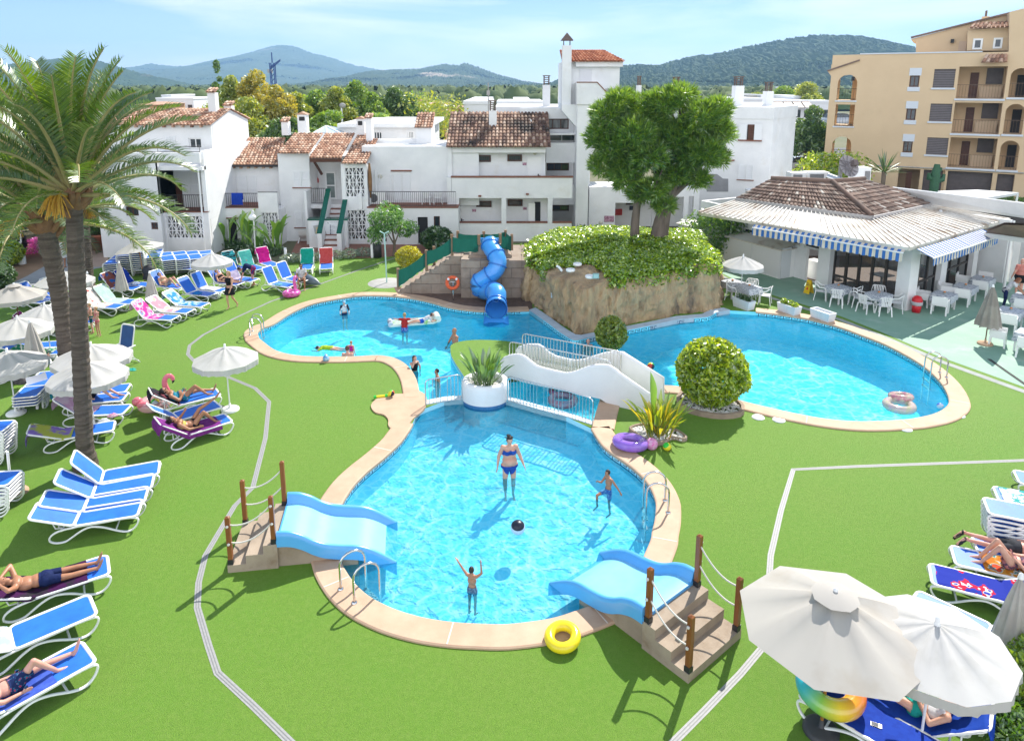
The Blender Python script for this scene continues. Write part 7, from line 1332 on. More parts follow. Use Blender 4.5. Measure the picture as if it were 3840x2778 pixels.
def lr_(key,foot_k,x,y,yaw,ai,lab,z=0,sc=S3):
 yaw=yw(yaw);p=g(foot_k,x,y);d=V((cos(yaw),sin(yaw),0));o=place_lounger(p-d*1.72*sc,yaw,A_[ai],lab,G3,sc=sc,z=z);LM[key]=o
lr_('R6','C5',590,1475,R(148),1,'lounger with the blue towel with red and white letters at the right edge');lr_('R5','C5',760,1325,R(150),1,'lounger with the orange towel and the woman with bent knees at the right edge');lr_('R4','C5',930,1245,R(152),0,'lounger under the man with grey shorts lying face down')
lr_('R2','C5',1080,835,R(150),1,'lounger with the white and teal leaf towel at the right edge');lr_('R3','C5',1235,700,R(150),1,'blue lounger, furthest of those at the right edge')
lr_('R7','B7',690,1430,R(128),0,'lounger with royal blue towel and rainbow ring under the big beige parasol');lr_('R8','B7',985,1390,R(134),2,'lounger of the blond woman in white top under the big beige parasol');lr_('R9','B7',1420,800,R(125),1,'blue lounger showing only its foot behind the white parasol')
def stack(k,x,y,yaw,n,nm,dz=.105,near=True,ai=0):
 yaw=yw(yaw);p=g(k,x,y);d=V((cos(yaw),sin(yaw),0));c=p-d*1.6
 for i in range(n):
  t=n-i;w='topmost' if t==1 else('lowest' if i==0 else ORD[t]+' from the top')
  place_lounger(c+d*.012*i,yaw,0.0,f'white lounger, {w} in {nm}','stacked sun loungers',z=dz*i)
stack('A7',285,428,R(-80),5,'the low stack left of the slanted parasol');stack('A7',402,405,R(-80),8,'the stack just left of the slanted parasol pole');stack('A7',520,412,R(-80),10,'the tallest stack behind the slanted parasol pole');stack('A7',640,404,R(-74),7,'the stack right of the slanted parasol pole');stack('A7',765,412,R(-66),6,'the stack behind the second closed parasol');stack('A7',880,404,R(-66),6,'the sixth stack from the left by the ramp');stack('A7',990,382,R(-66),5,'the stack behind the flat lounger');stack('A7',1110,378,R(-66),5,'the rightmost stack behind the upright parasol')
stack('B1',-25,1330,R(10),8,'the left edge stack above the bare pole',.09);stack('B2',20,850,R(10),6,'the left edge stack beside the bare pole',.09);stack('C5',1060,1120,R(150),6,'the right edge stack under white and red clothes');stack('B1',460,690,R(100),4,'the short stack behind the front parasol',.085)
for o in LG.values():
 for c in list(o.children_recursive)+[o]:bpy.data.objects.remove(c)
# ------------------------------------------------------------------ towels draped over loungers
def towel(key,label,mat,s0,s1,w=.62,ai=None,side=0,seed=1,over=True,back=0):
 lo=LM[key];ang=[c for c in lo.children if c.name.startswith('back_frame')][0].rotation_euler[1];rg=random.Random(seed);mb=MB();ns=26;rows=[]
 def prof(s):
  if s<.84:q=.84-s;return V((HX-q*cos(ang),0,HZ+q*sin(ang))),V((sin(ang),0,cos(ang)))
  return V((HX+s-.84,0,HZ)),V((0,0,1))
 if over:
  p,nn=prof(0);
  for k in(3,2,1):rows.append((p-nn*.03+V((-.02,0,-.10*k-back)),V((-1,0,.1))))
 for i in range(ns+1):rows.append(prof(s0+(s1-s0)*i/ns))
 G_=[]
 for i,(p,nn)in enumerate(rows):
  r=[]
  for j in range(13):
   t=j/12*2-1;y=side+t*w*.5;wr=.010*noise.noise(V((i*.35,j*.7,seed)))+.012*noise.noise(V((i*.15,j*1.6,seed+9)));e=max(0,abs(y)-.335);q=p+nn*(.022+abs(wr)*1.6);yy=y if e==0 else math.copysign(.345+e*.15,y);r.append((q.x+.02*noise.noise(V((j*.3,seed,i*.1))),yy,q.z-e*.95))
  G_.append(r)
 mb.grid(G_);o=mb.build('towel',mat,None);o.matrix_basis=Matrix.Translation(lo.location)@Matrix.Rotation(lo.rotation_euler[2],4,'Z')@Matrix.Scale(lo.scale[0],4);return tag(o,label,'towel',None)
def crumple(label,k,x,y,z,mat,r=.2,name='towel',cat='towel',sz=(1,.8,.5)):
 o=thing(name,label,cat,g(k,x,y,z));mb=MB();rows=[]
 for i in range(9):
  a=PI*i/16;rows.append([(r*sz[0]*cos(a)*cos(q)*(1+.35*noise.noise(V((cos(q)*2,sin(q)*2,i*.5+x)))),r*sz[1]*cos(a)*sin(q)*(1+.35*noise.noise(V((sin(q)*2,i*.4,x)))),r*sz[2]*sin(a)*(1+.5*noise.noise(V((q,i,y)))))for q in[2*PI*k_/14 for k_ in range(15)]])
 mb.grid(rows);mb.build('cloth',mat,o);return o
T=clothmat
BLUET=TOWELB;PURP=T('purple_towel',(.20,.03,.22),(.25,.04,.27));DKP=T('dark_purple_towel',(.06,.01,.07),(.03,.025,.035),.2,5)
towel('L2','dark purple towel under the bald man at the left edge',DKP,.05,1.7,.8);towel('L3','pale blue towel with white stripes over the backrest at the left edge',T('pale_blue_towel',(.40,.62,.80),(.62,.74,.82),.2,3),.0,.83,.66);towel('L4','royal blue towel under the man in patterned shorts',T('blue_towel_two',(.06,.12,.55),(.08,.15,.60)),.0,1.5,.66)
towel('L5','purple towel hanging over the side of the reading woman\'s lounger',PURP,.0,1.75,.86,side=-.06);towel('L7','black and pink towel behind the woman in the teal swimsuit',T('black_pink_towel',(.02,.02,.03),(.5,.12,.16),.2,2,.5,.58),.0,.9,.66);towel('L8','lime and purple towel on the lounger left of the tall palm',T('lime_purple_towel',(.26,.17,.50),(.45,.48,.08),.2,1.6,.45,.5),.0,1.05,.78);towel('L9','pale pink towel on the lounger behind the tall palm',T('pale_pink_towel',(.62,.35,.52),(.68,.52,.62),.2,3),.0,1.2,.6);crumple('white mesh bag hanging on the side of the lounger behind the palm','B1',985,960,.3,T('white_bag',(.55,.58,.62)),.17,'bag','bag');crumple('pink spotted cloth lying on the lounger behind the palm','B1',1065,905,.38,T('pink_spot',(.62,.25,.42),(.66,.50,.55),.2,20),.14)
towel('L10','turquoise towel over the backrest behind the tall palm',T('turquoise_towel',(.03,.36,.46),(.05,.16,.45),.3,4),.0,.75,.7);towel('L12','red towel under the sleeper in navy shorts',T('red_towel',(.45,.06,.04),(.5,.10,.06)),.0,1.4,.6);towel('L13','green and white patterned towel behind the sleeper in navy shorts',T('green_white',(.02,.25,.12),(.6,.65,.6),.2,9,.5,.55),.3,1.7,.6);towel('L15','magenta towel on the lounger behind the thick palm',T('magenta_towel',(.32,.03,.26),(.36,.04,.30)),.0,1.5,.75);towel('L16','pink towel over a steep backrest between the palm trunks',T('mauve_towel',(.48,.10,.30),(.53,.13,.34)),.0,.9,.66)
towel('F1','pink and white rainbow towel below the second closed parasol',T('rainbow_pink',(.65,.06,.30),isl=[(0,(.65,.05,.35)),(.45,(.75,.35,.55)),(.52,(.75,.68,.72)),(.58,(.25,.45,.7)),(.64,(.7,.1,.2))],scale=3),.0,1.45,.7);towel('F2','pale pink and yellow towel right of the second closed parasol',T('pale_rainbow',(.68,.40,.46),isl=[(0,(.65,.35,.42)),(.48,(.70,.62,.62)),(.55,(.70,.66,.35)),(.6,(.66,.66,.64))],scale=2.5),.05,1.5,.6);towel('F3','turquoise towel with white pattern near the woman in black',T('turq_pattern',(.03,.30,.55),(.55,.68,.75),.25,5,.45,.55),.2,1.75,.55);crumple('small crumpled blue towel on the lounger left of the woman in black','A7',1000,570,.4,T('mid_blue',(.03,.22,.6)),.2);towel('F5','white towel spread over the seat behind the woman in black',T('white_towel',(.74,.74,.74)),.75,1.7,.66,over=False)
towel('F7','brown and blue patterned towel by the first closed parasol',T('brown_blue',(.28,.09,.07),(.03,.13,.42),.2,4,.48,.54),.0,.85,.68);towel('F8','royal blue towel on the backrest beside the slanted parasol',BLUET,.0,.85,.68);crumple('striped blue and white beach towel in a heap by the slanted parasol','A7',465,490,.42,T('striped',(.03,.12,.35),(.65,.68,.7),.2,14,.47,.53,st=(1,5,1)),.24);towel('F9','white towel with red strawberries left of the two children',T('strawberry',(.74,.70,.64),(.6,.06,.05),.25,9,.62,.64),.0,1.5,.64);towel('F10','pale mint striped towel behind the strawberry towel',T('mint_towel',(.45,.66,.58),(.58,.70,.64),.25,6,st=(1,8,1)),.0,1.55,.68);towel('F12','lilac towel on the lounger in front of the bending man',T('lilac',(.52,.46,.62),(.58,.52,.66)),.45,1.2,.55,over=False)
towel('F13','black and turquoise striped towel behind the bending man',T('black_turq',(.02,.025,.03),(.04,.40,.45),.2,5,.5,.53,st=(5,.3,5)),.0,1.0,.7);towel('F14','mint green towel with red flowers behind the bending man',T('mint_flower',(.10,.52,.42),(.55,.08,.10),.25,9,.66,.68),.0,.95,.68);towel('F15','hot pink towel over the backrest, left of the green one',T('hot_pink',(.62,.008,.22),(.66,.012,.26)),.0,.9,.72);towel('F16','emerald green towel over the backrest in front of the grey hedge',T('emerald',(.01,.36,.24),(.015,.40,.28)),.0,.95,.72);towel('F17','coral red towel over the backrest, rightmost by the grey hedge',T('coral',(.62,.08,.07),(.66,.10,.09)),.0,.95,.68);crumple('small turquoise towel on the lounger beside the flamingo ring','A7',1690,497,.4,T('light_turq',(.2,.5,.62)),.17)
towel('R6','blue beach towel with red and white lettering at the right edge',T('blue_red_towel',(.02,.04,.38),isl=[(0,(.02,.04,.38)),(.53,(.03,.05,.42)),(.57,(.58,.02,.06)),(.64,(.70,.72,.75)),(.68,(.03,.05,.42))],scale=3.4),.35,1.95,.74,over=False);towel('R5','orange towel with cartoon like shapes and red hem at the right edge',T('orange_towel',(.60,.22,.02),isl=[(0,(.60,.20,.02)),(.52,(.62,.28,.04)),(.58,(.66,.60,.50)),(.62,(.05,.28,.30)),(.65,(.60,.08,.03))],scale=4),.2,1.55,.72);towel('R2','white towel with teal leaves at the right edge',T('leaf_towel',(.66,.70,.68),(.05,.38,.36),.2,7,.52,.56),.2,1.95,.66);crumple('white cloth lying on the right edge stack','C5',1130,890,.72,T('white_cloth',(.74,.75,.77)),.24);crumple('red striped cloth lying on the right edge stack','C5',1215,900,.74,T('red_cloth',(.6,.02,.03),(.5,.3,.25),.2,6,st=(1,9,1)),.2)
towel('R7','royal blue towel under the rainbow ring',BLUET,.0,1.9,.70);towel('R8','royal blue towel under the blond woman',T('royal_two',(.012,.06,.40),(.016,.07,.44)),.0,1.95,.72,back=.1)
# ------------------------------------------------------------------ parasols
CANV=clothmat('off_white_canvas',(.58,.57,.555),(.54,.53,.51),.2,2);BEIG=clothmat('beige_canvas',(.48,.455,.42),(.41,.365,.31),.18,1.1,.55,.75);
def parasol(label,base,h,Rr,n=10,drop=.42,val=.17,mat=CANV,pole=WMETAL,pr=.02,tilt=None,vent=False,basem=WPLAS,top=None,apexz=0,bs=.27,group='open parasols on the lawn',rot=0.,base_on=True):
 o=thing('parasol',label,'parasol',base,0,group);cn=MB();sub=4;Mx=Matrix.Translation((0,0,h))if top is None else Matrix.Translation(V(top)-V(base))
 if tilt:Mx=Mx@Euler(tilt).to_matrix().to_4x4()
 cn.T=Mx;rows=[]
 for i in range(n*sub+1):
  a=rot+2*PI*i/(n*sub);k=(i%sub)/sub;chord=cos(PI/n)/cos((k-.5)*2*PI/n);row=[]
  for j in range(8):
   t=j/7;sag=-.11*Rr*sin(PI*t)*(1-abs(2*k-1)**2)*.9;r=Rr*t*chord;row.append((r*cos(a),r*sin(a),-drop*(t**1.35)+sag*.6))
  rows.append(row)
 cn.grid(rows,True);
 cp=cn.build('canopy',mat,o);
 if val:
  vb=MB();vb.T=Mx;vr=[]
  for i in range(n*sub*2+1):
   a=rot+2*PI*i/(n*sub*2);k=((i/2)%sub)/sub;chord=cos(PI/n)/cos((k-.5)*2*PI/n);r=Rr*chord;wv=.018*sin(i*2.2)*Rr;vr.append([(r*cos(a),r*sin(a),-drop-.004),((r+wv*.5)*cos(a),(r+wv*.5)*sin(a),-drop-val*.5),((r+wv)*cos(a),(r+wv)*sin(a),-drop-val+.012*sin(i*1.7))])
  vb.grid(vr,True);vb.build('valance',mat,o)
 rb=MB();rb.T=Mx
 for i in range(n):a=rot+2*PI*i/n;rb._bar(V((0,0,-.04)),V((Rr*.98*cos(a),Rr*.98*sin(a),-drop-.015)),.014,.014);rb._bar(V((0,0,-drop-.25)),V((Rr*.55*cos(a),Rr*.55*sin(a),-drop*.50)),.012,.012)
 rb.build('ribs',pole if pole is not WMETAL else WPLAS,o)
 if vent:
  v2=MB();v2.T=Mx;v2.grid([[(Rr*.02*cos(a),Rr*.02*sin(a),.07),(Rr*.14*cos(a),Rr*.14*sin(a),.045),(Rr*.25*cos(a)*(1-.06*(i%2)),Rr*.25*sin(a)*(1-.06*(i%2)),-.015)]for i,a in enumerate([rot+PI*k/8 for k in range(17)])],True);v2.build('vent_cap',mat,o)
 pm=MB();t3=Mx@V((0,0,-.02));pm.tube([V((0,0,.05)),t3],pr,10);pm.build('pole',pole,o);kb=MB();kb.T=Mx;kb.lathe([(0,.12),(.035,.10),(.03,.04),(.045,.0),(.05,-.03)],10);kb.build('finial',WPLAS,o)
 if base_on:bm=MB();bm.lathe([(0,.22),(.035,.22),(.04,.10),(.06,.09),(bs*.8,.085),(bs,.05),(bs,0)],20);bm.build('base',basem,o)
 return o
def para(label,k,x,y,h=2.12,Rr=1.0,**kw):
 p=g(k,x,y,h);return parasol(label,V((p.x,p.y,0)),h-.1,Rr,**kw)
para('white parasol standing alone on the lawn by the white drain',*('O',497,762),2.14,.96,drop=.38)
para('white flounced parasol, front one of the pair behind the tall palm','O',190,795,2.1,1.06);para('white flounced parasol, rear one of the pair behind the tall palm','O',200,757,2.1,1.12);para('white parasol cut by the left edge, front one','O',14,771,2.1,1.04);para('white parasol behind the closed one at the left','D4',270,450,2.1,1.08);para('white parasol left of the thick palm trunk','D4',715,235,2.1,1.0);para('beige vented parasol with brown pole at the far left','O',30,627,2.25,1.05,n=8,val=.16,mat=BEIG,pole=WOOD,vent=True);para('white parasol seen between the two palm trunks','A6',650,848,2.15,1.12)
q=g('A6',1485,1000);tp=atY('A6',1412,555,q.y);parasol('white slanted parasol with wooden pole in front of the stacks',q,2.2,1.16,n=8,val=0,drop=.42,mat=CANV,pole=M('light_wood',(.38,.19,.07),(.30,.14,.05),8,.5),pr=.026,top=tp,tilt=(0,R(-8),0),base_on=False)
para('white parasol above the flat lounger in front of the ramp','A7',1115,212,2.15,.93);para('white flounced parasol on the terrace by the rock','B6',418,622,2.15,.95,n=10,group='open parasols on the lawn')
para('large beige octagonal parasol with vent in the lower right corner','B7',812,575,2.51,1.36,n=8,drop=.52,val=0,mat=BEIG,pole=M('golden_pole',(.36,.16,.035),(.30,.12,.025),9,.35,st=(1,1,.2)),pr=.026,vent=True,basem=M('dark_base',(.05,.05,.055),rough=.5),rot=R(12));para('white round parasol beside the large beige one in the lower right corner','B7',1528,775,2.3,1.06,n=10,drop=.36,val=.16,rot=R(8))
def closed(label,k,x,y,h,base,mat=CANV,pole=WMETAL,r=.26,L=1.25,bm=WPLAS,hz=None):
 b=g(*base);
 if hz is None:h=atY(k,x,y,b.y).z
 o=thing('closed_parasol',label,'parasol',b,0,'closed parasols');mb=MB();n=36;rows=[]
 for j in range(9):
  t=j/8;rr=r*(.10+.90*t**.8);rows.append([(rr*(1+.16*((i%4)in(0,1))-.1*(i%4==3))*cos(2*PI*i/n),rr*(1+.16*((i%4)in(0,1))-.1*(i%4==3))*sin(2*PI*i/n),h-.06-L*t-(.05*(i%4==0)if j==8 else 0))for i in range(n+1)])
 mb.grid(rows);mb.build('folded_canopy',mat,o);mb=MB();mb.tube([(0,0,.05),(0,0,h-.02)],.021,8);mb.build('pole',pole,o);mb=MB();mb.lathe([(0,.05),(.03,.03),(.05,-.06)],10,(0,0,h));mb.build('finial',WPLAS,o);mb=MB();mb.lathe([(0,.22),(.035,.22),(.04,.1),(.24,.08),(.27,.05),(.27,0)],20);mb.build('base',bm,o);return o
CLB=clothmat('closed_canvas',(.58,.55,.52),(.52,.48,.45),.25,2)
closed('closed parasol with white pole beside the brown and blue towel','A7',340,300,0,('A7',368,630),CLB);closed('closed parasol between the sunbather and the pink towel','A7',617,385,0,('A7',627,738),CLB);closed('closed parasol between the palms and the strawberry towel','A7',95,388,0,('A7',98,690),CLB);closed('closed parasol at the left in front of the white parasols','D4',487,535,0,('D4',632,1545),CLB,r=.3)
closed('closed beige parasol by the blue lettered towel at the right edge','B7',2062,478,0,('B7',2000,1150),CLB,r=.26);closed('closed parasol cut by the right edge above the other closed one','C5',1235,1120,0,('C5',1310,1700),CLB,r=.26);SANDB=M('sand_base',(.48,.32,.21),(.42,.28,.18),4,.9)
closed('closed beige parasol with brown pole and round stone base on the terrace','B6',2085,828,0,('B6',2010,1215),clothmat('taupe_canvas',(.36,.33,.29),(.30,.27,.24),.2,2),WOOD,r=.40,L=1.5,bm=SANDB)
q=g('B2',118,665);o=thing('parasol_stand','bare white parasol pole in a round sandy base at the left edge','parasol stand',q);tp=atY('B2',76,255,q.y)-q;mb=MB();mb.tube([(0,0,.05),tp],.03,9);mb.build('pole',WMETAL,o);mb=MB();mb.lathe([(0,.09),(.27,.07),(.3,.03),(.3,0)],22,(.12,-.06,0));mb.build('base',SANDB,o)
# ------------------------------------------------------------------ inflatables and balls
def ring(label,k,x,y,z,Rr,r,mat,tilt=(0,0,0),name='swim_ring'):
 p=g(k,x,y,z);o=MB().torus((0,0,0),Rr,r,36,16).build(name,mat,None,p,tilt);return tag(o,label,'swim ring')
ring('bright yellow swim ring lying over the pool rim','C2',500,1040,.14,.235,.095,M('yellow_vinyl',(.80,.62,.015),(.84,.68,.02),3,.25,coat=.5),(R(6),R(-5),0))
ring('translucent violet swim ring on the lawn by the canna bed','C4',1672,272,.15,.36,.14,M('violet_vinyl',(.28,.12,.62),(.36,.20,.70),3,.15,coat=.6,alpha=.86),(R(-8),R(4),0))
m,nt,b=nodes('rainbow_vinyl');tc=N(nt,'ShaderNodeTexCoord');gx=N(nt,'ShaderNodeTexGradient',gradient_type='RADIAL');nt.links.new(tc.outputs['Object'],gx.inputs[0]);nt.links.new(ramp(nt,gx.outputs[0],[(0,(.85,.25,.03)),(.16,(.80,.06,.05)),(.30,(.80,.30,.04)),(.42,(.80,.60,.04)),(.52,(.25,.55,.08)),(.62,(.03,.45,.45)),(.78,(.02,.42,.75)),(.92,(.55,.45,.10)),(1,(.85,.25,.03))]),b.inputs[0]);b.inputs['Roughness'].default_value=.15;b.inputs['Coat Weight'].default_value=.6
ring('rainbow coloured swim ring on the blue towel under the beige parasol','B7',775,1265,.62,.36,.155,m,(R(176),R(8),R(-126)))
CLV=M('clear_pattern_vinyl',(.60,.42,.48),(.55,.50,.30),7,.12,coat=.6,alpha=.80,isl=None);ring('clear and pink patterned ring floating at the right end of the big pool, front one','B6' if False else 'N',3372,1520,-.03,.36,.13,CLV);ring('pink patterned ring floating behind the clear one in the right pool','N',3378,1487,.06,.27,.11,M('pink_pattern_vinyl',(.55,.12,.25),(.62,.55,.40),8,.15,coat=.6,alpha=.85),(R(-12),0,0))
ring('dark multicoloured ring floating under the footbridge, front one','B5',1465,620,-.03,.36,.13,M('dark_multi',(.22,.10,.14),(.12,.20,.30),7,.2,coat=.4));ring('small dark red ring floating under the footbridge','B5',1450,550,-.03,.30,.11,M('dark_red_multi',(.25,.03,.06),(.12,.10,.25),7,.2,coat=.4))
def ball(label,k,x,y,z,r,mats,pat='seg',rot=(.5,.3,0)):
 p=g(k,x,y,z);mb=MB();n=24;m_=14;mb.ell((0,0,0),(r,r,r),n,m_);o=mb.build('ball',mats,None,p,rot)
 if len(mats)>1:
  for i,pl in enumerate(o.data.polygons):a=i%n;b_=i//n;pl.material_index=(a*len(mats)//n)if pat=='seg' else((1 if b_>=m_*.62 or(4<=b_<=4)else 0)if pat=='cap' else(min(len(mats)-1,b_*len(mats)//m_)))
 return tag(o,label,'ball')
GR_=M('ball_green',(.03,.50,.05),rough=.3);YL_=M('ball_yellow',(.75,.65,.03),rough=.3);RD_=M('ball_red',(.65,.06,.03),rough=.3);BK_=M('ball_black',(.012,.014,.03),rough=.35);WH_=M('ball_white',(.55,.62,.72),rough=.35);BL_=M('ball_blue',(.03,.12,.55),rough=.3);PK_=M('ball_pink',(.62,.10,.38),(.65,.45,.6),18,.25)
ball('rainbow ball on the lawn right of the pink beach ball','C3',1140,1245,.11,.115,[RD_,YL_,GR_],'band',(.3,-.6,0));ball('pink patterned beach ball between the violet ring and the rainbow ball','C3',880,1200,.15,.17,[PK_]);bb=ball('black and pale grey ball floating in the middle of the wading pool','C4',610,1075,-.02,.165,[WH_,BK_],'cap',(.35,.0,0));txt('PUERTO',.07,WH_,bb.location+V((-.115,-.115,.115)),(PI/2-.75,0,0),None,'lettering')if False else None
ball('green, red and black ball floating near the footbridge','B5',2146,356,-.02,.13,[GR_,YL_,RD_,BK_]);ball('small dark ball floating at the right tip of the big pool','C5',586,45,-.05,.1,[BL_,WH_]);ball('small green and red ball on the pool rim left of the wading pool','B5',140,565,.17,.10,[RD_,GR_,YL_,BK_]);ball('yellow green ball inside the clear flamingo float','B1',1465,778,.30,.12,[YL_,GR_,WH_]);ball('small yellow green ball on a lounger left of the thick palm','D4',708,1035,.45,.1,[GR_,YL_])
o=thing('toy_tube','yellow and green toy water tube lying on the pool rim','toy',g('B5',90,585,.08));mb=MB();mb.tube([(-.28,-.08,0),(.18,.05,0)],.045,8);mb.build('tube',YL_,o);mb=MB();mb.tube([(-.34,-.10,0),(-.26,-.075,0)],.05,8);mb.tube([(.0,0,0),(.08,.02,0)],.05,8);mb.build('grip',GR_,o)
FP=M('flamingo_pink',(.72,.14,.20),(.76,.20,.26),3,.2,coat=.6);FMG=M('flamingo_magenta',(.66,.08,.38),(.70,.14,.44),3,.2,coat=.6);CLEAR=M('clear_pink_vinyl',(.72,.42,.46),rough=.1,coat=.7,alpha=.62)
def flamingo(label,k,x,y,mat,body,s=1.0,yaw=0):
 o=thing('flamingo_float',label,'flamingo float',g(k,x,y,0),yaw);mb=MB();mb.torus((0,0,.16*s),.34*s,.155*s,30,12);mb.build('ring',body,o);mb=MB();P_=smooth_open([V(p)*s for p in((.36,0,.2),(.40,0,.45),(.34,0,.7),(.36,0,.9),(.46,0,.99),(.56,0,.93),(.58,0,.84))],3);mb.tube(P_,[(.10-.045*i/(len(P_)-1))*s for i in range(len(P_))],10);mb.ell(P_[-6],(.085*s,.07*s,.075*s),10,8);mb.build('neck',mat,o);mb=MB();e=P_[-1];mb.tube([e,e+V((.0,0,-.06))*s,e+V((-.035,0,-.11))*s],[.045*s,.035*s,.008*s],8);mb.build('beak',M('beak_black',(.02,.02,.02)),o);mb=MB();mb.ell((-.46*s,0,.28*s),(.16*s,.13*s,.15*s),12,8);mb.ell((-.28*s,-.26*s,.26*s),(.18*s,.09*s,.1*s),12,8);mb.build('tail',mat,o);return o
flamingo('clear pink flamingo float on the lawn beside the teal swimsuit woman','B1',1465,830,FP,CLEAR,1.0,R(20));flamingo('magenta flamingo ring on the lawn by the man in the white shirt','A7',1800,590,FMG,FMG,.85,R(75))
MAT_=M('white_green_vinyl',(.66,.74,.66),(.20,.50,.12),3,.25,lo=.58,hi=.66,coat=.4);p=g('D3',1460,545,-.06);o=thing('air_mattress','white and green air mattress floating in the big pool under two children','air mattress',p,R(14));mb=MB()
for i in range(6):y=-.28+i*.112;mb.tube([(-1.0,y,.03),(-.9,y,.06),(.75,y,.06),(.98,y,.12)],[.04,.07,.07,.06],8)
mb.build('tubes',MAT_,o);mb=MB();mb.tube([(.95,-.3,.2),(.95,.3,.2)],.15,10);mb.build('pillow',MAT_,o);mb=MB();mb.tube([(-1.0,-.3,.1),(-1.0,.3,.1)],.11,10);mb.build('foot_roll',M('navy_white',(.05,.07,.14),(.6,.65,.7),4,.3),o)
o=thing('inflatable_dolphin','dark grey inflatable dolphin lying behind the man in the white shirt','inflatable',g('A7',1945,500),R(-20));mb=MB();mb.tube([(-.6,0,.25),(-.4,0,.28),(0,0,.3),(.4,0,.22),(.7,0,.12)],[.1,.2,.26,.18,.03],12);mb.build('body',M('dolphin_grey',(.05,.08,.11),(.16,.2,.24),2,.3),o);mb=MB();mb.tube([(-.05,0,.5),(-.15,0,.72)],[.1,.02],8);mb.tube([(-.55,0,.25),(-.75,-.1,.65)],[.09,.02],8);mb.build('fin',MATS['dolphin_grey'],o)
crumple('blue inflatable arm bands standing on the pool rim','D3',95,1110,.08,M('arm_band_blue',(.05,.3,.68),(.5,.65,.75),9,.25),.2,'arm_bands','arm bands',(.6,.6,1.0));crumple('black bag lying under the lounger of the sleeper in navy shorts','B1',215,590,0,M('black_bag',(.02,.022,.025),(.1,.08,.08),5,.7),.3,'bag','bag',(1,.6,.6));crumple('dark bag in the shade near the lone lawn parasol','B1',2090,830,0,M('black_bag2',(.02,.022,.025)),.13,'bag','bag');crumple('dark cap and shoes on the lawn next to the lower left lounger','B3',75,1130,0,M('cap_dark',(.05,.05,.05),(.1,.4,.35),4,.7,lo=.55,hi=.6),.16,'cap','cap')
FLP=M('turquoise_rubber',(.02,.48,.42),rough=.5)
o=thing('flip_flops','turquoise flip flops on the lawn below the deck chair','flip flops',g('B1',1240,472));
for d_ in((0,.08),(.08,-.06)):mb=MB();mb.ell((d_[0],d_[1],.012),(.14,.05,.014),12,6);mb.tube([(d_[0]-.02,d_[1]-.045,.015),(d_[0]+.05,d_[1],.05),(d_[0]-.02,d_[1]+.045,.015)],.007,5);mb.build('flip_flop',FLP,o)
o=thing('flip_flops','dark sandals lying on the lawn by the royal blue towel','sandals',g('A7',563,555));
for d_ in((0,.05),(.05,-.05)):mb=MB();mb.ell((d_[0],d_[1],.02),(.13,.05,.02),12,6);mb.build('sandal',IRON,o)
o=thing('phone','black phone lying on the royal blue towel under the parasol','phone',g('C6',930,1012,.37),R(-25));mb=MB();mb.cbox((0,0,.012),(.15,.075,.01));mb.build('case',M('phone_black',(.012,.012,.015),rough=.2),o);mb=MB();mb.cbox((-.02,0,.0185),(.10,.068,.002));mb.build('screen',M('phone_glass',(.03,.03,.035),rough=.05,spec=.9),o)
o=thing('stroller','dark folded stroller behind the sunbather with sunglasses','stroller',g('A7',600,500));mb=MB();mb.ell((0,0,.75),(.32,.28,.3),14,9);mb.build('hood',M('stroller_black',(.02,.022,.03),(.05,.05,.06),6,.8),o);mb=MB();mb.cbox((.05,-.05,.45),(.5,.4,.3),(0,.3,0));mb.build('seat',MATS['stroller_black'],o);mb=MB();mb.tube([(-.3,-.2,.95),(.3,-.2,.1)],.015,6);mb.tube([(-.3,.2,.95),(.3,.2,.1)],.015,6);mb.build('frame',IRON,o)
for p in((.3,-.22,.12),(.3,.22,.12),(-.25,0,.12)):mb=MB();mb.torus(p,.1,.025,16,7,(PI/2,0,0));mb.build('wheel',IRON,o)
# ------------------------------------------------------------------ chairs, tables
WC=M('white_chair_plastic',(.80,.80,.79),rough=.35)
def monobloc():
 o=thing('plastic_chair','x','chair',(0,0,-60));mb=MB();mb.grid([[(x,y,.44-.02*cos(y*4)+.015*(x/.22)**2)for x in np.linspace(-.23,.23,7)]for y in np.linspace(-.22,.22,7)]);mb.grid([[(x,y,.425)for x in np.linspace(-.23,.23,2)]for y in np.linspace(-.22,.22,2)]);mb.tube([(-.23,-.22,.43),(.23,-.22,.43)],.015,6);mb.build('seat',WC,o)
 mb=MB();P_=[V((.26*sin(a),.22+.06*cos(a),.84 if abs(a)<1 else.84-.2*(abs(a)-1)))for a in np.linspace(-1.4,1.4,11)];mb.tube(P_,[(.02,.012)]*11,6,flat=(0,1,0));
 for i in range(2,9):a=P_[i];mb._bar(V((a.x*.85,.215,.43)),a,.035,.012)
 mb.build('backrest',WC,o)
 for sx in(-1,1):
  mb=MB();mb.tube([(sx*.25,.2,.78),(sx*.29,.05,.66),(sx*.28,-.2,.64),(sx*.26,-.24,.44)],[(.028,.014)]*4,6,flat=(1,0,0));mb.build('armrest',WC,o)
  for sy in(-1,1):mb=MB();mb._bar(V((sx*.22,sy*.2,.44)),V((sx*.26,sy*.27,0)),.045,.03);mb.build('leg',WC,o)
 return o
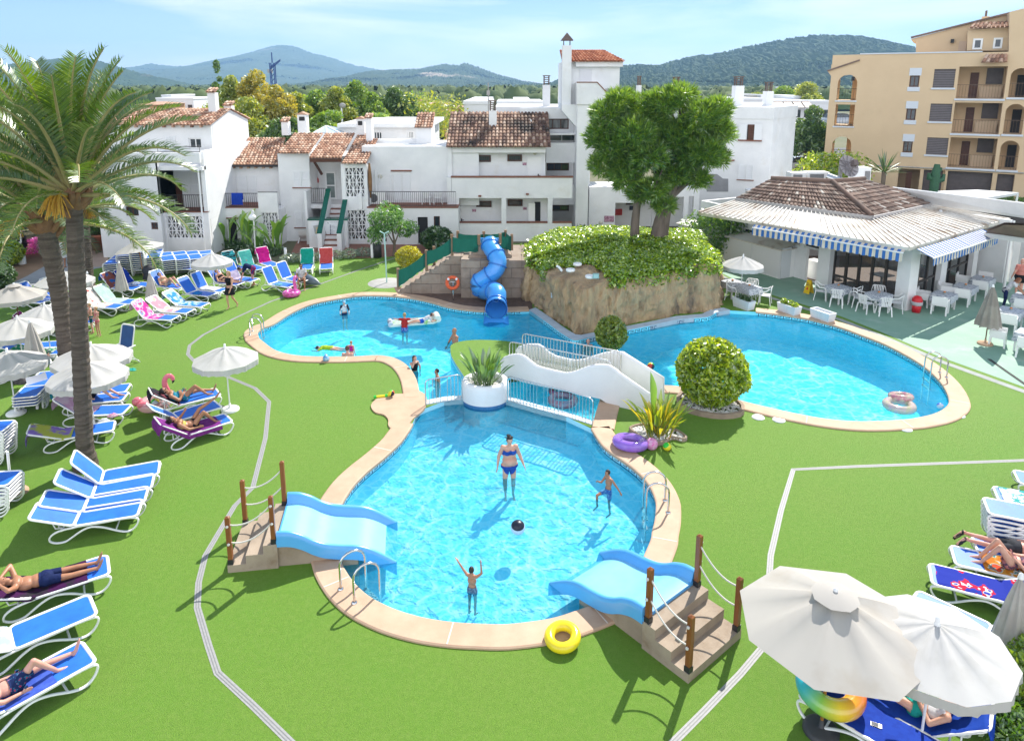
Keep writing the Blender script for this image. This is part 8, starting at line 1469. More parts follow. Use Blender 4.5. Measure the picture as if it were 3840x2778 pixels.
def boxchair():
 o=thing('box_armchair','x','chair',(0,0,-60));mb=MB();mb.box(-.26,.26,-.24,.24,.40,.46);mb.build('seat',WC,o);mb=MB();mb.prismY([(-.29,.46),(.29,.46),(.30,.82),(-.30,.82)],.23,.28);mb.build('backrest',WC,o)
 for sx in(-1,1):
  mb=MB();mb.box(min(sx*.27,sx*.31),max(sx*.27,sx*.31),-.25,.229,.36,.66);mb.build('armrest',WC,o)
  for sy in(-1,1):mb=MB();mb._bar(V((sx*.27,sy*.22,.40)),V((sx*.28,sy*.25,0)),.06,.06);mb.build('leg',WC,o)
 return o
TCL=clothmat('scribble_tablecloth',(.60,.62,.66),(.30,.34,.40),.1,30,.5,.56,st=(1,.3,1));
def tablep(cloth=TCL):
 o=thing('table','x','table',(0,0,-60));mb=MB();mb.box(-.4,.4,-.4,.4,.70,.73);mb.build('tabletop',WC,o)
 for sx in(-1,1):
  for sy in(-1,1):mb=MB();mb.cbox((sx*.34,sy*.34,.35),(.06,.06,.7));mb.build('leg',WC,o)
 return o
pm_,pb_,pt_=monobloc(),boxchair(),tablep()
def clothp(loc,yaw,lab):
 mb=MB();n=12;P_=[]
 R1=rrect(-.41,.41,.41,.03,2);
 mb.grid([[(p.x,p.y,.736),(p.x*1.03,p.y*1.03,.60),(p.x*(1.06+.05*sin(i*1.9)),p.y*(1.06+.05*sin(i*1.9)),.44+.05*sin(i*2.3))]for i,p in enumerate(R1+R1[:1])]);mb.add([(p.x,p.y,.737)for p in R1],[tuple(range(len(R1)))]);o=mb.build('tablecloth',TCL,None,loc,yaw);tag(o,lab,'tablecloth',None)
 b_=thing('table_bowl','small orange flower bowl on the '+lab.split(' on the ')[-1],'bowl',(loc[0],loc[1],.738));m2=MB();m2.lathe([(0,0),(.05,0),(.06,.05),(0,.05)],12);m2.build('bowl',M('bowl_glass',(.3,.35,.3),rough=.2),b_);m2=MB();m2.ell((0,0,.07),(.05,.05,.03),10,6);m2.build('flower',M('flower_orange',(.7,.2,.03)),b_)
def tset(k,x,y,yaw,chairs,what,kind):
 c=g(k,x,y);dup(pt_,c,yaw,'white square table, '+what,'restaurant tables');clothp(c,yaw,'grey patterned cloth on the table '+what)
 for i,(a,d,nm)in enumerate(chairs):
  q=c+V((sin(a+yaw)*d,cos(a+yaw)*d,0));dup(pm_ if kind=='m' else pb_,q,-a+yaw if False else yaw-a if False else math.atan2(-(q-c).x,(q-c).y),f'white {"slatted chair" if kind=="m" else "box armchair"} {nm} the table {what}','restaurant chairs')
ya=PLl.yaw
tset('B6',1035,935,ya,((PI,.72,'in front of'),(0,.72,'behind'),(-PI/2,.75,'left of')),'left of the two before the brown glazing','m')
tset('B6',1300,985,ya,((PI,.72,'in front of'),(0,.75,'behind'),(-PI/2-.3,.8,'front left of'),(PI/2,.8,'right of'),(-PI/2+.6,.85,'back left of')),'right of the two before the brown glazing','m')
tset('B6',340,900,ya,((PI,.7,'in front of'),(0,.75,'behind')),'left of the pair under the terrace parasol','m');tset('B6',450,935,ya,((PI,.72,'in front of'),(PI/2,.75,'right of'),(0,.75,'behind')),'right of the pair under the terrace parasol','m')
yr=PLr.yaw
tset('B6',1730,985,yr,((PI/2+PI*.5,.78,'in front of'),(-PI/2,.8,'left of'),(0,.8,'behind')),'nearest the corner pillar on the right side','b');tset('B6',1870,930,yr,((PI,.78,'in front of'),(-PI/2,.8,'left of')),'second from the corner pillar','b');tset('B6',1985,875,yr,((-PI/2,.8,'left of'),(0,.78,'behind'),(PI,.8,'in front of')),'furthest from the corner pillar','b')
tset('B6',2165,1100,yr,((PI,.8,'in front of'),(PI/2,.8,'right of')),'beside the closed taupe parasol','b');tset('B6',2260,1000,yr,((PI,.8,'in front of'),),'the waitress is laying','b');tset('B6',2290,1260,yr,((-PI/2,.95,'left of'),(PI,.8,'in front of')),'cut by the right picture edge','b')
dup(pm_,atY('A2',1975,1130,y_(60.3)),R(170),'left white chair on the wide balcony','balcony chairs');dup(pm_,atY('A2',2062,1130,y_(60.3)),R(190),'right white chair on the wide balcony','balcony chairs');dup(pm_,atY('A2',255,1140,y_(59.3)),R(150),'white chair behind the black railing with the blue towel','balcony chairs');dup(pm_,atY('A6',1740,255,y_(55.4)),R(150),'white chair on the left house balcony','balcony chairs')
for o in(pm_,pb_,pt_):
 for c in list(o.children)+[o]:bpy.data.objects.remove(c)
def lowchair(label,p,yaw):o=thing('garden_chair',label,'chair',p,yaw);mb=MB();mb.grid([[(s*.3*(1-.1*abs(i-3)/3),y,z+.03*(s*s))for s in np.linspace(-1,1,7)]for i,(y,z)in enumerate(((-.3,.40),(-.1,.36),(.12,.34),(.22,.42),(.32,.62),(.38,.82)))]);mb.build('shell',WC,o);[MB()._bar(V((sx*.24,sy*.22,.37)),V((sx*.33,sy*.33,0)),.07,.05).build('leg',WC,o)for sx in(-1,1)for sy in(-1,1)];return o
lowchair('low white plastic garden chair by the front parasols at the left',g('B1',420,780),R(55));lowchair('white plastic garden chair by the sign wall on the brick paving',g('A2',965,1440),R(190));lowchair('white plastic garden chair by the house door behind the banana plants',g('A2',240,1500),R(160))
o=thing('deck_chair','dark blue high backed deck chair on the lawn left of the drain','deck chair',g('B1',1165,425),R(-20));mb=MB();mb.tube(rrect(-.30,.30,.44,.1),[(.03,.02)]*24,6,True,(0,0,1));b1_=mb.build('back_frame',WPLAS,o,(0,.28,.95),(R(78),0,0));b1_.rotation_euler=(R(75),0,0);mb=MB();R_=rrect(-.275,.275,.415,.08);mb.add([(p.x,p.y,.0)for p in R_],[tuple(range(len(R_)))]);mb.build('back_sling',M('navy_mesh',(.012,.06,.20),(.016,.08,.25),3,.5),b1_);mb=MB();mb.tube(rrect(-.30,.30,.26,.06),[(.03,.02)]*24,6,True,(0,0,1));s1_=mb.build('seat_frame',WPLAS,o,(0,-.05,.46));mb=MB();R_=rrect(-.275,.275,.24,.05);mb.add([(p.x,p.y,.0)for p in R_],[tuple(range(len(R_)))]);mb.build('seat_sling',BLUESL,s1_)
for sx in(-1,1):
 mb=MB();mb._bar(V((sx*.33,.3,.68)),V((sx*.33,-.35,.66)),.06,.03);mb.build('armrest',WPLAS,o)
 for a,b in(((sx*.32,.15,.66),(sx*.32,-.38,0)),((sx*.32,-.15,.62),(sx*.32,.42,0))):mb=MB();mb._bar(V(a),V(b),.045,.03);mb.build('leg',WPLAS,o)
mb=MB();mb._bar(V((-.32,-.34,.08)),V((.32,-.34,.08)),.03,.03);mb._bar(V((-.32,.38,.08)),V((.32,.38,.08)),.03,.03);mb.build('crossbar',WPLAS,o);crumple('dark clothes and yellow toy on the deck chair seat','B1',1150,370,.48,M('dark_clothes',(.03,.03,.035),(.6,.45,.05),6,.8,lo=.55,hi=.6),.2,'clothes','clothes')
for x,y,lab in((1935,960,'white'),):pass
def trough(label,k,x,y,yaw,plant):
 o=thing('flower_trough',label,'planter',g(k,x,y),yaw,'white flower troughs by the pool');mb=MB();a,b,c,d=.42,.2,.5,.22;mb.add([(-a,-b,0),(a,-b,0),(a,b,0),(-a,b,0),(-c,-d,.42),(c,-d,.42),(c,d,.42),(-c,d,.42),(-c+.05,-d+.05,.42),(c-.05,-d+.05,.42),(c-.05,d-.05,.42),(-c+.05,d-.05,.42),(-c+.06,-d+.06,.34),(c-.06,-d+.06,.34),(c-.06,d-.06,.34),(-c+.06,d-.06,.34)],[(3,2,1,0),(0,1,5,4),(1,2,6,5),(2,3,7,6),(3,0,4,7),(4,5,9,8),(5,6,10,9),(6,7,11,10),(7,4,8,11),(8,9,13,12),(9,10,14,13),(10,11,15,14),(11,8,12,15),(12,13,14,15)])
 for i in range(18):x_=-.42+i*.05;mb.box(x_,x_+.02,-d-.005,-d+.01,.04,.36)if False else None
 mb.build('box',M('trough_white',(.68,.70,.72),(.60,.62,.65),30,.5,st=(1,.02,.02)),o)
 if plant:foliage('plant',[((rng.uniform(-.35,.35),rng.uniform(-.08,.08),.46),.14,90)for _ in range(8)],.09,.05,plant,o,.3)
trough('white ribbed flower trough with a dry plant nearest the rock','B6',418,975,PLl.yaw,DG);trough('white ribbed flower trough with bright green plants by the right pool','B6',717,1012,PLl.yaw,YG);trough('empty white ribbed flower trough by the right pool','B6',938,1055,PLl.yaw,None)
o=thing('wet_floor_sign','yellow folding wet floor sign on the green terrace','floor sign',g('B6',848,878),PLl.yaw);YS=M('sign_yellow',(.75,.50,.015),rough=.4)
for s in(-1,1):
 mb=MB();mb.add([(-.17,s*.16,0),(.17,s*.16,0),(.11,s*.02,.66),(-.11,s*.02,.66),(-.17,s*.16-.015,0),(.17,s*.16-.015,0),(.11,s*.02-.015,.66),(-.11,s*.02-.015,.66)],[(0,1,2,3),(7,6,5,4),(0,4,5,1),(1,5,6,2),(2,6,7,3),(3,7,4,0)]);mb.build('panel',YS,o)
mb=MB();
def onpn(x,z):y=-.16-.015+(z/.66)*.14-.006;return(x,y,z)
mb.add([onpn(-.07,.2),onpn(.07,.2),onpn(0,.34)],[(0,1,2)]);mb.build('warning_triangle',RD_,o);txt('PISO',.07,INK,onpn(-.09,.47),(PI/2-.21,0,0),o);txt('MOJADO',.055,INK,onpn(-.10,.40),(PI/2-.21,0,0),o)
o=thing('swing_bin','red plastic bin with swing lid and white bag by the corner pillar','bin',g('B6',1555,1003));mb=MB();mb.lathe([(0,0),(.17,0),(.20,.42),(0,.42)],18);mb.build('body',M('bin_red',(.55,.012,.02),rough=.35),o);mb=MB();mb.lathe([(.21,.33),(.24,.38),(.23,.50),(.21,.50)],18);mb.build('bag',clothmat('white_bin_bag',(.65,.66,.68),None,.4),o);mb=MB();mb.lathe([(.22,.50),(.21,.60),(.14,.72),(0,.76)],18);mb.build('lid',MATS['bin_red'],o)
o=thing('air_conditioner','white air conditioner on the wide balcony floor','air conditioner',atY('A2',1565,1130,y_(60.4)));mb=MB();mb.box(-.55,.55,-.2,.2,.05,.8);mb.build('case',WPLAS,o);mb=MB();mb.lathe([(0,.0),(.28,0)],18);mb.build('fan_grille',M('fan_dark',(.06,.06,.07),(.2,.2,.2),60,.5),o,(-.2,-.205,.42),(PI/2,0,0))
o=thing('drying_rack','folded white drying rack leaning on the balcony wall','drying rack',atY('A2',1632,1120,y_(60.6)));mb=MB();mb.tube([(-.35,0,0),(-.35,.15,1.75),(.35,.15,1.75),(.35,0,0)],.02,6);[mb._bar(V((-.35,.05+z*.06,z)),V((.35,.05+z*.06,z)),.012,.012)for z in(.5,.8,1.1,1.4)];mb.build('frame',WMETAL,o)
o=thing('closed_parasol','closed brown parasol fixed upright on the wide balcony','parasol',atY('A2',1512,1130,y_(59.3)));h=atY('A2',1512,785,y_(59.3)).z-o.location.z;mb=MB();mb.lathe([(0,h),(.06,h-.1),(.13,h-1.0),(.11,h-1.6),(.05,h-2.2),(0,h-2.2)],12);mb.build('folded_canopy',clothmat('brown_cover',(.30,.17,.08),(.24,.13,.06),.1,3),o);mb=MB();mb.tube([(0,0,0),(0,0,h)],.025);mb.build('pole',WMETAL,o)
for x0,y0,x1,y1,lab in((1550,1228,1705,1320,'white roof air conditioner with dark grille, left of the pair behind the tiles'),(1720,1222,1945,1345,'white roof air conditioner with dark grille, right of the pair behind the tiles')):
 a=rc('A4',x0,y0,x1,y1,y_(56));o=thing('air_conditioner',lab,'air conditioner',((a[0]+a[1])/2,y_(56),a[2]-.3));w=(a[1]-a[0])/2;h=a[3]-a[2]+.3;mb=MB();mb.box(-w,w,0,.8,0,h);mb.build('case',WPLAS,o);mb=MB();mb.box(-w+.1,w-.1,.1,.7,2.9-o.location.z,-.002);mb.build('plinth',GREY,o);mb=MB();mb.box(-w+.12,w*.45,-.03,-.004,.3,h-.1);mb.build('grille',M('grille_dark',(.12,.12,.13),(.3,.3,.3),40,.5),o)
a=rc('A5',385,1435,515,1540,y_(58));o=thing('air_conditioner','tall white air conditioner cabinet right of the satellite dish','air conditioner',((a[0]+a[1])/2,y_(58),a[2]-.4));mb=MB();mb.box(-(a[1]-a[0])/2,(a[1]-a[0])/2,0,.9,2.9-o.location.z,a[3]-a[2]+.4);mb.build('case',WPLAS,o);mb=MB();mb.box(.1,(a[1]-a[0])/2-.05,-.03,-.004,.3,a[3]-a[2]+.2);mb.build('grille',MATS['grille_dark'],o)
o=thing('roof_duct','shiny round metal duct running across the roof behind the tiles','duct',(0,0,0));mb=MB();mb.tube([atY('A4',1920,1275,y_(54.5)),atY('A4',2130,1350,y_(53.5))],.28,12);mb.build('pipe',STEEL,o)
pc_=atY('A5',308,1430,y_(55));o=thing('satellite_dish','large grey satellite dish with radial seams on the restaurant roof','satellite dish',pc_,(R(62),R(8),R(14)));Rd=atY('A5',405,1430,y_(55)).x-pc_.x;mb=MB();mb.lathe([(Rd*i/8,.28*Rd*(i/8)**2)for i in range(9)],28);mb.lathe([(Rd*i/8,.28*Rd*(i/8)**2-.03)for i in range(8,-1,-1)],28);mb.build('dish',M('dish_grey',(.42,.38,.38),(.36,.33,.33),2,.6),o);mb=MB()
for k in range(12):a=2*PI*k/12;mb._bar(V((.02,0,.015)),V((Rd*cos(a),Rd*sin(a),.28*Rd+.015)),.05,.02)
for a in(.6,2.6,4.7):mb._bar(V((Rd*.95*cos(a),Rd*.95*sin(a),.27*Rd)),V((0,0,.95*Rd)),.05,.05)
mb.build('ribs',M('dish_rib',(.25,.22,.22)),o);mb=MB();mb.cbox((0,0,.95*Rd),(.3,.3,.3));mb.build('receiver',M('receiver_brown',(.16,.12,.11)),o);mp_=thing('dish_mast','grey mast carrying the large satellite dish','mast',(pc_.x-.1,pc_.y+.5,0));mb=MB();mb.tube([(0,0,2),(0,0,pc_.z)],.12);mb.build('pole',GREY,mp_)
def car(label,k,x,y,Y,col,yaw):
 Y=y_(Y);p=atY(k,x,y,Y);p.z=max(p.z,0);o=thing('parked_car',label,'car',p,yaw,'parked cars');mb=MB();sec=[(-2.1,.45,.75),(-1.9,.35,.95),(-1.1,.35,1.0),(-.5,.35,1.05),(1.7,.35,1.05),(2.1,.4,.95),(2.15,.5,.7)];mb.grid([[(x,-.85,.3),(x,-.88,zb),(x,-.82,zt),(x,0,zt+.02),(x,.82,zt),(x,.88,zb),(x,.85,.3)]for x,zb,zt in sec]);mb.add([(-2.1,-.85,.3),(-2.1,.85,.3),(-2.1,.82,.75),(-2.1,-.82,.75)],[(0,1,2,3)]);mb.add([(2.15,-.85,.3),(2.15,.85,.3),(2.15,.82,.7),(2.15,-.82,.7)],[(3,2,1,0)])
 mb.grid([[(x,-.62,zt),(x,.62,zt)]for x,zt in((-.45,1.52),(.2,1.6),(1.3,1.58),(1.6,1.5))]);mb.build('body',col,o);mb=MB();mb.grid([[(-1.1,-.8,1.0),(-1.1,.8,1.0)],[(-.45,-.62,1.51),(-.45,.62,1.51)]],False);mb.grid([[(2.0,-.8,1.02),(2.0,.8,1.02)],[(1.6,-.62,1.49),(1.6,.62,1.49)]],False)
 for s in(-1,1):mb.add([(-1.05,s*.81,1.03),(-.45,s*.63,1.5),(.2,s*.63,1.57),(1.3,s*.63,1.55),(1.6,s*.64,1.48),(1.95,s*.8,1.05)],[tuple(range(6))])
 mb.build('windows',GLASS,o)
 for x in(-1.35,1.4):
  for s in(-1,1):mb=MB();mb.torus((x,s*.82,.34),.24,.1,18,8,(PI/2,0,0));w=mb.build('tyre',IRON,o);mb=MB();mb.lathe([(0,.02),(.2,.03),(.22,0)],14,(0,0,0));mb.build('rim',STEEL,w,(x,s*.88,.34),(PI/2*s,0,0))
 return o
car('white car parked between the white block and the green hedge','A4',1660,1215,98,M('car_white',(.75,.76,.78),rough=.2,coat=.6),R(200));car('dark blue car half hidden behind the white block','A4',1545,1210,100,M('car_blue',(.03,.10,.20),rough=.2,coat=.6),R(190));car('silver car seen through the middle arch of the tan building','A5',250,1075,125,M('car_silver',(.45,.48,.52),rough=.2,coat=.6),R(190))
tag(sheet('car_park',[V((24,60)),V((80,64)),V((80,110)),V((24,110))],[],.01,M('asphalt',(.09,.09,.095),(.12,.12,.12),2,.9)),kind='structure')
# ------------------------------------------------------------------ people: one skinned surface per body, clothes follow it
SKIN=[M('skin_light',(.62,.36,.26),(.56,.30,.21),5,.5,sss=.1),M('skin_tan',(.42,.20,.115),(.36,.165,.09),5,.45,sss=.1),M('skin_pink',(.66,.36,.28),(.58,.27,.20),4,.5,sss=.1)]
HAIR=dict(dark=M('hair_dark',(.018,.012,.010),(.03,.02,.015),30,.5),blond=M('hair_blond',(.42,.27,.12),(.32,.19,.08),30,.5),brown=M('hair_brown',(.12,.055,.03),(.08,.035,.02),30,.5),red=M('hair_auburn',(.24,.08,.035),(.17,.05,.02),30,.5))
EYE=M('eye_dark',(.02,.015,.012),rough=.2);LIP=M('lip',(.40,.13,.11));SHADE=M('sunglass_black',(.012,.012,.014),rough=.1)
dg=None
def remesh(mb,name,vox,mat,sm=4):
 me=bpy.data.meshes.new(name);me.from_pydata(mb.v,[],mb.f);o=bpy.data.objects.new(name,me);COL.objects.link(o);r=o.modifiers.new('r','REMESH');r.mode='VOXEL';r.voxel_size=vox;s=o.modifiers.new('s','SMOOTH');s.factor=.5;s.iterations=sm
 d=bpy.context.evaluated_depsgraph_get();m2=bpy.data.meshes.new_from_object(o.evaluated_get(d));bpy.data.objects.remove(o);bpy.data.meshes.remove(me);m2.name=name;m2.materials.clear();m2.materials.append(mat);m2.polygons.foreach_set('use_smooth',np.ones(len(m2.polygons),bool));return m2
def cap(mb,a,b,ra,rb,n=10):
 a=V(a);b=V(b);d=(b-a).normalized();P_=[];R_=[]
 for t in(90,60,30):P_.append(a-d*ra*sin(R(t)));R_.append(max(.001,ra*cos(R(t))))
 for k in range(5):P_.append(a.lerp(b,k/4));R_.append(ra+(rb-ra)*k/4)
 for t in(30,60,90):P_.append(b+d*rb*sin(R(t)));R_.append(max(.001,rb*cos(R(t))))
 mb.tube(P_,R_,n)
def ellM(mb,c,ax,r):
 m=MB();m.ell((0,0,0),r,16,12);X,Yv,Zv=ax;mb.add([V(c)+X*p[0]+Yv*p[1]+Zv*p[2]for p in m.v],m.f,True)
BON=[('pelvis','P','B'),('belly','B','C'),('chest','C','N'),('neck','N','H'),('head','H','T')]+[(n+s,a+s,b+s)for s in 'LR' for n,a,b in(('uarm','S','E'),('farm','E','W'),('hand','W','G'),('thigh','I','K'),('shin','K','A'),('foot','A','F'))]
GAR=dict(shorts={'pelvis':(-1,1),'belly':(-1,.12),'thigh':(-1,.62)},trunks={'pelvis':(-1,1),'thigh':(-1,.35)},tee={'belly':(-1,2),'chest':(-1,.97),'uarm':(-1,.62),'pelvis':(.2,2)},tank={'belly':(-1,2),'chest':(-1,.82)},bikini_top={'chest':(.12,.52)},bikini_bottom={'pelvis':(-1,.75),'thigh':(-1,.06)},swimsuit={'pelvis':(-1,1),'belly':(-1,2),'chest':(-1,.66),'thigh':(-1,.05)},rash={'belly':(-1,2),'chest':(-1,.95),'uarm':(-1,2),'farm':(-1,.9),'pelvis':(.3,1)})
def person(label,J,loc,yaw=0,s=1.0,fat=1.0,skin=0,wear=(),hair='dark',hl='short',face=(0,-1,0),up=(0,0,1),front=None,vox=.014,fem=False,fing=True,skirt=None,glasses=False,hatm=None,group=None,bald=False,pitch=None,lower=True,curl=.35,extra=None):
 J={k:V(v)for k,v in J.items()};o=thing('person',label,'person',loc,yaw,group);o.scale=(s,s,s);f=V(face).normalized();mb=MB()
 P,C,Nk,H=J['P'],J['C'],J['N'],J['H'];J['B']=P.lerp(C,.35);tz=(C-P).normalized();fr=V(front).normalized()if front else f;fr=(fr-tz*fr.dot(tz)).normalized();tx=fr.cross(tz).normalized();hu=V(up);hu=(hu-f*hu.dot(f)).normalized()if abs(hu.dot(f))<.98 else tz;hx=f.cross(hu).normalized();J['T']=H+hu*.1
 ellM(mb,P-tz*.01,(tx,fr,tz),(.165*fat,.115*fat,.125));ellM(mb,P.lerp(C,.45),(tx,fr,tz),(.140*fat,.105*fat,.15));ellM(mb,C+tz*.02,(tx,fr,tz),(.158*fat**.6,.108*fat**.6,.16));ellM(mb,Nk-tz*.09,(tx,fr,tz),(.155,.085,.09))
 if fat>1.15:ellM(mb,P.lerp(C,.4)+fr*.05,(tx,fr,tz),(.14*fat,.11*fat,.13))
 if fem:
  for q in(-1,1):ellM(mb,C+tz*.09+tx*q*.075+fr*.085,(tx,fr,tz),(.07*fat**.5,.065*fat**.5,.07))
  for q in(-1,1):ellM(mb,P-tz*.04+tx*q*.085-fr*.03,(tx,fr,tz),(.085*fat,.10*fat,.10))
 cap(mb,Nk-tz*.03,H-hu*.06,.055,.05)
 ellM(mb,H+hu*.015,(hx,f,hu),(.072,.092,.105));ellM(mb,H-hu*.055+f*.02,(hx,f,hu),(.055,.065,.06));ellM(mb,H+f*.088-hu*.01,(hx,f,hu),(.013,.018,.022));ellM(mb,H+f*.066-hu*.082,(hx,f,hu),(.022,.018,.018))
 for q in(-1,1):ellM(mb,H+hx*q*.074-hu*.005-f*.005,(hx,f,hu),(.012,.022,.03))
 af=fat**.5
 for sd in 'LR':
  S,E,W=J['S'+sd],J['E'+sd],J['W'+sd];cap(mb,Nk.lerp(S,.55)-tz*.05,S,.06,.058*af);cap(mb,S,E,.052*af,.040*af);cap(mb,E,W,.040*af,.026);hd=(W-E).normalized();J['G'+sd]=W+hd*.12
  pn=hd.cross(fr);pn=pn.normalized()if pn.length>.1 else hd.orthogonal().normalized();wd=hd.cross(pn).normalized();ellM(mb,W+hd*.045,(wd,pn,hd),(.038,.016,.052))
  if fing:
   for k,(w_,l_)in enumerate(((-.028,.062),(-.010,.074),(.009,.070),(.027,.055))):
    b0=W+hd*.085+wd*w_;m_=b0+hd*l_*.55+pn*.008;e_=m_+(hd*(1-curl*.5)+pn*curl).normalized()*l_*.5;mb.tube([b0-hd*.02,b0,m_,e_],[.009,.0095,.0088,.007],7)
   b0=W+hd*.03-wd*.03;mb.tube([b0,b0+(hd*.6-wd*.75).normalized()*.035,b0+(hd*.9-wd*.6).normalized()*.065+pn*.01],[.012,.011,.009],7)
  I,K,A,F=J['I'+sd],J['K'+sd],J['A'+sd],J['F'+sd];cap(mb,I,K,.083*fat**.7,.052*af);cap(mb,K,K.lerp(A,.35)-((A-K).normalized().cross(tx))*.0,.050*af,.050*af);cap(mb,K.lerp(A,.3),A,.050*af,.033)
  fd=(F-A);fd=fd.normalized();sh=(A-K).normalized();ellM(mb,A+sh*.03-fd*.02,(tx,fd,sh),(.033,.04,.035));cap(mb,A+sh*.045+fd*.01,A+fd*.15+sh*.06,.034,.026)
  for k in range(5):b0=A+fd*.155+sh*.065+tx*(k-2)*.013;mb.tube([b0,b0+fd*(.05-.006*abs(k-1))],[.011,.009],6)
 me=remesh(mb,'body',vox/s**.5,SKIN[skin]);body=link('body',me,o)
 nf=len(me.polygons);cen=np.empty(nf*3,np.float32);me.polygons.foreach_get('center',cen);cen=cen.reshape(-1,3);best=np.full(nf,9.);bi=np.zeros(nf,int);bt=np.zeros(nf);names=[]
 RB=dict(pelvis=.15,belly=.13,chest=.15,neck=.06,head=.1,uarm=.05,farm=.038,hand=.035,thigh=.08,shin=.048,foot=.04)
 for i,(nm,a,b_)in enumerate(BON):
  a=np.array(J[a]if nm!='pelvis' else P-tz*.12);b_=np.array(J[b_]);ab=b_-a;t=((cen-a)@ab)/max(1e-6,ab@ab);tc_=np.clip(t,0,1);d=np.linalg.norm(cen-a-tc_[:,None]*ab,axis=1)/RB[nm.rstrip('LR')];m_=d<best;best[m_]=d[m_];bi[m_]=i;bt[m_]=t[m_];names.append(nm.rstrip('LR'))
 vn=len(me.vertices);co=np.empty(vn*3,np.float32);me.vertices.foreach_get('co',co);co=co.reshape(-1,3);no=np.empty(vn*3,np.float32);me.vertices.foreach_get('normal',no);no=no.reshape(-1,3)
 for nm,spec,mat,th in wear:
  sp=GAR[spec]if isinstance(spec,str)else spec;keep=np.zeros(nf,bool)
  for i,b_ in enumerate(names):
   if b_ in sp:keep|=(bi==i)&(bt>=sp[b_][0])&(bt<=sp[b_][1])
  idx=np.nonzero(keep)[0]
  if not len(idx):continue
  fs=[tuple(me.polygons[i].vertices)for i in idx];us=sorted({v for q in fs for v in q});mp={v:k for k,v in enumerate(us)};g2=MB();off=co[us]+no[us]*th;g2.add([tuple(p)for p in off],[tuple(mp[v]for v in q)for q in fs],True);g2.build(nm,mat,o)
 ha=MB()
 if hatm is not None:m_=MB();m_.ell((0,0,0),(.082,.10,.085),16,10);ha.add([H+hx*p[0]+f*p[1]+hu*(max(p[2],-.01)+.045)for p in m_.v],m_.f,True);ha.add([H+hx*a+f*b_+hu*.045 for a,b_ in((-.07,.06),(.07,.06),(.06,.17),(-.06,.17))],[(0,1,2,3)]);ha.build('cap',hatm,o)
 elif not bald:
  m_=MB();m_.ell((0,0,0),(.083,.103,.112),18,14);V_=[];
  for p in m_.v:
   q=V(p);fl=.012*noise.noise(V((p[0]*40,p[1]*40,p[2]*40)));ql=H+hu*.022-f*.010+hx*q.x*(1+fl*4)+f*q.y*(1+fl*4)+hu*q.z*(1+fl*4)
   if q.y>.045 and q.z<.055:ql=H+hx*q.x*.6+f*.02+hu*.03
   if q.z<-.05 and hl=='short':ql=H-f*.03+hx*q.x*.7+hu*(-.02)
   V_.append(ql)
  ha.add(V_,m_.f,True)
  if hl=='long':cap(ha,H-f*.06+hu*.02,H-f*.085-hu*.15,.07,.05);cap(ha,H-f*.085-hu*.13,H-f*.085-hu*.23,.05,.025)
  if hl=='bun':ellM(ha,H-f*.10+hu*.06,(hx,f,hu),(.045,.045,.045))
  if hl=='spiky':
   for k in range(26):a=rng.uniform(0,6.28);e=rng.uniform(.3,1.5);d=hx*cos(a)*cos(e)+f*(sin(a)*cos(e)*.9-.2)+hu*sin(e);b0=H+hu*.03-f*.01+d*.09;ha.tube([b0,b0+d*.035+hx*.02],[.02,.006],5)
  ha.build('hair',HAIR[hair],o)
 e=MB();
 for q in(-1,1):ellM(e,H+hx*q*.031+hu*.012+f*.083,(hx,f,hu),(.010,.006,.006)if not glasses else(.028,.010,.020))
 if glasses:ellM(e,H+hu*.018+f*.088,(hx,f,hu),(.03,.006,.005))
 e.build('sunglasses' if glasses else 'eyes',SHADE if glasses else EYE,o);e=MB();ellM(e,H-hu*.048+f*.080,(hx,f,hu),(.021,.008,.006));e.build('mouth',LIP,o)
 if skirt:z0,z1,r0,r1,m_=skirt;k=MB();k.grid([[(P.x+(r+.02*sin(i*2.2)*(j/4))*1.15*cos(2*PI*i/24),P.y+(r+.02*sin(i*2.2)*(j/4))*.9*sin(2*PI*i/24),z0+(z1-z0)*j/4)for j,r in enumerate(np.linspace(r0,r1,5))]for i in range(25)]);k.build('skirt',m_,o)
 if extra:extra(o,J)
 return o
def stand(**kw):
 J=dict(P=(0,0,.92),C=(0,.01,1.20),N=(0,.02,1.46),H=(0,-.01,1.60))
 for s,n in((-1,'R'),(1,'L')):J.update({'S'+n:(s*.165,.02,1.40),'E'+n:(s*.225,.04,1.12),'W'+n:(s*.245,-.03,.87),'I'+n:(s*.085,0,.90),'K'+n:(s*.095,-.015,.49),'A'+n:(s*.10,.03,.09),'F'+n:(s*.115,-.14,.05)})
 J.update(kw);return J
BLK=clothmat('black_cloth',(.018,.018,.022));NAVY=clothmat('navy_cloth',(.012,.022,.085),(.018,.03,.11));WHT=clothmat('white_shirt',(.72,.72,.74));PNKC=clothmat('pink_polo',(.66,.24,.20),(.68,.27,.23));BLUC=clothmat('blue_bikini',(.02,.08,.38),(.03,.10,.44));
def inpool(depth):return-WZ*0+WZ-depth
q=g('C4',530,600,WZ);J=stand(ER=(-.27,.05,1.13),WR=(-.31,-.02,.90),EL=(.27,.05,1.14),WL=(.36,-.08,.92),KR=(-.12,-.02,.49),KL=(.10,-.03,.49),H=(.0,-.035,1.60))
person('woman in a blue bikini with short dark hair wading in the children\'s pool',J,(q.x,q.y,WZ-.56),R(8),1.0,1.36,0,[('bikini_top','bikini_top',BLUC,.008),('bikini_bottom',{'pelvis':(-1,.62),'thigh':(-1,.10)},BLUC,.008)],'dark','spiky',(.12,-.95,-.25),fem=True,vox=.0095)
